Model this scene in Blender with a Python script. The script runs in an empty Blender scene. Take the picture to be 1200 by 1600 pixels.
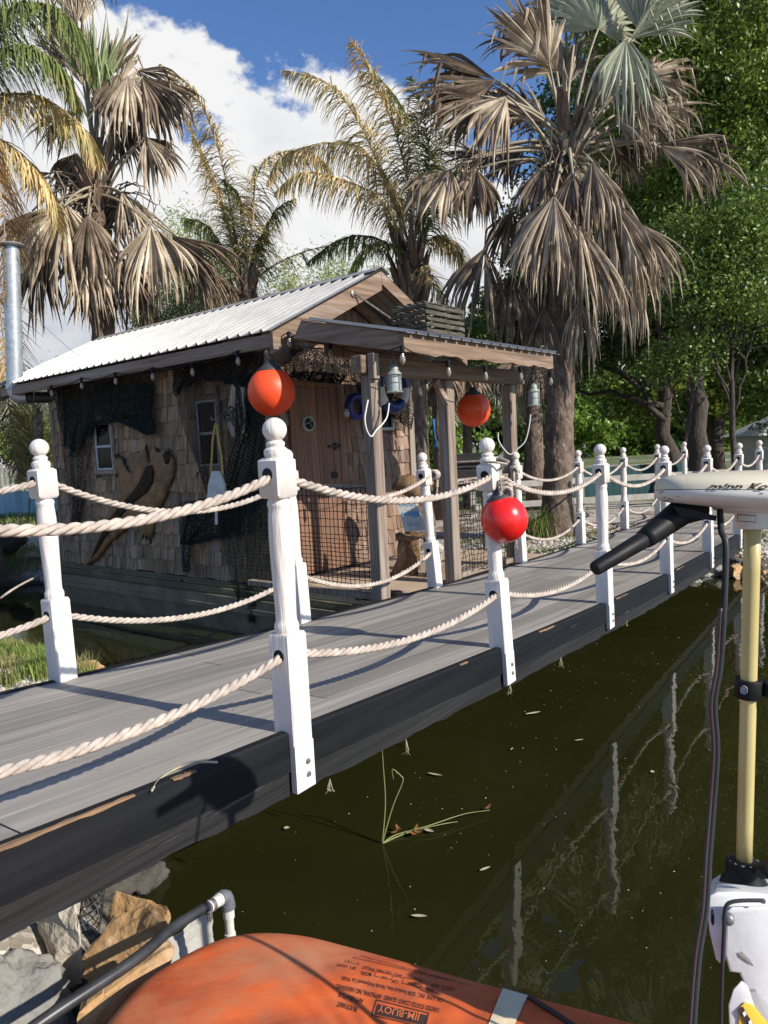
import bpy, math, random
import numpy as np
from mathutils import Vector, Matrix
from math import sin, cos, pi, radians, sqrt, atan2
random.seed(7); rng = np.random.default_rng(11)
SC = bpy.context.scene; COL = SC.collection

# ------------------------------------------------------------------ camera, sky, sun, exposure
PITCH = radians(4.95); ROLL = math.atan(.05); FPX = 1155.6; EYE = 1.64
U0 = Vector((0, sin(PITCH), cos(PITCH))); FWD = Vector((0, cos(PITCH), -sin(PITCH))); X0 = Vector((1, 0, 0))
RT = X0*cos(ROLL) - U0*sin(ROLL); UP = X0*sin(ROLL) + U0*cos(ROLL); EY = Vector((0, 0, EYE))
cd = bpy.data.cameras.new('camera'); cam = bpy.data.objects.new('camera', cd); COL.objects.link(cam)
cd.sensor_fit = 'VERTICAL'; cd.sensor_height = 36; cd.lens = 26; cd.clip_start = .05; cd.clip_end = 2000
cm = Matrix((RT, UP, -FWD)).transposed().to_4x4(); cm.translation = EY; cam.matrix_world = cm
SC.camera = cam
SUN_EL = radians(31); SD = Vector((.838, -.546, 0)).normalized()          # horizontal direction towards the sun
w = bpy.data.worlds.new('World'); SC.world = w; w.use_nodes = True
def build_world():
    nt = w.node_tree; N = nt.nodes; L = nt.links; N.clear()
    out = N.new('ShaderNodeOutputWorld')
    sky = N.new('ShaderNodeTexSky'); sky.sky_type = 'NISHITA'; sky.sun_disc = False
    sky.sun_elevation = SUN_EL; sky.sun_rotation = atan2(SD.x, SD.y)
    sky.altitude = 10; sky.air_density = 1.0; sky.dust_density = .4; sky.ozone_density = 2.2
    tint = N.new('ShaderNodeMix'); tint.data_type = 'RGBA'; tint.blend_type = 'MULTIPLY'; tint.inputs[0].default_value = 1
    L.new(sky.outputs[0], tint.inputs[6]); tint.inputs[7].default_value = (.76, .96, 1.26, 1)
    bg1 = N.new('ShaderNodeBackground'); bg1.inputs[1].default_value = .102; L.new(tint.outputs[2], bg1.inputs[0])
    # cumulus: noise over the view direction, denser towards the left and low down
    tc = N.new('ShaderNodeTexCoord')
    sep = N.new('ShaderNodeSeparateXYZ'); L.new(tc.outputs['Generated'], sep.inputs[0])
    n1 = N.new('ShaderNodeTexNoise'); n1.inputs['Scale'].default_value = 4.6; n1.inputs['Detail'].default_value = 10; n1.inputs['Roughness'].default_value = .58
    mp = N.new('ShaderNodeMapping'); mp.inputs['Location'].default_value = (.35, .2, 1.3); mp.inputs['Scale'].default_value = (1, 1, 1.5)
    L.new(tc.outputs['Generated'], mp.inputs[0]); L.new(mp.outputs[0], n1.inputs[0])
    def M(op, a, b=None, c=None, clamp=False):
        m = N.new('ShaderNodeMath'); m.operation = op; m.use_clamp = clamp
        for i, v in enumerate((a, b, c)):
            if v is None: continue
            if isinstance(v, (int, float)): m.inputs[i].default_value = v
            else: L.new(v, m.inputs[i])
        return m.outputs[0]
    # bias: edge of the big cloud slants from upper left to lower right:  b = .46 - x*? - z*?
    edge = M('ADD', M('MULTIPLY', sep.outputs['X'], -.8), M('MULTIPLY', sep.outputs['Z'], -2.2))
    edge = M('ADD', edge, M('MULTIPLY', M('MINIMUM', M('SUBTRACT', sep.outputs['Y'], .45), 0), 2.6))
    bias = M('MULTIPLY', M('ADD', edge, .93), .8)
    n0 = N.new('ShaderNodeTexNoise'); n0.inputs['Scale'].default_value = 1.7; n0.inputs['Detail'].default_value = 2
    L.new(mp.outputs[0], n0.inputs[0])
    den = M('ADD', M('ADD', bias, M('MULTIPLY', M('SUBTRACT', n1.outputs[0], .5), 1.0)), M('MULTIPLY', M('SUBTRACT', n0.outputs[0], .5), .7))
    mr = N.new('ShaderNodeMapRange'); mr.interpolation_type = 'SMOOTHSTEP'
    mr.inputs['From Min'].default_value = .0; mr.inputs['From Max'].default_value = .055; L.new(den, mr.inputs[0])
    # cloud body tone: fine noise gives billows, thick parts greyer underneath
    n2 = N.new('ShaderNodeTexNoise'); n2.inputs['Scale'].default_value = 4.2; n2.inputs['Detail'].default_value = 7; n2.inputs['Roughness'].default_value = .55
    mp2 = N.new('ShaderNodeMapping'); mp2.inputs['Location'].default_value = (1.1, 2.2, .05); mp2.inputs['Scale'].default_value = (1, 1, 1.4)
    L.new(tc.outputs['Generated'], mp2.inputs[0]); L.new(mp2.outputs[0], n2.inputs[0])
    tone = M('ADD', M('MULTIPLY', den, .55), M('MULTIPLY', M('SUBTRACT', n2.outputs[0], .5), 1.6))
    cr = N.new('ShaderNodeValToRGB'); cr.color_ramp.elements[0].position = .05; cr.color_ramp.elements[0].color = (.97, .97, .97, 1)
    cr.color_ramp.elements[1].position = .62; cr.color_ramp.elements[1].color = (.52, .57, .66, 1)
    e = cr.color_ramp.elements.new(.3); e.color = (.82, .84, .88, 1)
    L.new(tone, cr.inputs[0])
    bg2 = N.new('ShaderNodeBackground'); bg2.inputs[1].default_value = .76; L.new(cr.outputs[0], bg2.inputs[0])
    mx = N.new('ShaderNodeMixShader'); L.new(mr.outputs[0], mx.inputs[0]); L.new(bg1.outputs[0], mx.inputs[1]); L.new(bg2.outputs[0], mx.inputs[2])
    L.new(mx.outputs[0], out.inputs[0])
build_world()
sl = bpy.data.lights.new('sun', 'SUN'); sun = bpy.data.objects.new('sun', sl); COL.objects.link(sun)
sl.energy = 5.0; sl.angle = radians(.55); sl.color = (1, .935, .83)
sdir = Vector((SD.x*cos(SUN_EL), SD.y*cos(SUN_EL), sin(SUN_EL)))
sun.rotation_euler = sdir.to_track_quat('Z', 'Y').to_euler(); sun.location = sdir*60
SC.view_settings.view_transform = 'Standard'; SC.view_settings.look = 'None'; SC.view_settings.exposure = .32; SC.view_settings.gamma = 1
SC.view_settings.use_curve_mapping = False
SC.render.resolution_x = 768; SC.render.resolution_y = 1024

# ------------------------------------------------------------------ photo pixel (1200x1600) -> place
def ray(u, v): return FWD + RT*((u-600)/FPX) - UP*((v-800)/FPX)
def atY(u, v, Y): d = ray(u, v); return EY + d*(Y/d.y)
def atZ(u, v, z): d = ray(u, v); return EY + d*((z-EYE)/d.z)
def atD(u, v, D): return EY + ray(u, v)*D
def onP(u, v, p, n): d = ray(u, v); return EY + d*((p-EY).dot(n)/d.dot(n))

# ------------------------------------------------------------------ mesh helpers
class MB:
    def __init__(s, M=None): s.v = []; s.f = []; s.M = M
    def add(s, vs, fs):
        o = len(s.v)
        if s.M is not None: vs = [s.M @ Vector(p) for p in vs]
        s.v += [tuple(p) for p in vs]; s.f += [tuple(i+o for i in f) for f in fs]; return s
    def box(s, x0, x1, y0, y1, z0, z1):
        vs = [(x, y, z) for z in (z0, z1) for x, y in ((x0, y0), (x1, y0), (x1, y1), (x0, y1))]
        return s.add(vs, [(3,2,1,0),(4,5,6,7),(0,1,5,4),(1,2,6,5),(2,3,7,6),(3,0,4,7)])
    def cbox(s, x0, x1, y0, y1, z0, z1, b=.004):      # box with every vertical/horizontal edge chamfered
        X = [(x0, x0+b), (x1, x1-b)]; vs = []; idx = {}
        for i in (0, 1):
            for j in (0, 1):
                for k in (0, 1):
                    x = (x0, x1)[i]; y = (y0, y1)[j]; z = (z0, z1)[k]; sx = b if i == 0 else -b; sy = b if j == 0 else -b; sz = b if k == 0 else -b
                    for a, p in enumerate(((x, y+sy, z+sz), (x+sx, y, z+sz), (x+sx, y+sy, z))):
                        idx[(i, j, k, a)] = len(vs); vs.append(p)
        I = lambda i, j, k, a: idx[(i, j, k, a)]
        fs = []
        for e in (0, 1):
            r = lambda q: q if e else q[::-1]
            fs.append(tuple(r([I(e,0,0,0), I(e,1,0,0), I(e,1,1,0), I(e,0,1,0)])))
            fs.append(tuple(r([I(0,e,0,1), I(0,e,1,1), I(1,e,1,1), I(1,e,0,1)])))
            fs.append(tuple(r([I(0,0,e,2), I(1,0,e,2), I(1,1,e,2), I(0,1,e,2)])))
        for a in (0, 1):
            for c in (0, 1):
                fs.append((I(a,c,0,0), I(a,c,1,0), I(a,c,1,1), I(a,c,0,1)))
                fs.append((I(a,0,c,0), I(a,1,c,0), I(a,1,c,2), I(a,0,c,2)))
                fs.append((I(0,a,c,1), I(1,a,c,1), I(1,a,c,2), I(0,a,c,2)))
                for k in (0, 1): fs.append((I(a,c,k,0), I(a,c,k,1), I(a,c,k,2)))
        return s.add(vs, fs)
    def beam(s, p, q, wd, ht, up=Vector((0,0,1)), b=.004):     # box from p to q, width wd, height ht
        p = Vector(p); q = Vector(q); x = (q-p); L = x.length; x = x/L; y = Vector(up).cross(x).normalized(); z = x.cross(y)
        T = Matrix((x, y, z)).transposed().to_4x4(); T.translation = p
        old = s.M; s.M = (old @ T) if old is not None else T
        s.cbox(0, L, -wd/2, wd/2, -ht/2, ht/2, b); s.M = old; return s
    def tube(s, pts, r, n=8, cap=True, tw=0):
        pts = [Vector(p) for p in pts]; m = len(pts); rs = r if isinstance(r, (list, tuple)) else [r]*m
        t0 = (pts[1]-pts[0]).normalized(); a = Vector((0,0,1)) if abs(t0.z) < .9 else Vector((1,0,0)); nx = t0.cross(a).normalized()
        vs = []; fs = []
        for i, p in enumerate(pts):
            t = (pts[min(i+1, m-1)]-pts[max(i-1, 0)])
            t = t.normalized() if t.length > 1e-9 else t0
            nx = (nx - t*nx.dot(t)); nx = nx.normalized() if nx.length > 1e-6 else t.orthogonal().normalized(); ny = t.cross(nx)
            for k in range(n):
                A = 2*pi*k/n+tw*i; vs.append(p + nx*(cos(A)*rs[i]) + ny*(sin(A)*rs[i]))
        for i in range(m-1):
            for k in range(n):
                k2 = (k+1) % n; fs.append((i*n+k, i*n+k2, (i+1)*n+k2, (i+1)*n+k))
        if cap: fs.append(tuple(range(n))[::-1]); fs.append(tuple((m-1)*n+k for k in range(n)))
        return s.add(vs, fs)
    def lathe(s, prof, c=(0,0,0), n=24, axis=None):            # prof: (r, z) pairs from bottom to top
        c = Vector(c); ax = Vector(axis).normalized() if axis is not None else Vector((0,0,1))
        x = ax.orthogonal().normalized() if axis is not None else Vector((1,0,0)); y = ax.cross(x)
        vs = []; fs = []
        for r, z in prof:
            for k in range(n):
                A = 2*pi*k/n; vs.append(c + ax*z + x*(r*cos(A)) + y*(r*sin(A)))
        m = len(prof)
        for i in range(m-1):
            for k in range(n):
                k2 = (k+1) % n; fs.append((i*n+k, i*n+k2, (i+1)*n+k2, (i+1)*n+k))
        fs.append(tuple(range(n))[::-1]); fs.append(tuple((m-1)*n+k for k in range(n)))
        return s.add(vs, fs)
    def loft(s, rings, cap=True):
        n = len(rings[0]); vs = [p for r in rings for p in r]; fs = []
        for i in range(len(rings)-1):
            for k in range(n):
                k2 = (k+1) % n; fs.append((i*n+k, i*n+k2, (i+1)*n+k2, (i+1)*n+k))
        if cap: fs.append(tuple(range(n))[::-1]); fs.append(tuple((len(rings)-1)*n+k for k in range(n)))
        return s.add(vs, fs)
    def prism(s, poly, a, b, fn):                              # extrude a 2-D polygon between depths a and b, fn(p,q,depth)->xyz
        n = len(poly); vs = [fn(p, q, a) for p, q in poly]+[fn(p, q, b) for p, q in poly]
        return s.add(vs, [tuple(range(n))[::-1], tuple(range(n, 2*n))]+[(i, (i+1) % n, n+(i+1) % n, n+i) for i in range(n)])
WL = {}
def meta(o, label=None, cat=None, group=None, kind=None, category=None):
    cat = cat or category
    if label: o['label'] = label
    if cat: o['category'] = cat
    if group: o['group'] = group
    if kind: o['kind'] = kind
    return o
def rawmesh(name, V, F4, mat, smooth=False):                   # numpy fast path: V (n,3), F4 (m,k)
    me = bpy.data.meshes.new(name); V = np.asarray(V, np.float32); F4 = np.asarray(F4, np.int32); k = F4.shape[1]
    me.vertices.add(len(V)); me.vertices.foreach_set('co', V.ravel())
    me.loops.add(F4.size); me.loops.foreach_set('vertex_index', F4.ravel())
    me.polygons.add(len(F4)); me.polygons.foreach_set('loop_start', np.arange(0, F4.size, k, dtype=np.int32))
    me.polygons.foreach_set('loop_total', np.full(len(F4), k, np.int32))
    if smooth: me.polygons.foreach_set('use_smooth', np.ones(len(F4), bool))
    me.update(calc_edges=True); me.materials.append(mat); return me
def obj(name, mb, mat, parent=None, smooth=False, loc=None, **kw):
    if isinstance(mb, MB): V = np.array(mb.v, float); F = mb.f
    else: V, F = mb; V = np.asarray(V, float)
    if parent is not None: base = Vector(WL[parent.name])
    elif loc is not None: base = Vector(loc)
    else: base = Vector(((V[:,0].min()+V[:,0].max())/2, (V[:,1].min()+V[:,1].max())/2, V[:,2].min()))
    V = V - np.array(base)
    if isinstance(F, np.ndarray): me = rawmesh(name, V, F, mat, smooth)
    else:
        me = bpy.data.meshes.new(name); me.from_pydata([tuple(p) for p in V], [], F); me.materials.append(mat)
        if smooth:
            me.polygons.foreach_set('use_smooth', [True]*len(me.polygons))
            if smooth != 'full': me.set_sharp_from_angle(angle=radians(40))
        me.update()
    o = bpy.data.objects.new(name, me); COL.objects.link(o)
    if parent is not None: o.parent = parent
    else: o.location = base
    WL[o.name] = tuple(base); meta(o, **kw); return o
def thing(name, label, cat, loc, group=None):
    o = bpy.data.objects.new(name, None); COL.objects.link(o); o.location = loc; o.empty_display_size = .1
    WL[o.name] = tuple(loc); return meta(o, label, cat, group)
def copy_tree(o, loc, parent=None, **kw):
    c = o.copy(); COL.objects.link(c)
    if parent is not None: c.parent = parent
    if loc is not None: c.location = loc; WL[c.name] = tuple(loc)
    else: WL[c.name] = WL[parent.name]
    meta(c, **kw)
    for ch in list(o.children): copy_tree(ch, None, c)
    return c

# ------------------------------------------------------------------ materials
def mat(name, c1, c2=None, scale=6, rough=.7, bump=0, bscale=30, stretch=(1,1,1), rotz=0, metal=0, spec=.5, detail=6,
        island=0, c3=None, s3=2, t3=(.55,.7), coat=0, trans=0, ramp=(.35,.65), voro=None, bdist=.01, rvar=0, ior=1.45):
    m = bpy.data.materials.new(name); m.use_nodes = True; nt = m.node_tree; N = nt.nodes; L = nt.links; N.clear()
    out = N.new('ShaderNodeOutputMaterial'); P = N.new('ShaderNodeBsdfPrincipled')
    P.inputs['Base Color'].default_value = (*c1, 1); P.inputs['Roughness'].default_value = rough; P.inputs['Metallic'].default_value = metal
    P.inputs['Specular IOR Level'].default_value = spec; P.inputs['Coat Weight'].default_value = coat; P.inputs['IOR'].default_value = ior
    tc = N.new('ShaderNodeTexCoord'); mp = N.new('ShaderNodeMapping'); mp.vector_type = 'TEXTURE'
    mp.inputs['Rotation'].default_value = (0, 0, rotz); mp.inputs['Scale'].default_value = tuple(1/s for s in stretch)
    L.new(tc.outputs['Object'], mp.inputs[0])
    col = None
    def mix(fac, a, b, bt='MIX'):
        x = N.new('ShaderNodeMix'); x.data_type = 'RGBA'; x.blend_type = bt
        for i, q in ((0, fac), (6, a), (7, b)):
            if isinstance(q, tuple): x.inputs[i].default_value = (*q, 1)
            elif isinstance(q, (int, float)): x.inputs[i].default_value = q
            else: L.new(q, x.inputs[i])
        return x.outputs[2]
    if c2 is not None:
        n = N.new('ShaderNodeTexNoise'); n.inputs['Scale'].default_value = scale; n.inputs['Detail'].default_value = detail; n.inputs['Roughness'].default_value = .62
        L.new(mp.outputs[0], n.inputs[0]); r = N.new('ShaderNodeMapRange'); r.inputs[1].default_value = ramp[0]; r.inputs[2].default_value = ramp[1]
        L.new(n.outputs[0], r.inputs[0]); col = mix(r.outputs[0], c1, c2)
        if rvar:
            rr = N.new('ShaderNodeMapRange'); L.new(n.outputs[0], rr.inputs[0]); rr.inputs[1].default_value = .3; rr.inputs[2].default_value = .7
            rr.inputs[3].default_value = rough-rvar; rr.inputs[4].default_value = rough+rvar; L.new(rr.outputs[0], P.inputs['Roughness'])
    if c3 is not None:
        n = N.new('ShaderNodeTexNoise'); n.inputs['Scale'].default_value = s3; n.inputs['Detail'].default_value = 8; n.inputs['Roughness'].default_value = .7
        L.new(mp.outputs[0], n.inputs[0]); r = N.new('ShaderNodeMapRange'); r.inputs[1].default_value = t3[0]; r.inputs[2].default_value = t3[1]
        L.new(n.outputs[0], r.inputs[0]); col = mix(r.outputs[0], col if col is not None else c1, c3)
    if voro:
        vn = N.new('ShaderNodeTexVoronoi'); vn.inputs['Scale'].default_value = voro; L.new(mp.outputs[0], vn.inputs[0])
        r = N.new('ShaderNodeHueSaturation'); hs = N.new('ShaderNodeSeparateColor'); L.new(vn.outputs['Color'], hs.inputs[0])
        q = N.new('ShaderNodeMapRange'); L.new(hs.outputs[0], q.inputs[0]); q.inputs[3].default_value = .55; q.inputs[4].default_value = 1.35
        L.new(q.outputs[0], r.inputs['Value'])
        if col is None: r.inputs['Color'].default_value = (*c1, 1)
        else: L.new(col, r.inputs['Color'])
        col = r.outputs[0]
    if island:
        g = N.new('ShaderNodeNewGeometry'); q = N.new('ShaderNodeMapRange'); L.new(g.outputs['Random Per Island'], q.inputs[0])
        q.inputs[3].default_value = 1-island; q.inputs[4].default_value = 1+island
        r = N.new('ShaderNodeHueSaturation'); L.new(q.outputs[0], r.inputs['Value'])
        if col is None: r.inputs['Color'].default_value = (*c1, 1)
        else: L.new(col, r.inputs['Color'])
        col = r.outputs[0]
    if col is not None: L.new(col, P.inputs['Base Color'])
    if bump:
        n = N.new('ShaderNodeTexNoise'); n.inputs['Scale'].default_value = bscale; n.inputs['Detail'].default_value = 5
        L.new(mp.outputs[0], n.inputs[0]); b = N.new('ShaderNodeBump'); b.inputs['Strength'].default_value = bump; b.inputs['Distance'].default_value = bdist
        L.new(n.outputs[0], b.inputs['Height']); L.new(b.outputs[0], P.inputs['Normal'])
    sh = P.outputs[0]
    if trans:
        t = N.new('ShaderNodeBsdfTranslucent'); t.inputs[0].default_value = (*c1, 1)
        if col is not None: L.new(col, t.inputs[0])
        x = N.new('ShaderNodeMixShader'); x.inputs[0].default_value = trans; L.new(sh, x.inputs[1]); L.new(t.outputs[0], x.inputs[2]); sh = x.outputs[0]
    L.new(sh, out.inputs[0]); return m
TH = .624; BA = pi/2-TH; HTH = .691; HA = pi/2-HTH
M_paint = mat('white_paint', (.77,.705,.635), (.67,.61,.55), scale=16, stretch=(1.6,1.6,.12), rough=.5, bump=.8, bscale=60, bdist=.006, c3=(.36,.33,.27), s3=13, t3=(.66,.74))
M_rope = mat('rope_fibre', (.57,.485,.41), (.35,.295,.25), scale=16, rough=.95, bump=.6, bscale=260, bdist=.003, spec=.1)
M_deck = mat('deck_board', (.36,.325,.28), (.20,.185,.165), scale=11, stretch=(.05,2.4,1), rotz=BA, rough=.62, bump=.25, bscale=40, bdist=.003, island=.24, c3=(.50,.44,.35), s3=2.2, t3=(.56,.74), rvar=.1, spec=.3, ramp=(.3,.7))
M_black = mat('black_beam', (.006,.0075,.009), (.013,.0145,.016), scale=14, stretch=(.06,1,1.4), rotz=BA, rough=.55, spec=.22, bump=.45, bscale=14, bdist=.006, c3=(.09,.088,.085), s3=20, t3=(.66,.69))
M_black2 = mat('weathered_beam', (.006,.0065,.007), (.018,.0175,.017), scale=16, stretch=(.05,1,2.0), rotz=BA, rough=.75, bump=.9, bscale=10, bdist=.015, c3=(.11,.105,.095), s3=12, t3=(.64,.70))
M_split = mat('split_wood', (.34,.20,.105), (.07,.045,.03), scale=20, stretch=(.2,1,1), rotz=BA, rough=.8, bump=.5)
M_bolt = mat('galvanised_bolt', (.30,.30,.31), (.17,.16,.16), scale=60, rough=.5, metal=.7)
M_shing = mat('cedar_shingle', (.36,.235,.135), (.16,.10,.056), scale=7, stretch=(3,3,.5), rough=.85, bump=.7, bscale=40, bdist=.004, island=.30, c3=(.38,.33,.28), s3=3, t3=(.5,.75))
M_shing2 = mat('gable_shingle', (.26,.16,.105), (.13,.08,.055), scale=7, stretch=(3,3,.5), rough=.85, bump=.7, bscale=40, bdist=.004, island=.26, c3=(.33,.26,.22), s3=3, t3=(.5,.75))
M_wallback = mat('wall_board', (.10,.07,.05), (.06,.045,.035), rough=.9)
M_beam = mat('rough_timber', (.27,.18,.12), (.12,.078,.052), scale=22, stretch=(.07,1,1.4), rotz=HA, rough=.82, bump=.7, bscale=25, bdist=.006, c3=(.40,.34,.29), s3=4, t3=(.5,.72))
M_beamW = mat('rough_timber_across', (.29,.20,.14), (.13,.088,.06), scale=22, stretch=(1,.07,1.4), rotz=HA, rough=.82, bump=.7, bscale=25, bdist=.006, c3=(.42,.36,.31), s3=4, t3=(.48,.7))
M_post = mat('porch_post_wood', (.31,.24,.185), (.14,.10,.075), scale=26, stretch=(1.6,1.6,.06), rough=.85, bump=.8, bscale=24, bdist=.006, c3=(.40,.36,.31), s3=5, t3=(.52,.72))
M_doorw = mat('door_board', (.25,.135,.08), (.13,.068,.042), scale=24, stretch=(1.6,1.6,.07), rough=.7, bump=.5, bscale=20, island=.16)
M_roof = mat('galvanised_roof', (.36,.35,.33), (.27,.265,.25), scale=3, rough=.38, metal=.15, c3=(.42,.40,.37), s3=7, t3=(.64,.8), bump=.1, bscale=4)
M_darkin = mat('dark_interior', (.012,.013,.014), rough=.9)
M_glass = mat('window_glass', (.004,.0045,.005), rough=.08, spec=.08)
M_winfr = mat('window_frame_paint', (.55,.55,.53), (.36,.36,.34), scale=14, rough=.6)
M_hull = mat('hull_paint', (.22,.19,.125), (.11,.095,.06), scale=4, rough=.5, c3=(.12,.12,.08), s3=5, t3=(.55,.75))
M_hulltrim = mat('mossy_board', (.16,.14,.075), (.09,.08,.05), scale=8, stretch=(.3,1,1), rotz=HA+pi/2, rough=.9, bump=.6, c3=(.30,.25,.12), s3=6, t3=(.55,.7))
M_ply = mat('porch_plywood', (.50,.385,.27), (.40,.30,.21), scale=4, stretch=(.3,1,1), rotz=HA, rough=.75, bump=.2)
M_pipe = mat('galvanised_pipe', (.50,.52,.53), (.36,.38,.39), scale=14, rough=.38, metal=.55, c3=(.60,.61,.60), s3=22, t3=(.5,.7))
M_pipeblk = mat('black_stovepipe', (.03,.03,.032), (.05,.045,.04), scale=8, rough=.5, metal=.2)
M_org = mat('orange_vinyl', (.97,.095,.022), (.88,.07,.018), scale=5, rough=.45, spec=.5, c3=(.30,.05,.03), s3=13, t3=(.62,.72), bump=.12, bscale=12)
M_org2 = mat('bright_orange_vinyl', (.97,.11,.03), (.90,.085,.022), scale=5, rough=.34, spec=.5, c3=(.38,.06,.03), s3=8, t3=(.70,.80))
M_red = mat('red_vinyl', (.80,.018,.014), (.70,.014,.012), scale=4, rough=.24, spec=.6, coat=.2, c3=(.42,.02,.02), s3=9, t3=(.7,.8))
M_blkcap = mat('black_rubber', (.035,.036,.04), (.06,.06,.062), scale=20, rough=.55, bump=.2, bscale=60)
M_steel = mat('rusty_steel', (.33,.31,.29), (.20,.12,.08), scale=40, rough=.5, metal=.7)
M_iron = mat('black_iron', (.02,.02,.022), (.05,.04,.035), scale=30, rough=.55, metal=.4)
M_netd = mat('dark_green_net', (.006,.014,.011), (.010,.022,.017), scale=12, rough=.95)
M_netb = mat('brown_net', (.055,.040,.025), (.035,.026,.018), scale=12, rough=.95)
M_netk = mat('black_net', (.006,.005,.005), (.014,.010,.009), scale=12, rough=.9)
M_gator = mat('hide', (.27,.115,.028), (.08,.038,.012), scale=7, rough=.45, bump=.7, bscale=55, bdist=.006, c3=(.016,.012,.009), s3=9, t3=(.57,.66))
M_gatord = mat('hide_scutes', (.012,.009,.006), (.06,.030,.010), scale=26, rough=.7, spec=.2, bump=.8, bscale=60, voro=50)
M_drift = mat('driftwood', (.42,.37,.30), (.16,.13,.10), scale=12, stretch=(3,3,.3), rough=.9, bump=.8, bscale=30)
M_yrope = mat('yellow_rope', (.55,.40,.12), (.38,.27,.08), scale=60, rough=.8, bump=.6, bscale=220)
M_wbuoy = mat('white_foam', (.62,.60,.57), (.48,.45,.42), scale=12, rough=.7, c3=(.45,.16,.13), s3=7, t3=(.66,.72))
M_lant = mat('patina_metal', (.40,.42,.37), (.20,.23,.20), scale=28, rough=.55, metal=.35, c3=(.55,.56,.52), s3=20, t3=(.55,.7))
M_lglass = mat('lantern_glass', (.42,.43,.41), (.28,.29,.28), scale=10, rough=.12, spec=.8)
M_bulb = mat('bulb_glass', (.16,.12,.07), (.30,.26,.20), scale=30, rough=.05, spec=1, coat=.8)
M_cord = mat('black_cord', (.008,.008,.009), rough=.6, spec=.2)
M_wcord = mat('white_cord', (.62,.60,.56), rough=.5)
M_pallet = mat('mossy_slat', (.10,.085,.062), (.045,.042,.028), scale=14, stretch=(.4,1,1), rotz=HA, rough=.95, bump=.8, bscale=40, c3=(.26,.24,.19), s3=11, t3=(.55,.7))
M_dead = mat('dead_palm_leaf', (.58,.48,.35), (.23,.165,.105), scale=3.4, rough=.62, spec=.35, island=.5, trans=.16, c3=(.52,.43,.31), s3=5, t3=(.55,.75))
M_dead2 = mat('old_shaded_palm_leaf', (.30,.225,.155), (.085,.058,.038), scale=3.4, rough=.7, spec=.3, island=.5, trans=.12, c3=(.38,.30,.21), s3=6, t3=(.6,.75))  # darker old leaf; its tone also paints the shadow behind the trunk
M_gold = mat('golden_dead_leaf', (.50,.34,.16), (.30,.19,.09), scale=3, rough=.6, spec=.3, island=.3, trans=.25)
M_silver = mat('silver_palm_leaf', (.46,.46,.34), (.30,.32,.21), scale=3, rough=.5, spec=.4, island=.18, trans=.22)
M_palegr = mat('pale_green_leaf', (.40,.47,.24), (.28,.34,.15), scale=3, rough=.5, spec=.4, island=.18, trans=.28)
M_frgr = mat('green_frond', (.20,.24,.07), (.12,.16,.045), scale=2, rough=.5, spec=.4, island=.35, trans=.28, c3=(.32,.24,.09), s3=2.4, t3=(.5,.65))
M_frtan = mat('tan_frond', (.74,.54,.27), (.40,.35,.14), scale=2, rough=.6, spec=.3, island=.35, trans=.25, c3=(.15,.17,.06), s3=2.6, t3=(.55,.7))
M_trunk = mat('palm_bark', (.20,.145,.105), (.075,.052,.038), scale=7, stretch=(1.6,1.6,1), rough=.95, bump=1, bscale=10, bdist=.03, c3=(.30,.25,.20), s3=9, t3=(.56,.7))
M_boot = mat('palm_boot_fibre', (.26,.165,.115), (.13,.085,.06), scale=8, stretch=(2,2,.5), rough=.95, bump=.9, bscale=18, bdist=.03, c3=(.42,.35,.28), s3=5, t3=(.55,.7))
M_pet = mat('palm_petiole', (.36,.31,.22), (.26,.21,.14), scale=5, rough=.6, island=.2)
M_bark = mat('oak_bark', (.085,.065,.05), (.045,.035,.03), scale=6, stretch=(2,2,.5), rough=.95, bump=1, bscale=12, bdist=.04)
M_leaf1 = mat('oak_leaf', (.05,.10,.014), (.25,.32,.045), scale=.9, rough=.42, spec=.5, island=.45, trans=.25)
M_leaf4 = mat('sunlit_leaf', (.24,.36,.06), (.13,.22,.035), scale=.9, rough=.45, island=.4, trans=.35)  # leaf colour brightened so the far trees look sunlit
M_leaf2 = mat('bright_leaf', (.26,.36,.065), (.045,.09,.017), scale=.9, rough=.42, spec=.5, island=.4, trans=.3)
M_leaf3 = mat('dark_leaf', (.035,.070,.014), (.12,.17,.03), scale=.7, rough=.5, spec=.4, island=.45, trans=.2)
M_bamb = mat('feathery_leaf', (.33,.36,.12), (.16,.21,.06), scale=2, rough=.5, island=.35, trans=.3)
M_grass = mat('grass_blade', (.22,.30,.06), (.14,.20,.045), scale=2, rough=.6, island=.4, trans=.3, c3=(.38,.31,.15), s3=4, t3=(.48,.58))
M_sand = mat('tan_sandstone', (.56,.34,.15), (.36,.22,.11), scale=4, rough=.85, bump=1, bscale=9, bdist=.03, c3=(.58,.47,.33), s3=3, t3=(.5,.7))
M_slate = mat('grey_limestone', (.40,.385,.35), (.30,.285,.25), scale=7, rough=.85, bump=.8, bscale=16, bdist=.02)
M_whiterock = mat('white_block', (.66,.60,.50), (.52,.46,.37), scale=9, rough=.9, bump=.6, bscale=30, bdist=.02)
M_greyrock = mat('grey_concrete_rock', (.27,.26,.24), (.15,.145,.135), scale=5, rough=.8, bump=1, bscale=11, bdist=.04, c3=(.10,.10,.105), s3=6, t3=(.6,.75))
M_darkrock = mat('dark_rock', (.09,.08,.068), (.05,.045,.04), scale=6, rough=.9, bump=.9, bscale=10, bdist=.04)
M_pvcg = mat('grey_pvc', (.155,.165,.18), (.12,.13,.14), scale=12, rough=.4)
M_pvcw = mat('white_pvc', (.66,.65,.60), (.55,.54,.48), scale=12, rough=.4, c3=(.36,.35,.28), s3=20, t3=(.6,.75))
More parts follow.
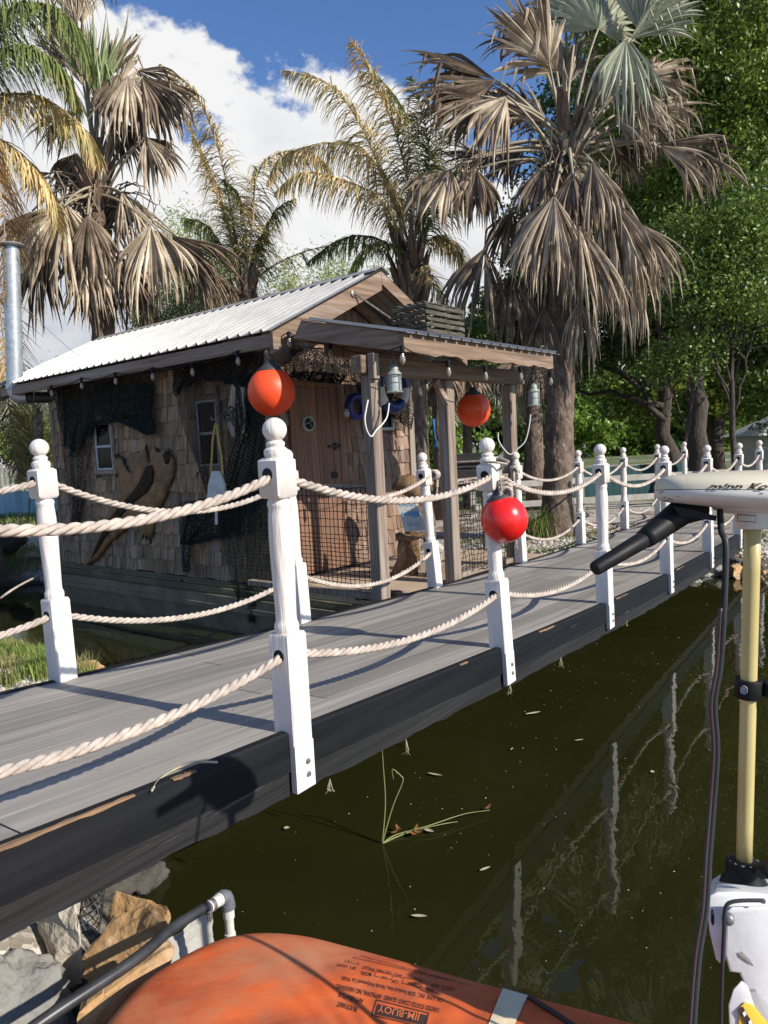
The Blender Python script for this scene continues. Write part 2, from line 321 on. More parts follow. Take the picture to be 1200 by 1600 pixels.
M_hose = mat('black_pipe', (.022,.022,.024), (.05,.05,.05), scale=12, rough=.38, c3=(.15,.145,.14), s3=30, t3=(.66,.8))
M_float = mat('faded_orange_float', (.82,.15,.028), (.34,.07,.03), scale=5, rough=.6, bump=.3, bscale=90, bdist=.002, c3=(.50,.20,.10), s3=3.2, t3=(.47,.66), stretch=(.55,1,1), rotz=.2)
M_tape = mat('cream_tape', (.78,.64,.40), (.62,.52,.36), scale=14, rough=.6, bump=.5, bscale=25, bdist=.006, c3=(.30,.25,.20), s3=24, t3=(.66,.75))
M_ink = mat('black_ink', (.05,.025,.02), rough=.7)
M_cream = mat('cream_plastic', (.62,.56,.42), (.56,.50,.38), scale=5, rough=.42, spec=.5, c3=(.40,.30,.22), s3=14, t3=(.72,.8))
M_offw = mat('off_white_plastic', (.68,.65,.60), (.60,.57,.52), scale=6, rough=.42, c3=(.36,.25,.18), s3=16, t3=(.70,.78))
M_mount = mat('white_cast_mount', (.72,.71,.70), (.64,.63,.61), scale=9, rough=.4, c3=(.45,.40,.33), s3=22, t3=(.70,.76), bump=.1, bscale=40)
M_yshaft = mat('yellowed_shaft', (.58,.47,.20), (.44,.35,.13), scale=9, stretch=(1,1,.3), rough=.32, coat=.3, c3=(.24,.20,.08), s3=40, t3=(.70,.76))
M_blkpl = mat('black_plastic', (.006,.006,.007), (.012,.012,.012), scale=30, rough=.5, spec=.25)
M_decal = mat('yellow_decal', (.75,.50,.05), rough=.5)
M_brown = mat('brown_wire', (.055,.032,.027), rough=.45)
M_grwire = mat('grey_wire', (.03,.032,.035), rough=.4, spec=.3)
M_teal = mat('teal_board', (.004,.060,.066), (.003,.035,.040), scale=5, stretch=(1,1,.2), rough=.7, island=.18)
M_pblue = mat('pale_blue_board', (.36,.50,.55), (.28,.42,.48), scale=5, rough=.7, island=.12)
M_wfence = mat('white_fence_board', (.40,.38,.34), (.28,.26,.22), scale=6, rough=.7)
M_cwood = mat('carved_wood', (.28,.17,.09), (.12,.07,.04), scale=9, rough=.7, bump=.8, bscale=20, c3=(.42,.30,.16), s3=6, t3=(.55,.7))
M_signw = mat('sign_whitewash', (.62,.60,.54), (.50,.49,.45), scale=9, rough=.8)
M_signb = mat('sign_blue_paint', (.16,.36,.50), rough=.8)
M_blue = mat('blue_vinyl', (.006,.012,.12), (.01,.03,.22), scale=5, rough=.3)
M_white = mat('white_vinyl', (.7,.7,.68), rough=.4)
M_yel = mat('yellow_vinyl', (.55,.50,.06), rough=.4)
M_blurag = mat('blue_cloth', (.03,.20,.55), rough=.8)
M_reed = mat('reed_stem', (.22,.26,.07), (.34,.33,.16), scale=12, rough=.5, trans=.2)
M_brleaf = mat('brown_leaf', (.30,.12,.04), (.18,.07,.03), scale=20, rough=.7, trans=.2)
M_litleaf = mat('bleached_leaf', (.46,.42,.30), (.32,.27,.17), scale=20, rough=.7)
M_speck = mat('pollen_speck', (.50,.50,.38), rough=.9, island=.5)
M_conc = mat('path_concrete', (.30,.28,.25), (.24,.22,.20), scale=3, rough=.9, bump=.3)
M_wire = mat('wire_mesh', (.10,.10,.10), rough=.5, metal=.6)
M_wall = mat('pale_wall', (.5,.49,.45), (.4,.39,.36), rough=.8)
M_wroof = mat('white_roof', (.6,.6,.6), rough=.6)

# ------------------------------------------------------------------ ground, water
POND = [(-.85,1.7),(-.86,2.25),(-1.2,2.8),(-1.6,4.0),(-2.0,5.2),(-2.45,5.9),(-3.3,6.35),(-6,6.9),(-12,7.4),(-13,9.2),(-6.5,9.7),(-4.6,10.2),(-3.0,11.9),(-.6,11.2),
        (.9,9.9),(1.15,8.3),(1.7,7.9),(2.5,8.15),(3.4,8.3),(4.4,8.5),(6,8.9),(9,9.3),(16,9.0),(22,4),(20,-14),(-6,-14),(-7,-6),(-3.5,-.6),(-1.6,.9)]
def pond_sd(X, Y):                                             # signed distance, negative inside the pond
    P = np.array(POND); d = np.full(X.shape, 1e9); ins = np.zeros(X.shape, bool); n = len(P)
    for i in range(n):
        a = P[i]; b = P[(i+1) % n]; ab = b-a; t = np.clip(((X-a[0])*ab[0]+(Y-a[1])*ab[1])/(ab@ab), 0, 1)
        d = np.minimum(d, np.hypot(X-a[0]-t*ab[0], Y-a[1]-t*ab[1]))
        c = ((a[1] > Y) != (b[1] > Y)) & (X < (b[0]-a[0])*(Y-a[1])/(b[1]-a[1]+1e-12)+a[0]); ins ^= c
    return np.where(ins, -d, d)
def wobble(X, Y):
    return (np.sin(X*1.7+Y*.6)*.5+np.sin(Y*2.3-X*.9+1)*.4+np.sin(X*4.1+2)*np.sin(Y*3.7)*.35+np.sin(X*9.3+Y*3)*np.sin(Y*8.1-X*2)*.22)
def ground_z(X, Y):
    X = np.asarray(X, float); Y = np.asarray(Y, float); s = pond_sd(X, Y)+wobble(X, Y)*.10
    z = np.where(s < 0, np.maximum(s*1.1, -.7), .33*(1-np.exp(-s*3.2)))
    far = np.clip((np.hypot(X, Y)-14)/40, 0, 1)
    return z + np.where(s > 0, wobble(X*.7, Y*.7)*.022, 0) + far*.0
def grid_axis():
    a = np.concatenate([np.linspace(-600, -40, 9)[:-1], np.linspace(-40, -9, 20)[:-1], np.linspace(-9, 9, 200), np.linspace(9, 40, 30)[1:], np.linspace(40, 600, 9)[1:]]); return a
gx = grid_axis(); gy = np.concatenate([np.linspace(-300, -15, 6)[:-1], np.linspace(-15, 0, 12)[:-1], np.linspace(0, 14, 190), np.linspace(14, 45, 40)[1:], np.linspace(45, 900, 12)[1:]])
GX, GY = np.meshgrid(gx, gy); GZ = ground_z(GX, GY)
V = np.stack([GX.ravel(), GY.ravel(), GZ.ravel()], 1); nx_ = len(gx); ny_ = len(gy)
ii = (np.arange(ny_-1)[:, None]*nx_+np.arange(nx_-1)[None]).ravel(); F = np.stack([ii, ii+1, ii+nx_+1, ii+nx_], 1)
def ground_mat():
    m = bpy.data.materials.new('ground_soil'); m.use_nodes = True; nt = m.node_tree; N = nt.nodes; L = nt.links
    P = N['Principled BSDF']; P.inputs['Roughness'].default_value = .95
    tc = N.new('ShaderNodeTexCoord'); sp = N.new('ShaderNodeSeparateXYZ'); L.new(tc.outputs['Object'], sp.inputs[0])
    def noise(s, d=6, r=.6):
        n = N.new('ShaderNodeTexNoise'); n.inputs['Scale'].default_value = s; n.inputs['Detail'].default_value = d; n.inputs['Roughness'].default_value = r; L.new(tc.outputs['Object'], n.inputs[0]); return n.outputs[0]
    def rmp(x, a, b, c=0, d=1):
        n = N.new('ShaderNodeMapRange'); L.new(x, n.inputs[0])
        for i, q in enumerate((a, b, c, d)): n.inputs[i+1].default_value = q
        return n.outputs[0]
    def mix(f, a, b):
        x = N.new('ShaderNodeMix'); x.data_type = 'RGBA'
        for i, q in ((0, f), (6, a), (7, b)):
            if isinstance(q, tuple): x.inputs[i].default_value = (*q, 1)
            else: L.new(q, x.inputs[i])
        return x.outputs[2]
    vo = N.new('ShaderNodeTexVoronoi'); vo.inputs['Scale'].default_value = 38; L.new(tc.outputs['Object'], vo.inputs[0])
    sc = N.new('ShaderNodeSeparateColor'); L.new(vo.outputs['Color'], sc.inputs[0])
    grav = mix(rmp(sc.outputs[0], .2, .9), (.24,.21,.17), (.60,.56,.50))
    soil = mix(rmp(noise(5), .35, .65), (.10,.07,.045), (.22,.15,.09))
    a = mix(rmp(noise(1.1), .44, .56), soil, grav)
    grass = mix(rmp(noise(9), .3, .7), (.055,.085,.02), (.13,.17,.04))
    fy = rmp(sp.outputs['Y'], 13, 17); nn = N.new('ShaderNodeMath'); nn.operation = 'MULTIPLY'; L.new(fy, nn.inputs[0]); L.new(rmp(noise(.35), .4, .5), nn.inputs[1])
    b = mix(nn.outputs[0], a, grass)
    L.new(mix(rmp(sp.outputs['Z'], .13, .03), b, (.045,.036,.024)), P.inputs['Base Color'])
    bp = N.new('ShaderNodeBump'); bp.inputs['Strength'].default_value = .4; bp.inputs['Distance'].default_value = .01; L.new(vo.outputs['Distance'], bp.inputs['Height']); L.new(bp.outputs[0], P.inputs['Normal'])
    return m
g = obj('ground', (V, F), ground_mat(), smooth='full', loc=(0,0,0), kind='structure')
def water_mat():
    m = bpy.data.materials.new('pond_water'); m.use_nodes = True; nt = m.node_tree; N = nt.nodes; L = nt.links
    P = N['Principled BSDF']; P.inputs['Roughness'].default_value = .015; P.inputs['IOR'].default_value = 1.33; P.inputs['Specular IOR Level'].default_value = .5
    tc = N.new('ShaderNodeTexCoord')
    n = N.new('ShaderNodeTexNoise'); n.inputs['Scale'].default_value = .8; n.inputs['Detail'].default_value = 3; L.new(tc.outputs['Object'], n.inputs[0])
    x = N.new('ShaderNodeMix'); x.data_type = 'RGBA'; L.new(n.outputs[0], x.inputs[0]); x.inputs[6].default_value = (.010,.0118,.003,1); x.inputs[7].default_value = (.024,.023,.0062,1)
    L.new(x.outputs[2], P.inputs['Base Color'])
    n1 = N.new('ShaderNodeTexNoise'); n1.inputs['Scale'].default_value = 9; n1.inputs['Detail'].default_value = 2.5; n1.inputs['Distortion'].default_value = .6
    mp = N.new('ShaderNodeMapping'); mp.inputs['Scale'].default_value = (1, .55, 1); L.new(tc.outputs['Object'], mp.inputs[0]); L.new(mp.outputs[0], n1.inputs[0])
    b = N.new('ShaderNodeBump'); b.inputs['Strength'].default_value = .06; b.inputs['Distance'].default_value = .02; L.new(n1.outputs[0], b.inputs['Height']); L.new(b.outputs[0], P.inputs['Normal'])
    return m
wv = [(-14,-15,0),(23,-15,0),(23,12.5,0),(-14,12.5,0)]
obj('water', (wv, [(0,1,2,3)]), water_mat(), loc=(0,0,0), kind='structure')

# ------------------------------------------------------------------ footbridge
BO = Vector((-.332, 2.349, 0)); BM = Matrix.Rotation(BA, 4, 'Z'); BM.translation = BO
def dz(t): return .702-.064*t+.004*t*t if t < 8 else .446
def dq(t, y): return dz(t)+.036*max(0, 1-max(t, 0)/4)*(1-y/1.378)   # the near edge lies a little higher
BW = 1.378; T0, T1 = -4.6, 11.5
root = thing('footbridge', 'long arched footbridge with grey plank deck and black edge timbers over the pond', 'footbridge', BM @ Vector((3.5, BW/2, 0)))
mb = MB(BM); nb = 10; y0, y1 = .02, BW-.02; bw = (y1-y0)/nb
def deck_strip(t0, t1, ya, yb, zoff=0, th=.025, nstep=None):
    n = nstep or max(1, int((t1-t0)/.35)); vs = []; fs = []
    c = .0003
    for i in range(n+1):
        t = t0+(t1-t0)*i/n; z = dq(t, ya)+zoff; z2 = dq(t, yb)+zoff
        vs += [(t, ya, z-th), (t, ya, z-c), (t, ya+c, z), (t, yb-c, z2), (t, yb, z2-c), (t, yb, z2-th)]
    for i in range(n):
        for k in range(6): fs.append((i*6+k, (i+1)*6+k, (i+1)*6+(k+1) % 6, i*6+(k+1) % 6))
    fs.append(tuple(range(6))); fs.append(tuple(n*6+k for k in range(6))[::-1]); mb.add(vs, fs)
for k in range(nb):
    t = T0 + random.uniform(-2.5, 0); a = y0+k*bw+.0011; b = y0+(k+1)*bw-.0011
    while t < 6.9:
        L_ = random.choice([2.4, 3.0, 3.6]); e = min(t+L_, 6.9)
        if e-t > .2 and e > T0: deck_strip(max(t, T0), e-.006, a, b)
        t = e
        if t >= 6.9: break
t = 6.904
while t < T1:
    deck_strip(t, t+.136, y0, y1, nstep=1); t += .141
obj('deck', mb, M_deck, root)
def side_beam(name, ya, yb, zt, zb, m, jag=0):
    mb = MB(BM); t = T0; vs = []; fs = []; n = int((T1-T0)/.08)
    for i in range(n+1):
        t = T0+(T1-T0)*i/n; z = dq(t, (ya+yb)/2); j = random.uniform(-jag, jag); j2 = random.uniform(-jag, jag); q = random.uniform(0, jag*.4)
        vs += [(t, ya, z+zb+j), (t, ya-q, z+zt-.006), (t, ya+.006, z+zt), (t, yb-.006, z+zt), (t, yb, z+zt-.006), (t, yb, z+zb+j2)]
    for i in range(n):
        for k in range(6): fs.append((i*6+k, (i+1)*6+k, (i+1)*6+(k+1) % 6, i*6+(k+1) % 6))
    fs.append(tuple(range(6))); fs.append(tuple(n*6+k for k in range(6))[::-1]); mb.add(vs, fs)
    return obj(name, mb, m, root)
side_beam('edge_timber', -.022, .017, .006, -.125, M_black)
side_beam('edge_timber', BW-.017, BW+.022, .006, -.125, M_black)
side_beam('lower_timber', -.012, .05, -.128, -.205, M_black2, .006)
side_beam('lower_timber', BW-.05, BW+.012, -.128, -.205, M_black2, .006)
mb = MB(BM)
for t in np.arange(T0+.3, T1, .6): mb.box(t, t+.04, .05, BW-.05, dz(t)-.15, dz(t)-.03)
obj('joist', mb, M_black2, root)
mb = MB(BM)                                                    # splintered bare wood along the near edge
for (ta, tb, ww) in ((-1.05,-.62,.006),(-1.5,-1.35,.006),(-.5,-.42,.004),(1.05,1.12,.004),(1.9,2.1,.004),(3.15,3.4,.005),(4.7,4.95,.005)):
    mb = MB(BM); n = 14; top = []; bot = []
    for i in range(n+1):
        t = ta+(tb-ta)*i/n; e = sin(pi*i/n)**.6*ww*random.uniform(.15, 1.2)+.001
        top.append((t, -.0225-.002, dq(t, 0)+.0065)); bot.append((t, -.0225-.003, dq(t, 0)+.004-e)); 
    ins = [(p[0], -.022+.012*random.uniform(.2, 1), p[2]+.001) for p in top]
    vs = top+bot+ins; m_ = n+1
    mb.add(vs, [(i, i+1, m_+i+1, m_+i) for i in range(n)]+[(i, 2*m_+i, 2*m_+i+1, i+1) for i in range(n)]); obj('splintered_edge', mb, M_split, root)

# ------------------------------------------------------------------ railing posts
H0 = 1.05
def sq(h, z, c=.0): # octagon-like chamfered square ring
    c = c or .005
    return [(-h+c,-h,z),(h-c,-h,z),(h,-h+c,z),(h,h-c,z),(h-c,h,z),(-h+c,h,z),(-h,h-c,z),(-h,-h+c,z)]
def rnd(r, z, n=8):
    return [(r*cos(a), r*sin(a), z) for a in [radians(-112.5+45*k) for k in range(8)]]
def railing_post_mb(front=True, zlow=-.155):
    mb = MB(); h = .0445
    if front: # lower part notched over the edge timber: inner half cut away below the deck
        mb.loft([sq(h, .002), sq(h, .352), sq(h-.004, .362)])
        y = -h; mb.add([(-h,-h,zlow),(h,-h,zlow),(h,-.0225,zlow),(-h,-.0225,zlow),(-h,-h,.0),(h,-h,.0),(h,-.0225,.0),(-h,-.0225,.0)],
                       [(3,2,1,0),(4,5,6,7),(0,1,5,4),(1,2,6,5),(2,3,7,6),(3,0,4,7)])
    else:
        mb.loft([sq(h, .002), sq(h, .352), sq(h-.004, .362)])
        mb.add([(-h,.0225,zlow),(h,.0225,zlow),(h,h,zlow),(-h,h,zlow),(-h,.0225,.0),(h,.0225,.0),(h,h,.0),(-h,h,.0)],
                       [(3,2,1,0),(4,5,6,7),(0,1,5,4),(1,2,6,5),(2,3,7,6),(3,0,4,7)])
    n = 24
    prof = [(.037,.36),(.039,.366),(.040,.376),(.0395,.388),(.036,.396),(.034,.402),(.0335,.415),(.0345,.46),(.0365,.53),(.0385,.60),(.0392,.66),(.0385,.71),(.0365,.745),(.0345,.762),
            (.036,.768),(.038,.776),(.037,.785),(.033,.792),(.036,.80)]
    mb.lathe(prof, n=n)
    mb.loft([sq(h-.006,.797), sq(h,.806), sq(h,.915), sq(h-.010,.925)])
    mb.lathe([(.033,.924),(.037,.931),(.0385,.940),(.037,.950),(.030,.956),(.027,.959),(.029,.963),(.030,.969),(.027,.974),(.021,.978),(.022,.980)], n=n)
    c = 1.012; r = .0385
    mb.lathe([(max(.001, r*cos(a)), c+r*sin(a)) for a in [radians(-62+152*i/14) for i in range(15)]], n=n)
    return mb
def bolts_mb():
    out = []
    for z in (-.065, -.108):
        m = MB(); m.lathe([(.0095,0),(.0095,.003),(.008,.0035),(.0065,.0075),(.002,.008)], c=(.012, -.0445, z), n=14, axis=(0,-1,0)); out.append(m)
    return out
def build_post(t, y, front, tilt, label, proto=None):
    base = BM @ Vector((t, y, dz(t)))
    if proto is None:
        r = thing('railing_post', label, 'railing post', base, 'white turned posts of the footbridge railing')
        # local coords: build around origin, parented (WL = base so shift)
        def loc_obj(nm, m, mt):
            o = obj(nm, (np.array(m.v)+np.array(base), m.f), mt, r, smooth=True); return o
        loc_obj('turned_shaft', railing_post_mb(front), M_paint)
        if front:
            for b in bolts_mb(): loc_obj('bolt', b, M_bolt)
        for zz, yy in ((.872, 1), (.292, 1)):
            for sg_ in (-1, 1):
                hm = MB(); hm.lathe([(.0215, .0), (.0215, .0012)], c=(sg_*.0450, 0, zz), n=16, axis=(sg_,0,0)); loc_obj('rope_hole', hm, M_darkin)
    else: r = copy_tree(proto, base, label=label)
    # tilt: (lean right, lean away) in metres at the top
    ex = tilt[0]/H0; ey = tilt[1]/H0
    Z = Vector((ex, ey, 1)).normalized(); X = Vector((cos(BA), sin(BA), 0)); X = (X-Z*X.dot(Z)).normalized(); Y = Z.cross(X)
    r.rotation_euler = Matrix((X, Y, Z)).transposed().to_euler(); r['_'] = 0; del r['_']
    return r
fr_lab = {-1: 'near railing post on the left, before the one beneath the hanging orange buoy',
 0: 'nearest and largest white post, bolted to the front edge beneath the hanging orange buoy',
 1: 'white post with the glossy red buoy tied to it', 2: 'near side white post just left of the motor tiller, behind its black grip',
 3: 'near side post directly above the tip of the cream motor head', 4: 'near side post rising behind the cream motor head, third from the right end',
 5: 'near side post behind the motor head, second from the right end', 6: 'rightmost near side post at the picture edge'}
FT = {0:(-.018,0), 1:(-.045,0), 2:(-.012,0), 3:(-.02,0), 4:(0,0), 5:(-.02,0)}
FT = {0:(.0,0), 1:(-.036,0), 2:(-.008,0), 3:(-.005,0), 4:(.0,0), 5:(.025,0), 6:(0,0), -1:(0,0)}
fposts = []; proto = None; S = 1.499
for k in range(-1, 7):
    r = build_post(k*S, 0, True, FT.get(k, (0,0)), fr_lab[k], proto)
    proto = proto or r; fposts.append(k*S)
fa_lab = {-1: 'far side post before the leftmost visible one', 0: 'leftmost white post, far side, standing before the cabin window',
 1: 'white far side post half hidden behind the nearest post', 2: 'far side post with a rope knot, standing in front of the blue fish sign',
 3: 'far side post with rope knot beside the porch, left of the palm trunk', 4: 'far side post just right of the thick palm trunk',
 5: 'far side post before the teal fence, above the tiller', 6: 'slim far side post left of the oak trunks', 7: 'far side post in front of the dark oak trunks'}
FA = {0:(-.015,0), 1:(-.03,0), 2:(-.06,0), 3:(-.02,0), 4:(-.005,0), 5:(0,0), 6:(0,0), 7:(0,0), -1:(0,0)}
proto = None; S2 = 1.548; aposts = []
for k in range(-1, 8):
    r = build_post(.019+k*S2, BW, False, FA.get(k, (0,0)), fa_lab[k], proto)
    proto = proto or r; aposts.append(.019+k*S2)

# ------------------------------------------------------------------ ropes
def rope_pts(t0, t1, y, zh, sag, n=40):
    a = BM @ Vector((t0, y, dz(t0)+zh)); b = BM @ Vector((t1, y, dz(t1)+zh))
    return [a.lerp(b, i/n)-Vector((0, 0, 4*sag*(i/n)*(1-i/n))) for i in range(n+1)]
def resample(pts, step):
    pts = [Vector(p) for p in pts]; d = [0]
    for i in range(1, len(pts)): d.append(d[-1]+(pts[i]-pts[i-1]).length)
    n = max(2, int(d[-1]/step)); out = []; j = 0
    for i in range(n+1):
        s = d[-1]*i/n
        while j < len(d)-2 and d[j+1] < s: j += 1
        f = (s-d[j])/max(1e-9, d[j+1]-d[j]); out.append(pts[j].lerp(pts[j+1], min(1, max(0, f))))
    return out
def twist_rope(mb, pts, R=.0148, pitch=.115, step=.0095, sides=6, strands=3):
    P = resample(pts, step); m = len(P); t0 = (P[1]-P[0]).normalized(); nx = t0.orthogonal().normalized(); frames = []
    for i in range(m):
        t = (P[min(i+1, m-1)]-P[max(i-1, 0)]).normalized(); nx = (nx-t*nx.dot(t)).normalized(); frames.append((nx.copy(), t.cross(nx)))
    st = (P[1]-P[0]).length
    for k in range(strands):
        path = []
        for i in range(m):
            a = -2*pi*(i*st/pitch)+2*pi*k/strands; x, y = frames[i]; path.append(P[i]+x*(cos(a)*R*.52)+y*(sin(a)*R*.52))
        mb.tube(path, R*.56, sides)
    return mb
def rope_run(ts, y, zh, sags, label, ext=0):
    mb = MB()
    for i in range(len(ts)-1):
        twist_rope(mb, rope_pts(ts[i], ts[i+1], y, zh, sags[i % len(sags)]), step=.0095 if ts[i] < 4 else .014, sides=6 if ts[i] < 2 else 5)
    return obj('rope', mb, M_rope, smooth='full', label=label, category='rope', group='railing ropes of the footbridge')
rope_run(fposts, 0, .872, [.14,.105,.115,.12,.125,.12,.12], 'upper near side rope threaded through the front posts')
rope_run(fposts, 0, .292, [.10,.085,.09,.10,.105,.1,.1], 'lower near side rope hanging just above the front deck edge')
ra1 = rope_run(aposts[:4], BW, .872, [.10,.165,.15], 'upper far side rope left of the porch opening, ending in a knot')
ra2 = rope_run(aposts[:4], BW, .292, [.10,.125,.16], 'lower far side rope left of the porch opening, ending in a knot')
rb1 = rope_run(aposts[4:], BW, .872, [.12,.15,.15,.15], 'upper far side rope right of the porch, passing the palm trunk')
rb2 = rope_run(aposts[4:], BW, .292, [.14,.15,.15,.15], 'lower far side rope right of the porch, low before the palm trunk')
def knot(t, y, zh, side, parent):
    c = BM @ Vector((t+side*.062, y, dz(t)+zh)); mb = MB(); d = BM.to_3x3() @ Vector((1,0,0)); u = Vector((0,0,1)); e = BM.to_3x3() @ Vector((0,1,0))
    for k in range(3):
        q = [c+d*((k-1)*.018*side)+(e*cos(a)+u*sin(a))*.030+d*(.006*a/6) for a in [2*pi*i/16 for i in range(17)]]
        twist_rope(mb, q, R=.011, pitch=.07, step=.008)
    tail = [c+d*.02*side, c+d*.035*side+u*-.04, c+d*.03*side+u*-.10]; twist_rope(mb, tail, R=.012, pitch=.07)
    for k in range(14):
        a = random.uniform(-.02, .02); b = random.uniform(-.02, .02); s0 = tail[-1]
        mb.tube([s0, s0+u*-.03+d*a*.6+e*b*.6, s0+u*-random.uniform(.05, .07)+d*a+e*b], [.0025, .002, .001], 4)
    obj('knot', mb, M_rope, parent, smooth='full')
knot(aposts[3], BW, .872, 1, ra1); knot(aposts[3], BW, .292, 1, ra2); knot(aposts[4], BW, .872, -1, rb1); knot(aposts[4], BW, .292, -1, rb2)

# ------------------------------------------------------------------ houseboat (cabin on a flat hull)
HO = Vector((-1.026, 6.573, 0)); HM = Matrix.Rotation(HA, 4, 'Z'); HM.translation = HO; HMI = HM.inverted()
HL, HW = 3.80, 2.17; ZB, ZE, ZR = .452, 2.60, 3.283; OF, OS, OB = .537, .331, .60
gX = (HM.to_3x3() @ Vector((1,0,0))); gY = (HM.to_3x3() @ Vector((0,1,0)))
def wl(u, v, off=0):                                            # photo pixel -> cabin coords on the long wall (x = -off)
    return HMI @ onP(u, v, HM @ Vector((-off, 0, 0)), gX)
def gl(u, v, y=0):                                              # photo pixel -> cabin coords on a plane y = const (0 = gable wall)
    return HMI @ onP(u, v, HM @ Vector((0, y, 0)), gY)
hb = thing('houseboat', 'shingled wooden cabin on a flat hull with corrugated roof and open porch', 'houseboat', HM @ Vector((HW/2, HL/2, 0)))
def part(name, mb, m, parent=None, **kw): return obj(name, mb, m, parent or hb, **kw)
kz = (ZR-ZE)/(HW/2+OS)
def roofz(x): return ZR-abs(x-HW/2)*kz
# hull
mb = MB(HM)
def hull_ring(z, o, c=.25):
    x0, x1, y0_, y1_ = -.10-o, 2.65+o, -1.98-o*.4, 4.35+o
    return [(x0+c,y0_,z),(x1-c,y0_,z),(x1,y0_+c,z),(x1,y1_-c,z),(x1-c,y1_,z),(x0+c,y1_,z),(x0,y1_-c,z),(x0,y0_+c,z)]
mb.loft([hull_ring(-.35,-.08), hull_ring(.0,.0), hull_ring(.20,.02), hull_ring(.205,.045), hull_ring(.25,.045), hull_ring(.255,.02), hull_ring(.33,.02), hull_ring(.335,-.02)])
part('hull', mb, M_hull)
mb = MB(HM); mb.cbox(-.09, 2.6, -1.93, 4.28, .336, .40, .006); part('hull_deck', mb, M_hulltrim)
mb = MB(HM); mb.cbox(-.045, -.005, -.01, HL+.02, .401, ZB-.004, .004); mb.cbox(-.075, -.046, -.0, 1.25, .403, .43); mb.cbox(-.075, -.046, 1.3, HL, .403, .43)
part('sill_board', mb, M_hulltrim)
mb = MB(HM)
nx2 = 14
for i in range(nx2): mb.cbox(-.06+i*(2.5/nx2), -.06+(i+1)*(2.5/nx2)-.003, -1.88, -.04, .402, .47+.0, .002)
part('porch_floor', mb, M_ply)
# inner walls
mb = MB(HM); mb.box(.02, HW-.02, .02, HL-.02, .401, ZE-.06)
mb.add([(.02,.02,ZE-.06),(HW-.02,.02,ZE-.06),(HW/2,.02,ZR-.09),(.02,HL-.02,ZE-.06),(HW-.02,HL-.02,ZE-.06),(HW/2,HL-.02,ZR-.09)],
       [(0,1,2),(3,5,4),(0,3,4,1),(0,2,5,3),(1,4,5,2)])
part('wall_core', mb, M_wallback)
# windows on the long wall
W1 = [wl(147,662), wl(179,734)]; W2 = [wl(306,627), wl(345,728)]
def rect(a, b): return (min(a.y,b.y), max(a.y,b.y), min(a.z,b.z), max(a.z,b.z))
R1 = rect(*W1); R2 = rect(*W2)
def shingles(uspan, zspan, inside, place, holes, row=.15, seed=3):
    rr = random.Random(seed); mb = MB(); z = zspan[0]
    while z < zspan[1]:
        u = uspan[0]-rr.uniform(0, .08)
        while u < uspan[1]:
            wd = rr.choice([.06,.075,.09,.10,.115,.135]); a = max(u, uspan[0]); b = min(u+wd-.006, uspan[1])
            if b-a > .012:
                zb_ = z+rr.uniform(-.014, .012); zt = min(z+row*1.12, zspan[1]+.0); bt = rr.uniform(.014, .030); tl = rr.uniform(-.004, .004)
                ok = inside(a, zb_) and inside(b, zb_)
                for h in holes:
                    if a < h[1] and b > h[0] and zb_ < h[3] and zt > h[2]:
                        if b > h[0] and a < h[0] and h[0]-a > .02: b = h[0]
                        elif a < h[1] and b > h[1] and b-h[1] > .02: a = h[1]
                        elif zb_ < h[2] and h[2]-zb_ > .03: zt = h[2]
                        elif zt > h[3] and h[3] > zb_ and zt-h[3] > .03: zb_ = h[3]
                        else: ok = False
                if ok:
                    if not (inside(a, zt) and inside(b, zt)):
                        lo, hi = zb_, zt
                        for _ in range(12):
                            md = (lo+hi)/2
                            if inside(a, md) and inside(b, md): lo = md
                            else: hi = md
                        zt = lo
                    if zt-zb_ > .02:
                        vs = [place(a, bt, zb_+tl), place(b, bt, zb_-tl), place(b, 0, zb_-tl), place(a, 0, zb_+tl), place(a, .003, zt), place(b, .003, zt), place(b, 0, zt), place(a, 0, zt)]
                        mb.add(vs, [(0,1,2,3),(4,7,6,5),(0,4,5,1),(1,5,6,2),(3,7,4,0)])
            u += wd
        z += row
    return mb
tr = .055
holes = [(R1[0]-tr, R1[1]+tr, R1[2]-tr, R1[3]+tr), (R2[0]-tr, R2[1]+tr, R2[2]-tr, R2[3]+tr)]
mb = shingles((.04, HL-.04), (ZB, ZE-.09), lambda a, z: True, lambda a, o, z: HM @ Vector((.018-o, a, z)), holes, row=.142)
part('long_wall_shingles', mb, M_shing)
DR = rect(Vector((0,0,0)), Vector((0,1,1)))
dA = gl(455,604); dB = gl(524,604); DX0, DX1, DZ1 = dA.x, dB.x, dA.z-.0
print('DOOR', dA, dB)
DX0 = max(DX0, .12)
gw0 = gl(566,628); gw1 = gl(614,672)
GW = (gw0.x, gw1.x, gw1.z, max(gw0.z, gw1.z+.25))
print('GW', GW)
ghol = [(DX0-.05, DX1+.05, .3, DZ1+.05), (GW[0]-.03, GW[1]+.03, GW[2]-.03, GW[3]+.03)]
def gin(x, z): return z < roofz(x)-.07
mb = shingles((.05, HW-.05), (.48, ZR), gin, lambda a, o, z: HM @ Vector((a, .018-o, z)), ghol, row=.142, seed=5)
part('gable_wall_shingles', mb, M_shing2)
mb = shingles((.0, HL), (ZB, ZE-.09), lambda a, z: True, lambda a, o, z: HM @ Vector((HW-.018+o, a, z)), [], row=.15, seed=9); part('rear_side_shingles', mb, M_shing)
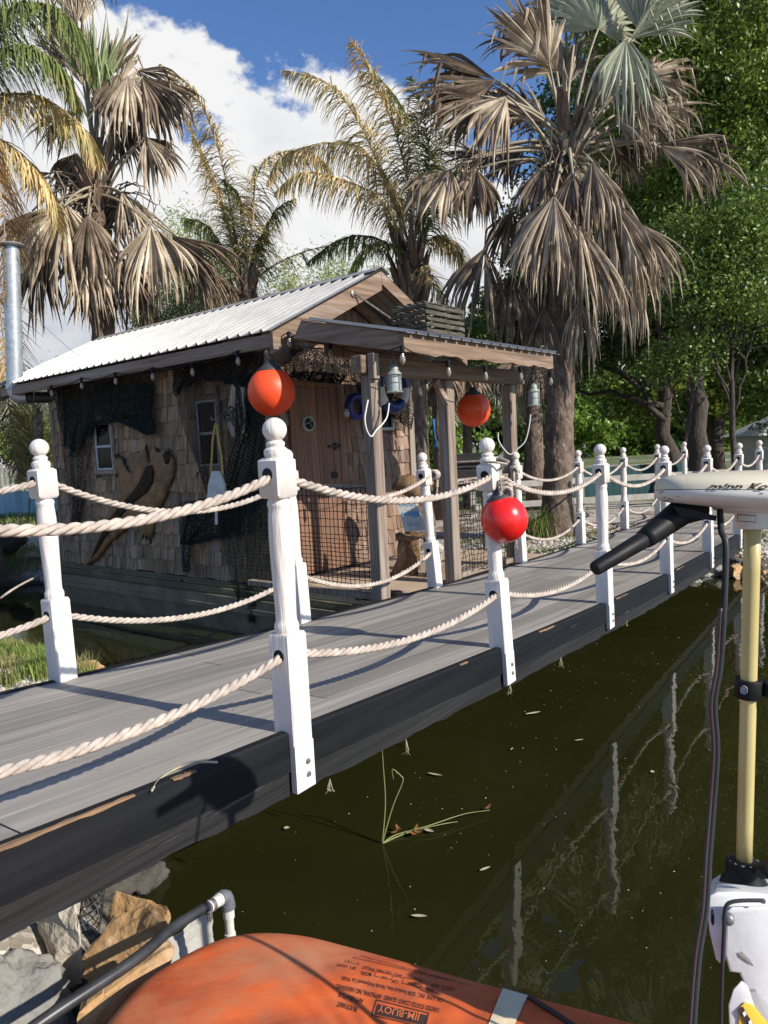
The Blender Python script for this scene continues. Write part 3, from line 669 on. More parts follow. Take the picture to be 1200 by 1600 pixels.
# corner trim
for a_ in ((-.012, .07, -.022, .04, .41, ZE-.05), (HW-.07, HW+.02, -.022, .04, .41, ZE-.06), (-.012, .05, HL-.05, HL+.01, .41, ZE-.05)): part('corner_trim', MB(HM).cbox(*a_), M_post)
def window(R, bar=True):
    y0_, y1_, z0, z1 = R; mb = MB(HM); t = .024
    mb.cbox(-.012,.03,y0_,y0_+t,z0,z1); mb.cbox(-.012,.03,y1_-t,y1_,z0,z1); mb.cbox(-.012,.03,y0_+t,y1_-t,z0,z0+t); mb.cbox(-.012,.03,y0_+t,y1_-t,z1-t,z1)
    zc = (z0+z1)/2; mb.cbox(-.016,.03,y0_+t,y1_-t,zc-.014,zc+.014)
    wf = part('window', mb, M_winfr)
    mb = MB(HM); mb.box(.004,.012,y0_+.01,y1_-.01,z0+.01,z1-.01); obj('pane', mb, M_glass, wf)
    mb = MB(HM); s = .05
    mb.cbox(-.02,.02,y0_-s,y0_-.002,z0-s,z1+s); mb.cbox(-.02,.02,y1_+.002,y1_+s,z0-s,z1+s); mb.cbox(-.018,.02,y0_-.002,y1_+.002,z1+.002,z1+s); mb.cbox(-.03,.02,y0_-.002,y1_+.002,z0-s,z0-.002)
    obj('trim_board', mb, M_beamW, wf)
window(R1); window(R2)
# gable window
mb = MB(HM); a, b, c, d = GW; t = .03
mb.cbox(a,a+t,-.03,.02,c,d); mb.cbox(b-t,b,-.03,.02,c,d); mb.cbox(a+t,b-t,-.03,.02,c,c+t); mb.cbox(a+t,b-t,-.03,.02,d-t,d)
wf = part('window', mb, M_winfr, label='small white framed window in the gable wall'); mb = MB(HM); mb.box(a+.01,b-.01,-.005,.0,c+.01,d-.01); obj('pane', mb, M_glass, wf)
# door
mb = MB(HM); n = 6
for i in range(n):
    xa = DX0+(DX1-DX0)*i/n; xb = DX0+(DX1-DX0)*(i+1)/n; mb.cbox(xa+.001, xb-.001, -.018, .02, .49, DZ1, .003)
door = part('door', mb, M_doorw)
mb = MB(HM); mb.cbox(DX0-.06, DX0-.003, -.026, .02, .49, DZ1+.06); mb.cbox(DX1+.003, DX1+.06, -.026, .02, .49, DZ1+.06); mb.cbox(DX0-.003, DX1+.003, -.026, .02, DZ1+.003, DZ1+.06)
part('door_frame', mb, M_doorw)
pc = gl(481, 662, -.02); mb = MB()
cw = HM @ Vector((pc.x, -.018, pc.z)); ring = []
for r, o in ((.074,0),(.078,.014),(.070,.024),(.058,.026),(.052,.016)):
    ring.append([cw - gY*o + gX*(r*1.12*cos(A)) + Vector((0,0,1))*(r*sin(A)) for A in [2*pi*k/28 for k in range(28)]])
mb.loft(ring, cap=False); obj('porthole_ring', mb, M_lant, door, smooth=True)
mb = MB(); mb.loft([[cw - gY*.012 + gX*(.06*cos(A)) + Vector((0,0,1))*(.054*sin(A)) for A in [2*pi*k/28 for k in range(28)]], [cw - gY*.0 + gX*(.06*cos(A)) + Vector((0,0,1))*(.054*sin(A)) for A in [2*pi*k/28 for k in range(28)]]])
obj('porthole_glass', mb, M_darkin, door)
mb = MB()
for px_ in ([(474,652),(474,664)],[(474,664),(484,660),(488,668)],[(478,670),(486,672)],[(484,652),(487,660)]):
    mb.tube([HM @ (gl(u, v, -.034)) for u, v in px_], .002, 5)
obj('etched_drawing', mb, M_white, door)
hp = gl(524, 697, -.03); mb = MB(HM); mb.cbox(hp.x-.10, hp.x+.08, -.036, -.019, hp.z-.012, hp.z+.012); mb.cbox(hp.x-.012, hp.x+.022, -.04, -.019, hp.z-.035, hp.z+.035)
mb.lathe([(.015,-.005),(.02,0),(.015,.005)], c=(hp.x+.06, -.04, hp.z), n=10, axis=(0,1,0)); obj('hinge', mb, M_iron, door)
hp = gl(524, 742, -.03); mb = MB(HM); mb.cbox(hp.x-.04, hp.x+.03, -.036, -.019, hp.z-.03, hp.z+.03); mb.tube([(hp.x,-.05,hp.z-.03),(hp.x,-.06,hp.z),(hp.x,-.05,hp.z+.03)], .006, 6); obj('handle', mb, M_iron, door)
# main roof
def corrugated(p00, p10, p01, p11, pitch=.13, h=.024, thick=.003):
    """panel spanned from eave edge (p00->p10) to ridge edge (p01->p11); ribs run eave to ridge"""
    p00, p10, p01, p11 = map(Vector, (p00, p10, p01, p11)); Lr = (p10-p00).length; n = int(Lr/pitch); up = (p10-p00).cross(p01-p00).normalized()
    if up.z < 0: up = -up
    st = []; 
    for i in range(n+1):
        for f, hh in ((0,0),(.35,0),(.68,0),(.74,1),(.84,1),(.90,0)):
            s = (i+f)*pitch
            if s <= Lr: st.append((s/Lr, hh*h))
    st.append((1, 0)); vs = []; fs = []
    m = 3
    for f, hh in st:
        for j in range(m+1):
            q = p00.lerp(p10, f).lerp(p01.lerp(p11, f), j/m)+up*hh; vs += [q, q-up*thick]
    w_ = (m+1)*2
    for i in range(len(st)-1):
        for j in range(m):
            a = i*w_+j*2; b = a+2; c = a+w_; d = b+w_
            fs += [(a, c, d, b), (a+1, b+1, d+1, c+1)]
        a = i*w_; c = a+w_; fs.append((a, a+1, c+1, c)); a = i*w_+m*2; c = a+w_; fs.append((a, c, c+1, a+1))
    return MB().add(vs, fs)
E0 = HM @ Vector((-OS, -OF, ZE)); E1 = HM @ Vector((-OS, HL+OB, ZE)); K0 = HM @ Vector((HW/2, -OF, ZR)); K1 = HM @ Vector((HW/2, HL+OB, ZR))
G0 = HM @ Vector((HW+OS, -OF, ZE)); G1 = HM @ Vector((HW+OS, HL+OB, ZE))
u3 = Vector((0,0,.016))
rf = part('roof', corrugated(E0+u3, E1+u3, K0+u3, K1+u3, pitch=.142), M_roof)
obj('far_slope', corrugated(G0+u3, G1+u3, K0+u3, K1+u3, pitch=.118), M_roof, rf)
mb = MB(HM)
for s in (-1, 1):
    a = [(HW/2, ZR+.042), (HW/2+s*.12, ZR+.042-.12*kz)]
    vs = [(a[0][0], -OF-.02, a[0][1]), (a[1][0], -OF-.02, a[1][1]), (a[1][0], HL+OB+.02, a[1][1]), (a[0][0], HL+OB+.02, a[0][1])]
    vs += [(p[0], p[1], p[2]-.004) for p in vs]; mb.add(vs, [(0,1,2,3),(7,6,5,4),(0,4,5,1),(1,5,6,2),(2,6,7,3)])
obj('ridge_cap', mb, M_roof, rf)
mb = MB()
rr = random.Random(4)
for i in range(34):
    for fr in (.1, .38, .66, .93):
        f = (i+.18)*.142/(HL+OB+OF)
        if f < 1:
            c = (E0+u3).lerp(E1+u3, f).lerp((K0+u3).lerp(K1+u3, f), fr); mb.lathe([(.007,0),(.007,.004),(.003,.007)], c=c, n=6)
obj('roof_screw', mb, M_steel, rf)
# barge boards, eave boards, rafters, ridge beam
bh = .17
def barge(x0, x1, ya, yb, name='barge_board'):
    mb = MB(HM); z0, z1 = roofz(x0)-.004, roofz(x1)-.004
    vs = [(x0,ya,z0),(x1,ya,z1),(x1,ya,z1-bh),(x0,ya,z0-bh),(x0,yb,z0),(x1,yb,z1),(x1,yb,z1-bh),(x0,yb,z0-bh)]
    mb.add(vs, [(3,2,1,0),(4,5,6,7),(0,1,5,4),(1,2,6,5),(2,3,7,6),(3,0,4,7)]); return part(name, mb, M_beam)
barge(-OS+.005, HW/2-.002, -OF-.01, -OF+.03); bh = .115; barge(HW/2+.002, HW+OS-.005, -OF-.01, -OF+.03); bh = .17; barge(-OS+.005, HW/2-.002, HL+OB-.04, HL+OB); barge(HW/2+.002, HW+OS-.005, HL+OB-.04, HL+OB)
mb = MB(HM); mb.cbox(-OS+.01, -OS+.045, -OF+.032, HL+OB-.045, ZE-.115, ZE-.006); mb.cbox(HW+OS-.045, HW+OS-.01, -OF+.032, HL+OB-.045, ZE-.115, ZE-.006)
part('eave_board', mb, M_beamW)
mb = MB(HM)
for y in np.arange(0.1, HL+.3, .5):
    for s, xa in ((1, -OS+.05), (-1, HW+OS-.05)):
        xm = HW/2; p = Vector((xa, y, roofz(xa)-.055)); q = Vector((xm, y, ZR-.055)); mb.beam(p, q, .04, .08)
mb.cbox(HW/2-.02, HW/2+.02, -OF+.032, HL+OB-.045, ZR-.15, ZR-.02)
part('rafter', mb, M_beam)
mb = MB(HM); mb.beam((HW/2+.04,-.05,ZR-.12),(HW+.0,-.05,ZR-.12-kz*(HW/2-.04)), .05, .09); part('gable_brace', mb, M_beam)
mb = MB(HM); bx = HW/2-.42; mb.tube([(bx,-OF-.03,roofz(bx)-.06),(bx+.05,-OF-.035,roofz(bx)-.08),(bx+.32,-.9,2.68)], .010, 6); mb.lathe([(.03,-.005),(.032,.002),(.015,.008)], c=(bx,-OF-.02,roofz(bx)-.06), n=12, axis=(0,-1,0)); part('iron_stay', mb, M_steel)
# porch
PX = [-.29+.0, .724, 1.76]; PY = [-1.506, -1.46, -1.46]; PRX0, PRX1 = -.31, 1.93; PRY0, PRY1 = -1.84, -.86
def prz(y): return 2.425+(y-PRY0)*.235
for i in range(3):
    mb = MB(HM); x, y = PX[i], PY[i]; h = .052; mb.cbox(x-h, x+h, y-h, y+h, .47 if i else .44, 2.17, .008)
    pp = part('porch_post', mb, M_post)
mb = MB(HM); mb.cbox(-.42, 1.93, -1.54, -1.44, 2.172, 2.30, .006)
part('porch_beam', mb, M_beam)
part('post_block', MB(HM).cbox(PX[0]-.075, PX[0]-.01, PY[0]-.10, PY[0]-.042, 2.13, 2.31), M_post); part('post_block', MB(HM).cbox(PX[2]+.056, PX[2]+.10, PY[2]-.06, PY[2]+.06, 2.13, 2.31), M_post)
mb = MB(HM)
for x in (PX[1],): mb.beam((x-.20,-1.49,2.16),(x-.03,-1.49,1.98), .05, .05)
part('knee_brace', mb, M_beam)
fh = .135
mb = MB(HM)                                                     # side fascia (slopes with roof)
vs = []
for x in (PRX0, PRX0+.04):
    vs += [(x,PRY0+.04,prz(PRY0)-.008),(x,PRY1-.35+.0,prz(PRY1-.35)-.008),(x,PRY1-.25,prz(PRY1-.35)-.06),(x,PRY1+.0,prz(PRY1-.0)-fh+.02),(x,PRY0+.04,prz(PRY0)-fh)]
vs = []
for x in (PRX0, PRX0+.04):
    vs += [(x,PRY0+.04,prz(PRY0+.04)-.008),(x,PRY1,prz(PRY1)-.008),(x,PRY1+.10,prz(PRY1)-fh),(x,PRY0+.04,prz(PRY0+.04)-fh)]
mb.add(vs, [(3,2,1,0),(4,5,6,7),(0,1,5,4),(1,2,6,5),(2,3,7,6),(3,0,4,7)]); part('side_fascia', mb, M_beamW)
mb = MB(HM); n = 24; vs = []
for i in range(n+1):
    x = PRX0+(PRX1-PRX0)*i/n; wob = .008*sin(i*1.3)+.006*sin(i*2.9)
    vs += [(x,PRY0,prz(PRY0)-.008),(x,PRY0,prz(PRY0)-fh+wob),(x,PRY0+.04,prz(PRY0)-fh+wob),(x,PRY0+.04,prz(PRY0)-.008)]
mb.add(vs, [(i*4+k, (i+1)*4+k, (i+1)*4+(k+1) % 4, i*4+(k+1) % 4) for i in range(n) for k in range(4)]+[(0,1,2,3),(n*4+3,n*4+2,n*4+1,n*4)]); part('front_fascia', mb, M_beam)
a = HM @ Vector((PRX0-.02, PRY0-.04, prz(PRY0-.04)+.002)); b = HM @ Vector((PRX1+.06, PRY0-.04, prz(PRY0-.04)+.002)); c = HM @ Vector((PRX0-.02, PRY1, prz(PRY1)+.002)); d = HM @ Vector((PRX1+.06, PRY1, prz(PRY1)+.002))
part('porch_roof', corrugated(a, b, c, d, pitch=.142), M_roof)
mb = MB(HM); mb.box(PRX0+.1, PRX1, -.85, -.45, 2.56, 2.569)
mb.cbox(.35, 1.9, -.50, -.451, 2.46, 2.559); part('porch_ceiling', mb, M_beam)
mb = MB(HM)
for x in np.arange(PRX0+.08, PRX1, .42): mb.beam((x, PRY0+.05, prz(PRY0+.05)-.06), (x, -.02, prz(-.02)-.06-.0), .04, .09) if False else mb.beam((x, PRY0+.05, prz(PRY0+.05)-.065), (x, PRY1, prz(PRY1)-.065), .04, .08)
part('porch_rafter', mb, M_beamW)
# porch railings with nets
def netgrid(P, r, diamond=True):
    """P: array (nr,nc,3) of knots; returns prism wires along the grid"""
    P = np.asarray(P); nr, nc = P.shape[:2]; E = []
    if diamond:
        for i in range(nr-1):
            for j in range(i % 2, nc-1, 2):
                E += [((i, j), (i+1, j+1))]
                if j > 0: E += [((i, j), (i+1, j-1))]
            if (nc-1-(i % 2)) % 2 == 0: E += [((i, nc-1), (i+1, nc-2))]
    else:
        E += [((i, j), (i, j+1)) for i in range(nr) for j in range(nc-1)]+[((i, j), (i+1, j)) for i in range(nr-1) for j in range(nc)]
    ia = np.array([a[0]*nc+a[1] for a, b in E]); ib = np.array([b[0]*nc+b[1] for a, b in E]); Q = P.reshape(-1, 3); A = Q[ia]; B = Q[ib]
    d = B-A; d /= np.linalg.norm(d, axis=1, keepdims=True)+1e-9; h = np.array([.31, .77, .23]); x = np.cross(d, h); x /= np.linalg.norm(x, axis=1, keepdims=True)+1e-9; y = np.cross(d, x)
    vs = []
    for k in range(3):
        a = 2*pi*k/3; o = (x*cos(a)+y*sin(a))*r; vs += [A+o, B+o]
    V = np.stack(vs, 1).reshape(-1, 3); n = len(E); b0 = np.arange(n)[:, None]*6
    F = np.concatenate([b0+np.array([[0,1,3,2]]), b0+np.array([[2,3,5,4]]), b0+np.array([[4,5,1,0]])]); return V, F
def interp_rows(rows, nr, nc):
    """rows: list of lists of Vectors -> dense grid"""
    R = []
    for r in rows:
        r = [np.array(p) for p in r]; m = len(r)-1; R.append([r[min(int(j*m/(nc-1)), m-1)]*(1-(j*m/(nc-1)-min(int(j*m/(nc-1)), m-1)))+r[min(int(j*m/(nc-1)), m-1)+1]*(j*m/(nc-1)-min(int(j*m/(nc-1)), m-1)) for j in range(nc)])
    R = np.array(R); m = len(rows)-1; out = []
    for i in range(nr):
        f = i*m/(nr-1); k = min(int(f), m-1); f -= k; out.append(R[k]*(1-f)+R[k+1]*f)
    return np.array(out)
mb = MB(HM); z1 = 1.335
mb.cbox(PX[0]-.03, PX[0]+.03, -1.45, -.03, z1, z1+.045)
r1 = part('side_rail', mb, M_post); part('side_rail', MB(HM).cbox(PX[0]-.03, PX[0]+.03, -1.45, -.03, .52, .565), M_post)
rows = [[HM @ Vector((PX[0]-.036+.012*sin(6*y)*(1 if z < 1.2 else .3), y, z)) for y in np.linspace(-1.44, -.05, 12)] for z in (z1+.02, 1.0, .8, .60)]
G = interp_rows(rows, 19, 30); G += (rng.random(G.shape)-.5)*.006
obj('net', netgrid(G, .0032, False), M_netk, r1)
mb = MB(HM); mb.cbox(PX[1]+.06, PX[2]-.06, -1.49, -1.43, 1.30, 1.345); mb.cbox(PX[1]+.06, PX[2]-.06, -1.49, -1.43, .50, .545); mb.cbox(PX[1]+.06, PX[1]+.10, -1.48, -1.44, .545, 1.30)
r2 = part('front_rail', mb, M_post)
rows = [[HM @ Vector((x, -1.496+.01*sin(8*x), z)) for x in np.linspace(PX[1]+.06, PX[2]-.06, 12)] for z in (1.32, 1.0, .8, .53)]
G = interp_rows(rows, 18, 20); G += (rng.random(G.shape)-.5)*.02; obj('net', netgrid(G, .0036, False), M_netk, r2)
# stove pipe
pb = HMI @ atY(82, 622, 9.0)
pj = HM @ Vector((-.27, HL+.30, 0)); pY = pj.y
tA = wl(80, 623, -.05); zc = tA.z
q0 = HM @ Vector((.1, HL-.12, zc))
elb = onP(35, 621, q0, Vector((0,1,0))); top = onP(17, 384, elb, Vector((0,1,0)))
elb = Vector((elb.x, elb.y, elb.z)); 
sp = thing('stovepipe', 'tall galvanised stovepipe with a round cap at the left end of the cabin', 'stovepipe', (elb.x, elb.y, elb.z-.1))
sx = top.x; sp_d = (Vector((sx, elb.y, elb.z))-q0)
mb = MB(); mb.tube([q0, Vector((elb.x+.02, elb.y, elb.z))], .066, 20); obj('black_run', mb, M_pipeblk, sp, smooth=True)
xb_ = onP(23, 600, elb, Vector((0,1,0))).x; ex = Vector((xb_, elb.y, elb.z))
mb = MB(); bend = [ex+Vector((.12,0,-.0))]+[ex+Vector((.1-.1*sin(a), 0, .1-.1*cos(a))) for a in [radians(15*i) for i in range(7)]]
mb.tube(bend, [.080,.082,.085,.088,.090,.092,.094,.094], 20); mb.tube([ex+Vector((.12,0,0)), ex+Vector((.15,0,0))], .082, 20); obj('elbow', mb, M_pipe, sp, smooth=True)
mb = MB(); tp = Vector((top.x, elb.y, top.z-.02)); bt_ = Vector((xb_, elb.y, elb.z+.10)); mb.tube([bt_, bt_+Vector((0,0,.06))], .104, 20); mb.tube([bt_, tp], .094, 24)
mb.tube([bt_.lerp(tp, .58), bt_.lerp(tp, .6)], .0955, 24); obj('pipe', mb, M_pipe, sp, smooth=True)
mb = MB(); mb.lathe([(.06,-.02),(.155,-.005),(.16,.0),(.145,.015),(.02,.05)], c=tp+Vector((0,0,.02)), n=28); obj('cap', mb, M_pipe, sp, smooth=True)
# shelf-like rope stay wires from the pipe to the roof
mb = MB(); a = tp.lerp(ex, .3); b = HM @ Vector((.2, HL-.4, roofz(.2)+.04)); mb.tube([a+(b-a)*(i/10)-Vector((0,0,.12*(i/10)*(1-i/10))) for i in range(11)], .003, 4); obj('stay_wire', mb, M_steel, sp)

# ------------------------------------------------------------------ wall decorations
def px_net(rows, nr, nc, off, amp, m, r, label, fold=9, diamond=True, plane='wall', seed=0, name='fishing_net'):
    rr = np.random.default_rng(seed); R = []
    for row in rows:
        q = []
        for (u, v) in row:
            p = wl(u, v, off) if plane == 'wall' else gl(u, v, -off); q.append(p)
        R.append(q)
    G = interp_rows(R, nr, nc)
    I, J = np.meshgrid(np.arange(nr)/nr, np.arange(nc)/nc, indexing='ij')
    wv_ = amp*(np.sin(J*fold*2*pi+I*3+seed)*.5+np.sin(J*fold*4.7+I*6+seed*2)*.3+np.sin(I*7+J*9)*.2); ax = 0 if plane == 'wall' else 1
    G[..., ax] -= np.abs(wv_)+.004; G += (rr.random(G.shape)-.5)*np.array([.006, .012, .012])
    oth = 1-ax; G[..., oth] += amp*.8*np.sin(J*fold*2*pi+I*4)*I
    W = (np.c_[G.reshape(-1, 3), np.ones(nr*nc)] @ np.array(HM).T)[:, :3].reshape(nr, nc, 3)
    V, F = netgrid(W, r, diamond)
    return obj(name, (V, F), m, label=label, category='fishing net', group='old fishing nets draped on the cabin')
px_net([[(86,600),(120,606),(160,598),(200,592),(243,585)],[(92,640),(125,660),(160,655),(200,650),(242,640)],[(100,690),(122,715),(150,668),(190,655),(240,678)]], 46, 90, .03, .07, M_netd, .0046, 'dark green net bunched under the eave above the left window', seed=1, fold=7)
px_net([[(90,612),(122,612),(150,610)],[(95,680),(125,680),(150,672)],[(112,790),(122,790),(134,780)],[(112,835),(118,838),(126,828)]], 80, 34, .02, .03, M_netb, .0032, 'brown net strip hanging at the cabin left corner', seed=2, fold=3)
px_net([[(238,600),(225,600),(150,600)],[(240,640),(215,660),(140,640)],[(242,676),(232,680),(228,672)]], 44, 60, .06, .05, M_netd, .0045, 'dark green net swag hanging down between the two windows', seed=3, fold=4)
px_net([[(272,575),(320,585),(385,588)],[(280,640),(320,650),(380,660)],[(300,700),(330,740),(372,760)],[(330,790),(350,830),(380,840)]], 110, 52, .055, .02, M_netb, .0022, 'fine brown net stretched over the right window', seed=4, fold=2)
px_net([[(272,572),(320,568),(370,560),(415,548)],[(274,600),(320,588),(370,590),(416,590)],[(275,620),(310,592),(372,600),(412,612)]], 26, 90, .09, .05, M_netk, .005, 'black net bundled along the eave above the right window', seed=5, fold=6)
px_net([[(372,590),(392,585),(414,580)],[(385,660),(400,665),(416,665)],[(350,770),(385,760),(416,760)],[(285,790),(340,800),(416,830)],[(285,850),(296,850),(300,850)]], 120, 46, .05, .06, M_netd, .0042, 'big dark green net falling diagonally behind the white buoy', seed=6, fold=3)
px_net([[(285,785),(300,780),(310,785)],[(284,840),(296,842),(306,840)],[(286,892),(293,896),(300,890)]], 60, 16, .05, .05, M_netd, .0026, 'narrow dark green net tail hanging low on the shingles', seed=7, fold=2)
px_net([[(335,800),(370,790),(414,740)],[(350,850),(385,850),(415,830)],[(362,900),(390,905),(414,900)],[(372,940),(390,965),(402,975)]], 90, 34, .10, .05, M_netd, .0026, 'green net trailing from the cabin corner down to the hull', seed=8, fold=3)
px_net([[(452,545),(490,545),(545,560)],[(456,575),(490,580),(540,585)],[(450,590),(490,597),(530,600)]], 30, 60, .10, .05, M_netk, .005, 'black net bunched above the cabin door', plane='gable', seed=9, fold=5)
px_net([[(535,560),(590,560),(645,575)],[(550,600),(600,600),(644,610)],[(560,640),(600,630),(643,640)],[(566,655),(610,650),(640,672)]], 60, 60, .06, .05, M_netk, .004, 'black net around the small gable window', plane='gable', seed=10, fold=4)
# hide
AL = [(355,1425),(392,1375),(425,1290),(455,1215),(495,1150),(520,1118),(512,1085),(505,1040),(492,1015),(486,990),(492,972),(500,985),(508,968),(514,982),(524,975),(524,992),(540,1025),(558,1040),(565,1000),(585,962),(606,938),(616,936),(624,975),(634,1006),
      (640,975),(640,945),(656,930),(665,950),(682,948),(690,938),(708,934),(718,955),(736,980),(738,1020),(730,1060),(712,1095),(700,1135),(682,1172),(655,1200),(640,1215),(650,1250),(648,1285),(640,1312),(626,1298),(612,1300),(604,1272),(598,1238),(575,1235),(545,1262),(505,1295),(462,1335),(420,1392),(380,1420)]
def crop1(p): return (p[0]/2.6667, 350+p[1]/2.6667)
def triangulate(poly):
    from mathutils.geometry import tessellate_polygon
    return tessellate_polygon([[Vector((a, b, 0)) for a, b in poly]])
lp = [wl(*crop1(p)) for p in AL]; poly = [(p.y, p.z) for p in lp]
def relief(name, poly, x0, th, m, parent=None, inset=.5, **kw):
    """flat outline turned into a pillowed relief on the wall plane x = x0, growing towards -x (dense grid clipped to the outline)"""
    P = np.array(poly); a0, b0 = P.min(0); a1, b1 = P.max(0); step = .012; A, B = np.meshgrid(np.arange(a0-step, a1+2*step, step), np.arange(b0-step, b1+2*step, step), indexing='ij')
    d = np.full(A.shape, 1e9); ins = np.zeros(A.shape, bool); CX = A.copy(); CY = B.copy(); n = len(P)
    for i in range(n):
        a = P[i]; b = P[(i+1) % n]; ab = b-a; t = np.clip(((A-a[0])*ab[0]+(B-a[1])*ab[1])/(ab@ab), 0, 1); qx = a[0]+t*ab[0]; qy = a[1]+t*ab[1]; dd = np.hypot(A-qx, B-qy)
        u = dd < d; d = np.where(u, dd, d); CX = np.where(u, qx, CX); CY = np.where(u, qy, CY)
        ins ^= ((a[1] > B) != (b[1] > B)) & (A < (b[0]-a[0])*(B-a[1])/(b[1]-a[1]+1e-12)+a[0])
    X = np.where(ins, A, CX); Y = np.where(ins, B, CY); keepv = ins | (d < step*1.5)
    hgt = np.where(ins, th*np.sqrt(np.clip(d/.03, 0, 1)), 0)
    hgt = hgt*(1+.14*np.sin(A*46)*np.sin(B*39))
    nr, nc = A.shape; idx = -np.ones(A.shape, int); vs = []; 
    for i in range(nr):
        for j in range(nc):
            if keepv[i, j]: idx[i, j] = len(vs); vs.append((x0-.003-hgt[i, j], X[i, j], Y[i, j]))
    fs = []
    for i in range(nr-1):
        for j in range(nc-1):
            q = [idx[i, j], idx[i+1, j], idx[i+1, j+1], idx[i, j+1]]
            if min(q) >= 0 and (ins[i, j] or ins[i+1, j] or ins[i+1, j+1] or ins[i, j+1]): fs.append(tuple(q))
    mb = MB(HM); mb.add(vs, fs)
    return obj(name, mb, m, parent, smooth='full', **kw)
hide = obj('alligator_hide', MB(HM).prism(poly, -.022, -.034, lambda a, b, d: (d, a, b)), M_gator, label='tanned orange brown alligator hide with tail nailed to the shingle wall', category='animal hide')
relief('skin_bulge', poly, -.030, .012, M_gator, hide)
for c1, c2, c3_ in (((492,972),(490,960),(497,974)),((500,968),(505,955),(508,972)),((514,976),(521,966),(521,980)),((524,984),(533,976),(530,992)),((640,1312),(642,1330),(632,1304)),((626,1298),(622,1316),(618,1298)),((612,1300),(604,1314),(606,1290)),((665,950),(668,930),(676,950)),((616,936),(622,920),(626,950))):
    q = [wl(*crop1(p)) for p in (c1, c2, c3_)]; obj('claw', MB(HM).prism([(p.y, p.z) for p in q], -.024, -.040, lambda a, b, d: (d, a, b)), M_gatord, hide)
sc = [(620,1010),(650,1000),(662,1030),(655,1080),(630,1120),(590,1150),(545,1190),(500,1250),(455,1310),(420,1365),(385,1405),(430,1300),(470,1225),(520,1160),(570,1110),(600,1060)]
sp_ = [wl(*crop1(p)) for p in sc]; relief('back_scutes', [(p.y, p.z) for p in sp_], -.036, .020, M_gatord, hide)
hd = [(690,960),(705,940),(722,955),(728,985),(718,1005),(700,1000)]; sp_ = [wl(*crop1(p)) for p in hd]; relief('head_patch', [(p.y, p.z) for p in sp_], -.034, .018, M_gatord, hide)
# driftwood boards, iron bracket, foam buoy
def board_px(name, outline, off, th, m, **kw):
    q = [wl(u, v, off) for u, v in outline]; mb = MB(HM); mb.prism([(p.y, p.z) for p in q], -off-.0, -off-th, lambda a, b, d: (d, a, b)); return obj(name, mb, m, **kw)
board_px('driftwood_plank', [(366,598),(363,620),(358,650),(360,668),(366,682),(371,683),(373,660),(371,630),(372,606)], .06, .03, M_drift, label='left grey driftwood plank on the long wall', category='driftwood', group='driftwood planks beside the right window')
board_px('driftwood_plank', [(375,592),(374,620),(376,650),(380,672),(386,684),(389,680),(386,655),(388,630),(386,600),(382,588)], .06, .03, M_drift, label='right grey driftwood plank nearest the orange buoy', category='driftwood', group='driftwood planks beside the right window')
ib = thing('iron_bracket', 'scrolled black iron hook bracket holding the yellow rope of the white buoy', 'bracket', HM @ Vector((-.08, wl(366,655,.1).y, wl(366,655,.1).z)))
P_ = lambda u, v, o: HM @ wl(u, v, o)
mb = MB(); mb.tube([P_(u, v, o) for u, v, o in ((366,640,.10),(360,634,.14),(352,641,.2),(345,652,.28),(339,658,.34),(335,655,.36),(331,656,.38),(330,652,.38))], .007, 6); obj('arm', mb, M_steel, ib)
for (cu, cv, r) in ((356,652,7),(368,648,7),(367,660,6),(352,646,5),(362,640,6)):
    mb = MB(); mb.tube([P_(cu+r*(1-k/26)*cos(k*.5), cv+r*(1-k/26)*sin(k*.5), .12) for k in range(18)], .006, 6); obj('scroll', mb, M_iron, ib)
mb = MB(); mb.tube([P_(370,630,.1), P_(368,675,.1)], .009, 6); obj('backplate', mb, M_iron, ib)
fb = thing('foam_buoy', 'white wedge shaped foam buoy hanging on yellow rope before the right window', 'buoy', P_(338, 815, .35))
mb = MB(); o = .33
for path in ([(336,664),(332,690),(331,715),(329,742)],[(338,662),(342,690),(346,715),(348,742)],[(336,664),(338,661)]):
    twist_rope(mb, [P_(u, v, o) for u, v in path], R=.010, pitch=.05, step=.006)
obj('yellow_rope', mb, M_yrope, fb)
def ringr(u0, u1, v, dep):
    a = P_(u0, v, o); b = P_(u1, v, o); w_ = (b-a); n_ = -gX; c = .012
    return [a, a+w_*.15+n_*dep, b-w_*.15+n_*dep, b, b-w_*.15-n_*dep, a+w_*.15-n_*dep]
mb = MB(); mb.loft([ringr(332,344,736,.02), ringr(328,350,758,.045), ringr(327,351,782,.05), ringr(329,349,784,.045)]); obj('body', mb, M_wbuoy, fb)
mb = MB(); mb.tube([P_(338,784,o), P_(338,819,o)], .013, 8); obj('spindle', mb, M_wbuoy, fb)
# blue ring and lanterns
rc = gl(612, 606, -.35); rcw = HM @ rc
br = thing('swim_ring', 'blue swim ring with yellow and white patches hung under the porch roof', 'swim ring', rcw-Vector((0,0,.3)))
for k in range(8):
    mb = MB(); a0 = 2*pi*k/8; pts = [rcw+gX*(.20*cos(a0+i*pi/4/6))+Vector((0,0,1))*(.20*sin(a0+i*pi/4/6)) for i in range(7)]; mb.tube(pts, .058, 12, cap=False)
    obj('panel', mb, [M_blue, M_blue, M_yel, M_blue, M_white, M_blue, M_blue, M_white][k], br, smooth='full')
rc2 = HM @ gl(556, 635, -.3); mb = MB(); mb.tube([rc2+gX*(.10*cos(a))+Vector((0,0,1))*(.10*sin(a)) for a in [2*pi*i/24 for i in range(25)]], .035, 10, cap=False)
obj('float_ring', mb, M_blue, smooth='full', label='small dark blue ring hung left of the first porch post', category='float ring')
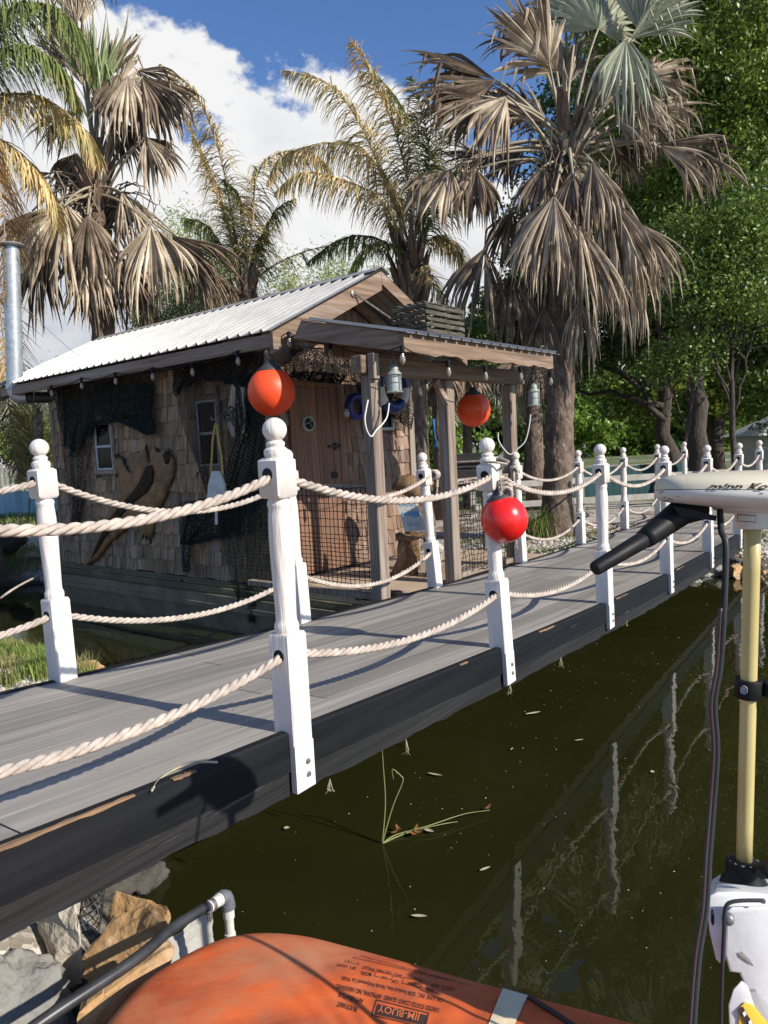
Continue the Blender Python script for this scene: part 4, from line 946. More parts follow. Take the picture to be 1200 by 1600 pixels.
def lantern(c_top, H, label):
    """c_top: hook point; H lantern height"""
    r = H*.27; base = c_top-Vector((0,0,H*1.18)); t = thing('lantern', label, 'lantern', base, 'patina metal lanterns hanging from the porch')
    mb = MB(); mb.lathe([(r*1.12,0),(r*1.15,.02*H),(r*1.05,.05*H),(r*.9,.06*H)], c=base, n=16); obj('tray', mb, M_lant, t, smooth=True)
    mb = MB(); mb.lathe([(r*.95,.60*H),(r*1.08,.62*H),(r*1.0,.66*H),(r*.62,.76*H),(r*.6,.78*H),(r*.66,.80*H),(r*.62,.88*H),(r*.40,.95*H),(r*.15,1.0*H)], c=base, n=16)
    obj('housing', mb, M_lant, t, smooth=True)
    mb = MB(); mb.lathe([(r*.84,.05*H),(r*.84,.61*H)], c=base, n=16); obj('glass', mb, M_lglass, t, smooth=True)
    mb = MB()
    for k in range(6):
        a = pi*k/3+.3; x = base+Vector((cos(a)*r*.95, sin(a)*r*.95, .05*H)); mb.tube([x, x+Vector((0,0,.57*H))], H*.018, 5)
    mb.tube([base+Vector((r*.92*cos(a), r*.92*sin(a), .34*H)) for a in [2*pi*i/16 for i in range(17)]], H*.012, 5, cap=False); obj('cage', mb, M_lant, t)
    mb = MB(); mb.tube([base+Vector((r*.55*cos(a)*.7, -r*.3*cos(a), H*.98+H*.16*sin(a))) for a in [pi*i/12 for i in range(13)]], H*.014, 5); obj('handle', mb, M_steel, t)
    mb = MB(); mb.tube([base+Vector((0,0,H*1.12)), base+Vector((.01,0,H*1.25)), base+Vector((0,0,H*1.36))], .004, 5); obj('hook', mb, M_steel, t)
    return base
lt = HM @ gl(614, 560, -1.66); lb1 = lantern(lt, .205, 'pale patina lantern hanging beside the first porch post')
lt2 = HM @ (HMI @ onP(832, 592, HM @ Vector((2.02, 0, 0)), gY)) if False else atY(833, 592, 6.75); lb2 = lantern(lt2, .205, 'green patina lantern at the far right end of the porch roof')
mb = MB(); mb.tube([lt2, lt2+Vector((-.03,.04,.06)), HM @ Vector((PRX1-.02, PRY0+.02, 2.33))], .004, 5); obj('hanger_wire', mb, M_steel, label='thin wire holding the green lantern at the porch corner', category='wire')
def cordpx(pts, r, m, label, name='power_cord'):
    mb = MB(); q = [Vector(p) for p in pts]; out = []
    for i in range(len(q)-1):
        p0 = q[max(i-1, 0)]; p1 = q[i]; p2 = q[i+1]; p3 = q[min(i+2, len(q)-1)]
        for k in range(6):
            t = k/6; out.append(.5*((2*p1)+(p2-p0)*t+(2*p0-5*p1+4*p2-p3)*t*t+(3*p1-p0-3*p2+p3)*t**3))
    out.append(q[-1]); mb.tube(out, r, 6); return obj(name, mb, m, smooth='full', label=label, category='cord')
D = -1.64
cordpx([HM @ gl(u, v, D) for u, v in ((608,630),(605,650),(598,662),(588,672),(580,682),(573,672),(570,655),(572,640),(575,625))], .006, M_wcord, 'white cord looping below the first porch lantern')
cordpx([HM @ gl(u, v, -1.60) for u, v in ((595,590),(592,640),(590,655),(582,680),(578,720))], .004, M_cord, 'thin black cord running down the first porch post')
cordpx([atY(u, v, 6.75) for u, v in ((829,648),(826,670),(820,690),(808,702),(797,710),(786,700),(779,688),(778,676))], .006, M_wcord, 'white cord hanging below the green lantern')
cordpx([atY(u, v, 6.8) for u, v in ((775,590),(776,630),(778,672))], .005, M_cord, 'black cord hanging between the far porch posts')
# string lights
st = thing('string_lights', 'black cord of clear bulbs strung under the eave and porch beam', 'string lights', HM @ Vector((-.3, 1.5, 2.3)))
EX = -OS+.055
bul = [(80,602),(127,590),(180,582),(238,574),(300,566),(371,548)]
cordp = []; bp = []
for u, v in bul:
    p = HMI @ onP(u, v, HM @ Vector((EX-.05, 0, 0)), gX); bp.append((HM @ p, .105)); cordp.append(HM @ p)
front = [(451,518,-.62),(516,535,-.9)]; 
for u, v, yy in front: p = HM @ gl(u, v, yy); bp.append((p, .11)); cordp.append(p)
for u, v, L_ in ((628,540,.11),(700,562,.12),(758,570,.11),(813,572,.11),(860,580,.10)):
    p = HM @ gl(u, v, -1.90); bp.append((p, L_)); cordp.append(p)
extra = [(541,628,-1.0),(666,592,-.2),(720,580,-.6),(747,586,-1.0)]
mb = MB(); q = [cordp[0]+Vector((-.3,.3,.02))]+cordp; out = []
for i in range(len(q)-1):
    a, b = q[i], q[i+1]; s = .035 if (a-b).length < 1 else .07
    out += [a.lerp(b, k/8)-Vector((0,0,4*s*(k/8)*(1-k/8)))+Vector((0,0,.0)) for k in range(8)]
out.append(q[-1]); mb.tube(out, .0045, 6)
for u, v, yy in extra:
    p = HM @ gl(u, v, yy); bp.append((p, .10)); mb.tube([p, Vector((p.x, p.y, 2.45))], .003, 5)
obj('cord', mb, M_cord, st)
for p, L_ in bp:
    mb = MB(); mb.lathe([(.012,-.055),(.017,-.05),(.017,-.005),(.008,0)], c=p, n=10); so = obj('socket', mb, M_cord, st, smooth=True)
    mb = MB(); b0 = -.05-.075; mb.lathe([(.002,b0),(.010,b0+.004),(.018,b0+.018),(.0205,b0+.032),(.017,b0+.05),(.011,b0+.068),(.010,b0+.076)], c=p, n=14); obj('bulb', mb, M_bulb, so, smooth=True)
# buoys
def ball_buoy(c, r, m, label, neckdir=Vector((0,0,1)), chain_to=None, flat=1.0, capm=None):
    nd = neckdir.normalized(); t = thing('ball_buoy', label, 'buoy', c-Vector((0,0,r)), 'round fender buoys with black necks')
    prof = [(max(.001, r*cos(a))*1.0, r*sin(a)*1.0*(1 if a < 0 else 1.06)) for a in [radians(-90+150*i/22) for i in range(23)]]
    mb = MB(); mb.lathe(prof, c=c, n=48, axis=nd); obj('body', mb, m, t, smooth='full')
    a = radians(58); z0 = r*sin(a)*1.06; r0 = r*cos(a)*1.03
    mb = MB(); mb.lathe([(r0*1.0,z0-.004),(r0*1.02,z0+.004),(r0*.80,z0+r*.12),(r0*.52,z0+r*.24),(r0*.38,z0+r*.34),(r0*.36,z0+r*.42),(r0*.2,z0+r*.46)], c=c, n=28, axis=nd); obj('neck', mb, M_blkcap, t, smooth='full')
    return t, c+nd*(z0+r*.40)
def shackle(t, p, q, n=4):
    mb = MB(); d = (q-p); L_ = d.length; d.normalize(); x = d.orthogonal().normalized(); y = d.cross(x); k = max(2, int(L_/.035))
    for i in range(k):
        c = p+d*(L_*(i+.5)/k); e = x if i % 2 else y; mb.tube([c+d*(.024*cos(a))+e*(.011*sin(a)) for a in [2*pi*j/12 for j in range(13)]], .0038, 5, cap=False)
    obj('chain', mb, M_steel, t)
ec = HM @ Vector((-OS+.0, -OF+.0, ZE-.15))
Yb = ec.y; bc = atY(424, 613, Yb-.0); t1, nk = ball_buoy(bc, 36.5/1155*Yb, M_org, 'scuffed orange ball buoy hanging by a chain from the cabin eave corner'); shackle(t1, nk, Vector((bc.x-.02, bc.y, ec.z)))
bc = HM @ gl(740, 641, -1.0); t2, nk = ball_buoy(bc, 26/1155*bc.y, M_org2, 'smaller orange ball buoy hanging under the porch roof between the posts'); shackle(t2, nk, Vector((bc.x, bc.y, 2.42)))
bc = atY(788, 812, 3.72-.19); nd = Vector((-.20, .1, 1)); t3, nk = ball_buoy(bc, 37/1155*bc.y, M_red, 'glossy red ball buoy tied to a white railing post', neckdir=nd)
pw = BM @ Vector((S, 0, dz(S)+.90)); mb = MB()
for pts in ([nk, nk+Vector((-.03,.03,.07)), pw+Vector((-.06,-.03,.0)), pw+Vector((-.055,.04,.05)), pw+Vector((.03,.06,.05)), pw+Vector((.065,-.02,.03)), nk+Vector((.03,.03,.1)), nk+Vector((.01,0,0))],
            [nk+Vector((.0,0,.01)), nk+Vector((.02,.02,.1)), pw+Vector((.05,-.055,.02)), pw+Vector((0,-.075,.03)), pw+Vector((-.06,-.02,.035))]):
    twist_rope(mb, pts, R=.006, pitch=.04, step=.006, sides=5)
kc = BM @ Vector((S-.01, -.055, dz(S)+.82))
for k in range(3):
    twist_rope(mb, [kc+Vector((.028*cos(a), -.012*k, .03*sin(a)-.02*k)) for a in [2*pi*i/14 for i in range(15)]], R=.009, pitch=.05, step=.007, sides=5)
obj('tie_rope', mb, M_rope, t3, smooth='full')
# slatted crate on the porch roof
cx0, cx1 = 1.02, 1.55
cA = HMI @ onP(668, 500, HM @ Vector((0,-1.32,0)), gY); cB = HMI @ onP(722, 500, HM @ Vector((0,-1.32,0)), gY); print('CR', cA, cB)
zt_ = (HMI @ onP(622, 470, HM @ Vector((0,-1.32,0)), gY)).z
cr = thing('slatted_crate', 'mossy weathered slatted wooden crate on the porch roof', 'crate', HM @ Vector(((cA.x+cB.x)/2, -1.2, prz(-1.2)+.02)))
cz0 = prz(-1.32)+.03; cz1 = max(zt_, cz0+.22)+.035; nS = 5
for side, (xa, xb, ya, yb) in enumerate([(cA.x, cB.x, -1.33, -1.31), (cA.x, cB.x, -.97, -.95), (cA.x-.02, cA.x-.002, -1.33, -.95), (cB.x+.002, cB.x+.02, -1.33, -.95)]):
    for k in range(nS):
        z = cz0+(cz1-cz0)*(k+.1)/nS; mb = MB(HM)
        e = .004*random.uniform(-1, 1); mb.cbox(xa-.01*random.random(), xb+.01*random.random(), ya, yb, z+e, z+e+(cz1-cz0)/nS*.62); obj('slat', mb, M_pallet, cr)
for x in (cA.x+.01, (cA.x+cB.x)/2, cB.x-.05):
    for y in (-1.308, -.999+.002): mb = MB(HM); mb.cbox(x, x+.035, y, y+.025, cz0-.02, cz1); obj('upright', mb, M_pallet, cr)
for k in range(5):
    mb = MB(HM); y = -1.29+k*.07; mb.cbox(cA.x, cB.x, y, y+.04, cz1+.001, cz1+.014); obj('slat', mb, M_pallet, cr)
# porch things: fish sign, driftwood bench, log, cleat, grill, blue rag
def porchpt(u, v, Y): return atY(u, v, Y)
bY = 6.62
bb = porchpt(650, 893, bY); bb.z = .47
bench = thing('driftwood_bench', 'rough driftwood bench with root like legs on the porch', 'bench', bb)
top_c = porchpt(650, 838, bY); 
mb = MB(); ring = []
for i in range(9):
    x = -.17+.36*i/8; r = .035+.008*sin(i*2.1); ring.append([Vector((bb.x+x, bb.y+.10*cos(a)*1.1, top_c.z+r*sin(a)*(.9)+.01*sin(i*1.7))) for a in [2*pi*k/10 for k in range(10)]])
mb.loft(ring); obj('seat', mb, M_cwood, bench, smooth='full')
for (dx, dy, tx) in ((-.10,-.03,-.2),(-.06,.06,-.02),(.12,.04,.16),(.13,-.05,.12)):
    mb = MB(); mb.tube([Vector((bb.x+dx, bb.y+dy, top_c.z)), Vector((bb.x+dx*1.1-.02, bb.y+dy, top_c.z-.1)), Vector((bb.x+(dx+tx)/2+.02, bb.y+dy, top_c.z-.2)), Vector((bb.x+tx, bb.y+dy, .475))], [.04,.032,.035,.045], 8); obj('leg', mb, M_cwood, bench, smooth='full')
sg = thing('fish_sign', 'whitewashed plank sign with a blue fish leaning on the driftwood bench', 'sign', porchpt(650, 830, 6.5))
c4 = [porchpt(619,782,6.62), porchpt(650,782,6.55), porchpt(667,829,6.42), porchpt(633,831,6.48)]
def onsign(a, b, o=0):
    p = c4[0].lerp(c4[1], a).lerp(c4[3].lerp(c4[2], a), b); n = (c4[1]-c4[0]).cross(c4[3]-c4[0]).normalized(); n = n if n.y < 0 else -n; return p+n*o
for k in range(3):
    mb = MB(); a, b = k/3+.006, (k+1)/3-.006; vs = [onsign(x, y, o) for o in (0, .015) for x, y in ((a,0),(b,0),(b,1),(a,1))]; mb.add(vs, [(0,1,2,3),(7,6,5,4),(0,4,5,1),(1,5,6,2),(2,6,7,3),(3,7,4,0)]); obj('plank', mb, M_signw, sg)
fish = [(.06,.47),(.12,.43),(.17,.36),(.20,.43),(.28,.44),(.36,.47),(.46,.41),(.60,.37),(.78,.36),(.93,.37),(.94,.47),(.90,.55),(.74,.57),(.58,.56),(.46,.53),(.36,.50),(.24,.50),(.12,.50)]
mb = MB(); mb.prism([(x, y) for x, y in fish], .0155, .017, lambda a, b, d: onsign(a, b, d)); obj('fish_painting', mb, M_signb, sg)
def text_mesh(s, size=1, shear=0, bold=0, sx=1):
    cu = bpy.data.curves.new('lettering', 'FONT'); cu.body = s; cu.size = size; cu.shear = shear; cu.offset = bold; cu.extrude = 0; cu.resolution_u = 2
    o = bpy.data.objects.new('lettering', cu); COL.objects.link(o); dg = bpy.context.evaluated_depsgraph_get(); me = bpy.data.meshes.new_from_object(o.evaluated_get(dg))
    bpy.data.objects.remove(o); vs = [v.co.copy() for v in me.vertices]; fs = [tuple(p.vertices) for p in me.polygons]; bpy.data.meshes.remove(me); return vs, fs
def lettering(s, fn, m, parent, name='lettering', **k):
    """fit text in unit box (0..1 wide, 0..1 cap height) mapped by fn(a,b)"""
    vs, fs = text_mesh(s, **k); x0 = min(v.x for v in vs); x1 = max(v.x for v in vs); y1 = max(v.y for v in vs); y0_ = min(0, min(v.y for v in vs))
    mb = MB(); mb.add([fn((v.x-x0)/(x1-x0), (v.y)/(y1)) for v in vs], fs); return obj(name, mb, m, parent)
mb = MB(); rr = random.Random(8)                               # worn, unreadable painted letters
for (x0, x1, y0_, y1_) in ((.08,.92,.10,.22),(.22,.86,.72,.86)):
    x = x0
    while x < x1:
        d_ = rr.uniform(-.012, .012); h_ = rr.uniform(0, .02)
        mb.add([onsign(x, y0_+h_, .0165), onsign(x+.022, y0_+h_, .0165), onsign(x+.022+d_, y1_-h_, .0165), onsign(x+d_, y1_-h_, .0165)], [(0,1,2,3)])
        if rr.random() < .5: yy = rr.choice([y0_+h_, y1_-h_-.02, (y0_+y1_)/2]); mb.add([onsign(x+.022, yy, .0167), onsign(x+.055, yy, .0167), onsign(x+.055, yy+.02, .0167), onsign(x+.022, yy+.02, .0167)], [(0,1,2,3)])
        x += rr.choice([.05, .065, .065, .085])
obj('worn_lettering', mb, M_signb, sg)
lg = porchpt(645, 760, 7.0); mb = MB(); ring = []
for i in range(9):
    a = pi*i/8; r = .10*sin(a)+.01; ring.append([lg+Vector((-.2+.4*i/8, r*cos(k*pi/6), r*sin(k*pi/6)*1.1+.02*sin(i))) for k in range(12)])
mb.loft(ring); tk = obj('carved_log', mb, M_cwood, smooth='full', label='golden brown carved log behind the fish sign', category='carved log')
mb = MB(); mb.tube([Vector((lg.x-.05, lg.y+.03, .472)), Vector((lg.x-.02, lg.y+.0, 1.0)), Vector((lg.x, lg.y, lg.z-.02))], [.09,.06,.07], 10); obj('stump', mb, M_cwood, tk, smooth='full')
cl = atZ(563, 936, .475); t = thing('dock_cleat', 'black iron cleat on the porch floor edge', 'cleat', cl)
mb = MB(HM); c = HMI @ cl; mb.tube([(c.x-.10, c.y, c.z+.045),(c.x, c.y, c.z+.055),(c.x+.10, c.y, c.z+.045)], [.008,.016,.008], 8); obj('horn', mb, M_iron, t, smooth=True)
mb = MB(HM); mb.cbox(c.x-.035, c.x+.035, c.y-.03, c.y+.03, c.z-.004, c.z+.012); mb.cbox(c.x-.02, c.x+.02, c.y-.015, c.y+.015, c.z+.012, c.z+.05); obj('base', mb, M_iron, t)
cl2 = atZ(618, 934, .50); mb = MB()
for k in range(4): mb.tube([cl2+Vector((.055*cos(a)-.003*k, .035*sin(a), .008+.012*k)) for a in [2*pi*i/16 for i in range(17)]], .008, 6)
mb.tube([cl2+Vector((-.05,-.0,.01)), cl2+Vector((-.16,-.03,.0)), cl+Vector((.05,-.04,0)), cl], .007, 6); obj('hose_coil', mb, M_cord, smooth='full', label='small black line coil on the porch edge beside the cleat', category='line')
gp = atY(727, 745, 8.6); t = thing('grill', 'black barbecue grill standing behind the porch rail', 'grill', (gp.x, gp.y, .35))
mb = MB(); mb.cbox(gp.x-.24, gp.x+.24, gp.y-.2, gp.y+.2, gp.z-.1, gp.z+.1, .02); obj('firebox', mb, M_iron, t)
ring = [[Vector((gp.x+sx_*.24, gp.y+.2*cos(a), gp.z+.11+.16*sin(a))) for a in [pi*k/10 for k in range(11)]] for sx_ in (-1, 1)]; mb = MB(); mb.loft(ring); obj('lid', mb, M_iron, t, smooth=True)
for sx_ in (-1, 1):
    for sy_ in (-1, 1): mb = MB(); mb.cbox(gp.x+sx_*.21-.012, gp.x+sx_*.21+.012, gp.y+sy_*.17-.012, gp.y+sy_*.17+.012, .33, gp.z-.1); obj('leg', mb, M_iron, t)
mb = MB(); mb.tube([Vector((gp.x-.18, gp.y-.22, gp.z+.18)), Vector((gp.x+.18, gp.y-.22, gp.z+.18))], .012, 8); obj('handle', mb, M_steel, t)
mb = MB(); a = [(676,655),(681,690),(677,700),(684,697),(680,675),(680,655)]; q = [atY(u, v, 7.8) for u, v in a]; mb.loft([[p+Vector((0, .01, 0)) for p in q], q]); obj('blue_rag', mb, M_blurag, label='blue rag hanging between porch posts', category='rag')
# black lines at the cabin left side
cordpx([atY(u, v, 7.6) for u, v in ((53,610),(50,700),(46,790),(38,880),(30,905))], .006, M_cord, 'thin black mooring line hanging left of the cabin', 'mooring_line')
cordpx([atY(0, 935, 7.2), atY(30, 915, 7.4), HM @ Vector((-.12, 3.9, .36))], .012, M_rope, 'pale slack mooring line near the water at left', 'mooring_line')

# ------------------------------------------------------------------ vegetation
UPV = np.array([0, 0, 1.])
def nrm(v): v = np.asarray(v, float); return v/(np.linalg.norm(v)+1e-9)
def fan_leaf(hub, axis, face, R, spread=150, nseg=44, droop=.6, split=.5, curl=.5, fold=.35, seed=0, ragged=.2, bunch=0):
    """one palmate leaf: pleated blades joined near the hub, free drooping tips"""
    rr = np.random.default_rng(seed); ax = nrm(axis); f = nrm(face); f = nrm(f-ax*(f@ax)); side = np.cross(ax, f); K = 9
    V = []; F = []
    cup = rr.uniform(.15, .9)*min(1, .3+curl); wv1 = rr.uniform(0, 6); wv2 = rr.uniform(.2, .5)*curl
    for k in range(nseg):
        if curl > .3 and rr.random() < .07: continue
        kk = len(V)
        ph = radians(spread)*(k/(nseg-1)-.5); L = R*(1-ragged*rr.random())*(1-.22*abs(k/(nseg-1)-.5)*2)
        d = ax*cos(ph)+side*sin(ph)+f*(.12*sin(k*2.4))*0; d = nrm(d-f*cup*(abs(ph))**1.4*.8+f*wv2*sin(k*.55+wv1)*.5+(rr.random(3)-.5)*.16*curl)
        dp = droop*rr.uniform(.5, 1.9); cu = curl*rr.uniform(-1, 1)*.9; sw = rr.uniform(-1, 1)*.35*curl
        tipd = nrm(d*(1-.2)+np.array([0, 0, -1.])*dp); p = np.array(hub, float)+d*R*.015; w0 = 2*R*.5*math.tan(radians(spread)/(nseg-1)/2)*1.12
        dirn = d; ft = f+np.array([0, 0, .0]); zz = fold*(1 if k % 2 else -1)
        brk = rr.uniform(.4, .85) if rr.random() < .5*curl+.08 else 9; spl = split*rr.uniform(.55, 1.25); bw_ = rr.uniform(.65, 1.05); tws = rr.uniform(-2.4, 2.4)*curl
        for s in range(K):
            t = s/(K-1); a = max(0, (t-split*.6))/(1-split*.6)
            dirn = nrm(d*(1-a*min(1, dp))+np.array([0, 0, -1.])*a*dp*1.15+side*sw*a+f*cu*a*.6)
            if t > brk: dirn = nrm(dirn*.35+np.array([0, 0, -1.]))
            wd = 1.45*w0*(t/spl)*1.0 if t < spl else 1.45*w0*(1-((t-spl)/(1-spl))**1.7)*bw_
            wd = max(wd, R*.004)*.5
            lat = np.cross(dirn, ft); lat = nrm(lat); nn = np.cross(lat, dirn)
            tw = cu*a*1.2+tws*a*a; lat2 = lat*cos(tw)+nn*sin(tw)
            V += [p-lat2*wd, p+nn*wd*fold*2.4*(1 if k % 2 else .5), p+lat2*wd]; p = p+dirn*(L/(K-1))
        b = kk
        for s in range(K-1):
            o = b+s*3; F += [(o, o+1, o+4, o+3), (o+1, o+2, o+5, o+4)]
    return np.array(V), F
def tubeV(pts, r0, r1, n=6):
    mb = MB(); m = len(pts); mb.tube(pts, [r0+(r1-r0)*i/(m-1) for i in range(m)], n); return mb
def fan_palm(base, heart, tr, leaves, label, seed=0, rad=(.2,.16), skirt=14, stalks=True, skcol=None):
    t = thing('fan_palm', label, 'palm tree', base); base = Vector(base); heart = Vector(heart); rr = random.Random(seed)
    H = (heart-base).length; mb = MB(); n = 40; rings = []
    for i in range(n+1):
        f = i/n; c = base.lerp(heart, f); r = rad[0]+(rad[1]-rad[0])*min(1, f*1.6)+.20*rad[0]*max(0, 1-f*9)*3*.6
        r *= 1+.05*(i % 2)+.02*sin(i*1.7); rings.append([c+Vector((r*cos(a)*(1+.05*sin(3*a+i)), r*sin(a)*(1+.05*cos(2*a+i*1.3)), 0)) for a in [2*pi*k/20 for k in range(20)]])
    mb.loft(rings); obj('trunk', mb, M_trunk, t, smooth=True)
    mb = MB()                                                  # leaf bases round the heart
    for k in range(46):
        a = rr.uniform(0, 2*pi); z = rr.uniform(-1.5, .25); r = rad[1]; o = heart+Vector((cos(a)*r*.8, sin(a)*r*.8, z)); d = Vector((cos(a)*.55, sin(a)*.55, .8+rr.random()*.4)).normalized(); L_ = rr.uniform(.25, .5)
        sd = d.cross(Vector((0,0,1))).normalized(); wd = rr.uniform(.05, .10); nn = sd.cross(d)
        mb.add([o-sd*wd, o+sd*wd, o+d*L_+sd*wd*.35+Vector((0,0,-.03)), o+d*L_-sd*wd*.35, o-sd*wd-nn*.025, o+sd*wd-nn*.025, o+d*L_+sd*wd*.35-nn*.02, o+d*L_-sd*wd*.35-nn*.02], [(0,1,2,3),(7,6,5,4),(0,4,5,1),(1,5,6,2),(2,6,7,3),(3,7,4,0)])
    obj('leaf_bases', mb, M_boot, t)
    ex = []
    for j_, lf in enumerate(leaves):
        if lf[6] in (M_dead, M_dead2) and not (lf[1] > 300 and lf[3] > 235) and len(leaves)+len(ex) < 70: ex.append((lf[0]+rr.uniform(-14,14), lf[1]+rr.uniform(-6,16), lf[2]+.22, lf[3]+rr.uniform(-22,22), lf[4]*rr.uniform(.8,1.02), lf[5]*.9, M_dead2 if rr.random() < .6 else M_dead, lf[7]*1.2+.1)+((lf[8],) if len(lf) > 8 else ()))
    i = 0
    for lf in list(leaves)+ex:
        u, v, dy, ang, Rpx, spread, m, droop = lf[:8]; opt = lf[8] if len(lf) > 8 else {}
        Yc = heart.y+dy; hub = atY(u, v, Yc); R = 1.12*Rpx/FPX*Yc; a = radians(ang)
        ax = Vector((cos(a), opt.get('ay', -.25 if dy <= 0 else .25), sin(a))); face = opt.get('face', (0.15, -1, .25))
        V, F = fan_leaf(hub, ax, face, R, spread=spread, droop=droop, seed=seed*100+i, nseg=int(opt.get('n', 40)*.72), curl=opt.get('curl', .8), split=opt.get('split', .5), ragged=opt.get('rag', .35), fold=opt.get('fold', .55))
        s = heart+Vector((rr.uniform(-.08, .08), -.05, opt.get('z0', rr.uniform(-.4, .05)))); mid = s.lerp(hub, .5)+Vector((0, 0, .18*(hub-s).length)); 
        pts = [s.lerp(mid, q).lerp(mid.lerp(hub, q), q) for q in [k/7 for k in range(8)]]
        pm = tubeV(pts, .023, .013); fr = obj('fan_leaf', (V, F), m, t); obj('petiole', pm, M_pet, fr, smooth='full'); i += 1
    for k in range(skirt):                                     # dead leaves hanging as a skirt, all round
        a = 2*pi*k/skirt+rr.uniform(-.2, .2); rad_ = rr.uniform(.45, .8); hub = heart+Vector((cos(a)*rad_, sin(a)*rad_, rr.uniform(-1.5, -.3))); out = Vector((cos(a), sin(a), 0))
        V, F = fan_leaf(hub, Vector((cos(a)*.25, sin(a)*.25, -1)), out, rr.uniform(.9, 1.25), spread=100, droop=.8, seed=seed*100+50+k, nseg=30, curl=.7, ragged=.35)
        fr = obj('fan_leaf', (V, F), skcol or M_dead2, t); pm = tubeV([heart+Vector((cos(a)*.1, sin(a)*.1, -.2)), heart.lerp(hub, .6)+Vector((0,0,.15)), hub], .028, .015); obj('petiole', pm, M_pet, fr, smooth='full')
    if stalks:
        mb = MB()
        for k in range(70):
            a = rr.uniform(0, 2*pi); s = heart+Vector((cos(a)*.15, sin(a)*.15, rr.uniform(-.7, -.1))); r_ = rr.uniform(.4, .85); e = heart+Vector((cos(a)*r_, sin(a)*r_, rr.uniform(-.9, .05)))
            m_ = s.lerp(e, .5)+Vector((0, 0, .25)); pts = [s.lerp(m_, q).lerp(m_.lerp(e, q), q) for q in (0,.33,.66,1)]+[e+Vector((rr.uniform(-.1,.1), rr.uniform(-.1,.1), -.22)), e+Vector((rr.uniform(-.12,.12), rr.uniform(-.12,.12), -.42))]
            mb.tube(pts, [.010,.010,.009,.009,.008,.004], 4)
        obj('dry_flower_stalks', mb, M_dead2, t)
    return t
D1 = M_dead; D2 = M_dead2
f_up = {'face': (.3,-1,.5)}
RP = [ # u, v, dY, angle, radius px, spread, material, droop
 (858,100,-.3,118,135,120,D1,.25,{'n':44,'curl':.35}), (830,60,.2,140,90,120,D2,.5), (775,125,-.3,175,150,95,D2,.35,{'n':40,'curl':.5,'split':.7}), (750,150,-.5,200,120,80,D2,.5,{'split':.65}),
 (792,150,-.6,225,135,90,D1,.45,{'n':36}), (935,45,.1,80,105,170,M_silver,.15,{'curl':.15,'n':44}), (978,60,-.4,258,150,70,M_silver,.6,{'curl':.6,'n':34,'ay':-.3}), (984,62,-.2,290,120,50,M_silver,.6,{'curl':.6,'n':24}),
 (1000,50,.0,60,120,120,M_silver,.2,{'curl':.2}), (985,60,-.1,30,100,60,M_silver,.4,{'curl':.4}), (905,20,.4,100,100,150,M_silver,.2,{'curl':.2}), (870,30,.6,95,90,120,D2,.4), (1010,120,.2,18,115,80,D1,.4,{'n':34}), (985,130,-.2,300,120,80,D1,.6),
 (1030,225,-.2,-12,150,70,D2,.55,{'n':34,'split':.6,'curl':.5}), (1030,228,-.25,-30,140,50,D1,.7,{'n':26}), (866,305,-.9,262,165,95,D1,.55,{'n':46}), (925,252,-.7,283,150,75,D1,.7,{'n':40}), (948,300,-.6,290,210,60,D1,.8,{'n':40}),
 (960,345,-.5,292,180,60,D1,.8), (978,415,-.6,277,145,44,D1,.9,{'n':26,'curl':.9}), (905,350,-.8,280,170,60,D1,.8,{'n':34,'curl':.8}), (930,390,-.7,283,140,60,D1,.9,{'curl':.9}), (1000,350,-.3,300,130,60,D1,.8), (865,330,-.7,250,150,60,D1,.8),
 (705,265,-.4,235,105,120,D1,.6,{'n':38}), (745,265,-.2,260,95,110,D2,.7), (700,268,-.35,210,80,70,M_gold,.6,{'n':20}), (757,388,-.3,255,150,90,D2,.6,{'n':44}), (800,430,-.1,265,130,80,D2,.8), (835,420,.2,268,160,90,D2,.8), (770,240,.3,185,90,60,D2,.3),
 (835,180,.5,150,100,90,D2,.4), (1020,170,.5,10,100,90,D1,.5), (880,400,.3,270,150,90,D2,.8), (960,180,-.2,330,110,60,D1,.8), (860,420,.1,262,110,60,D2,.9)]
RP += [(850,190,.2,135,100,80,D1,.5), (925,150,.1,60,100,70,D2,.5), (890,130,.3,85,120,70,D1,.4), (820,230,.1,200,90,90,D2,.7), (960,230,.1,-20,90,80,D2,.7), (900,260,-.5,272,120,80,D1,.8), (850,260,-.4,262,110,80,D2,.8), (800,330,.2,250,110,80,D2,.8), (905,470,-.3,274,120,60,D1,.9), (850,480,-.2,266,120,60,D2,.9)]
hb_ = atY(884, 225, 10.0); bs_ = atY(870, 832, 10.0); bs_.z = .30
fan_palm(bs_, hb_, .2, RP, 'large fan palm with hanging dead leaves and silver top, trunk beside the porch', seed=3, rad=(.205,.165), skirt=4)
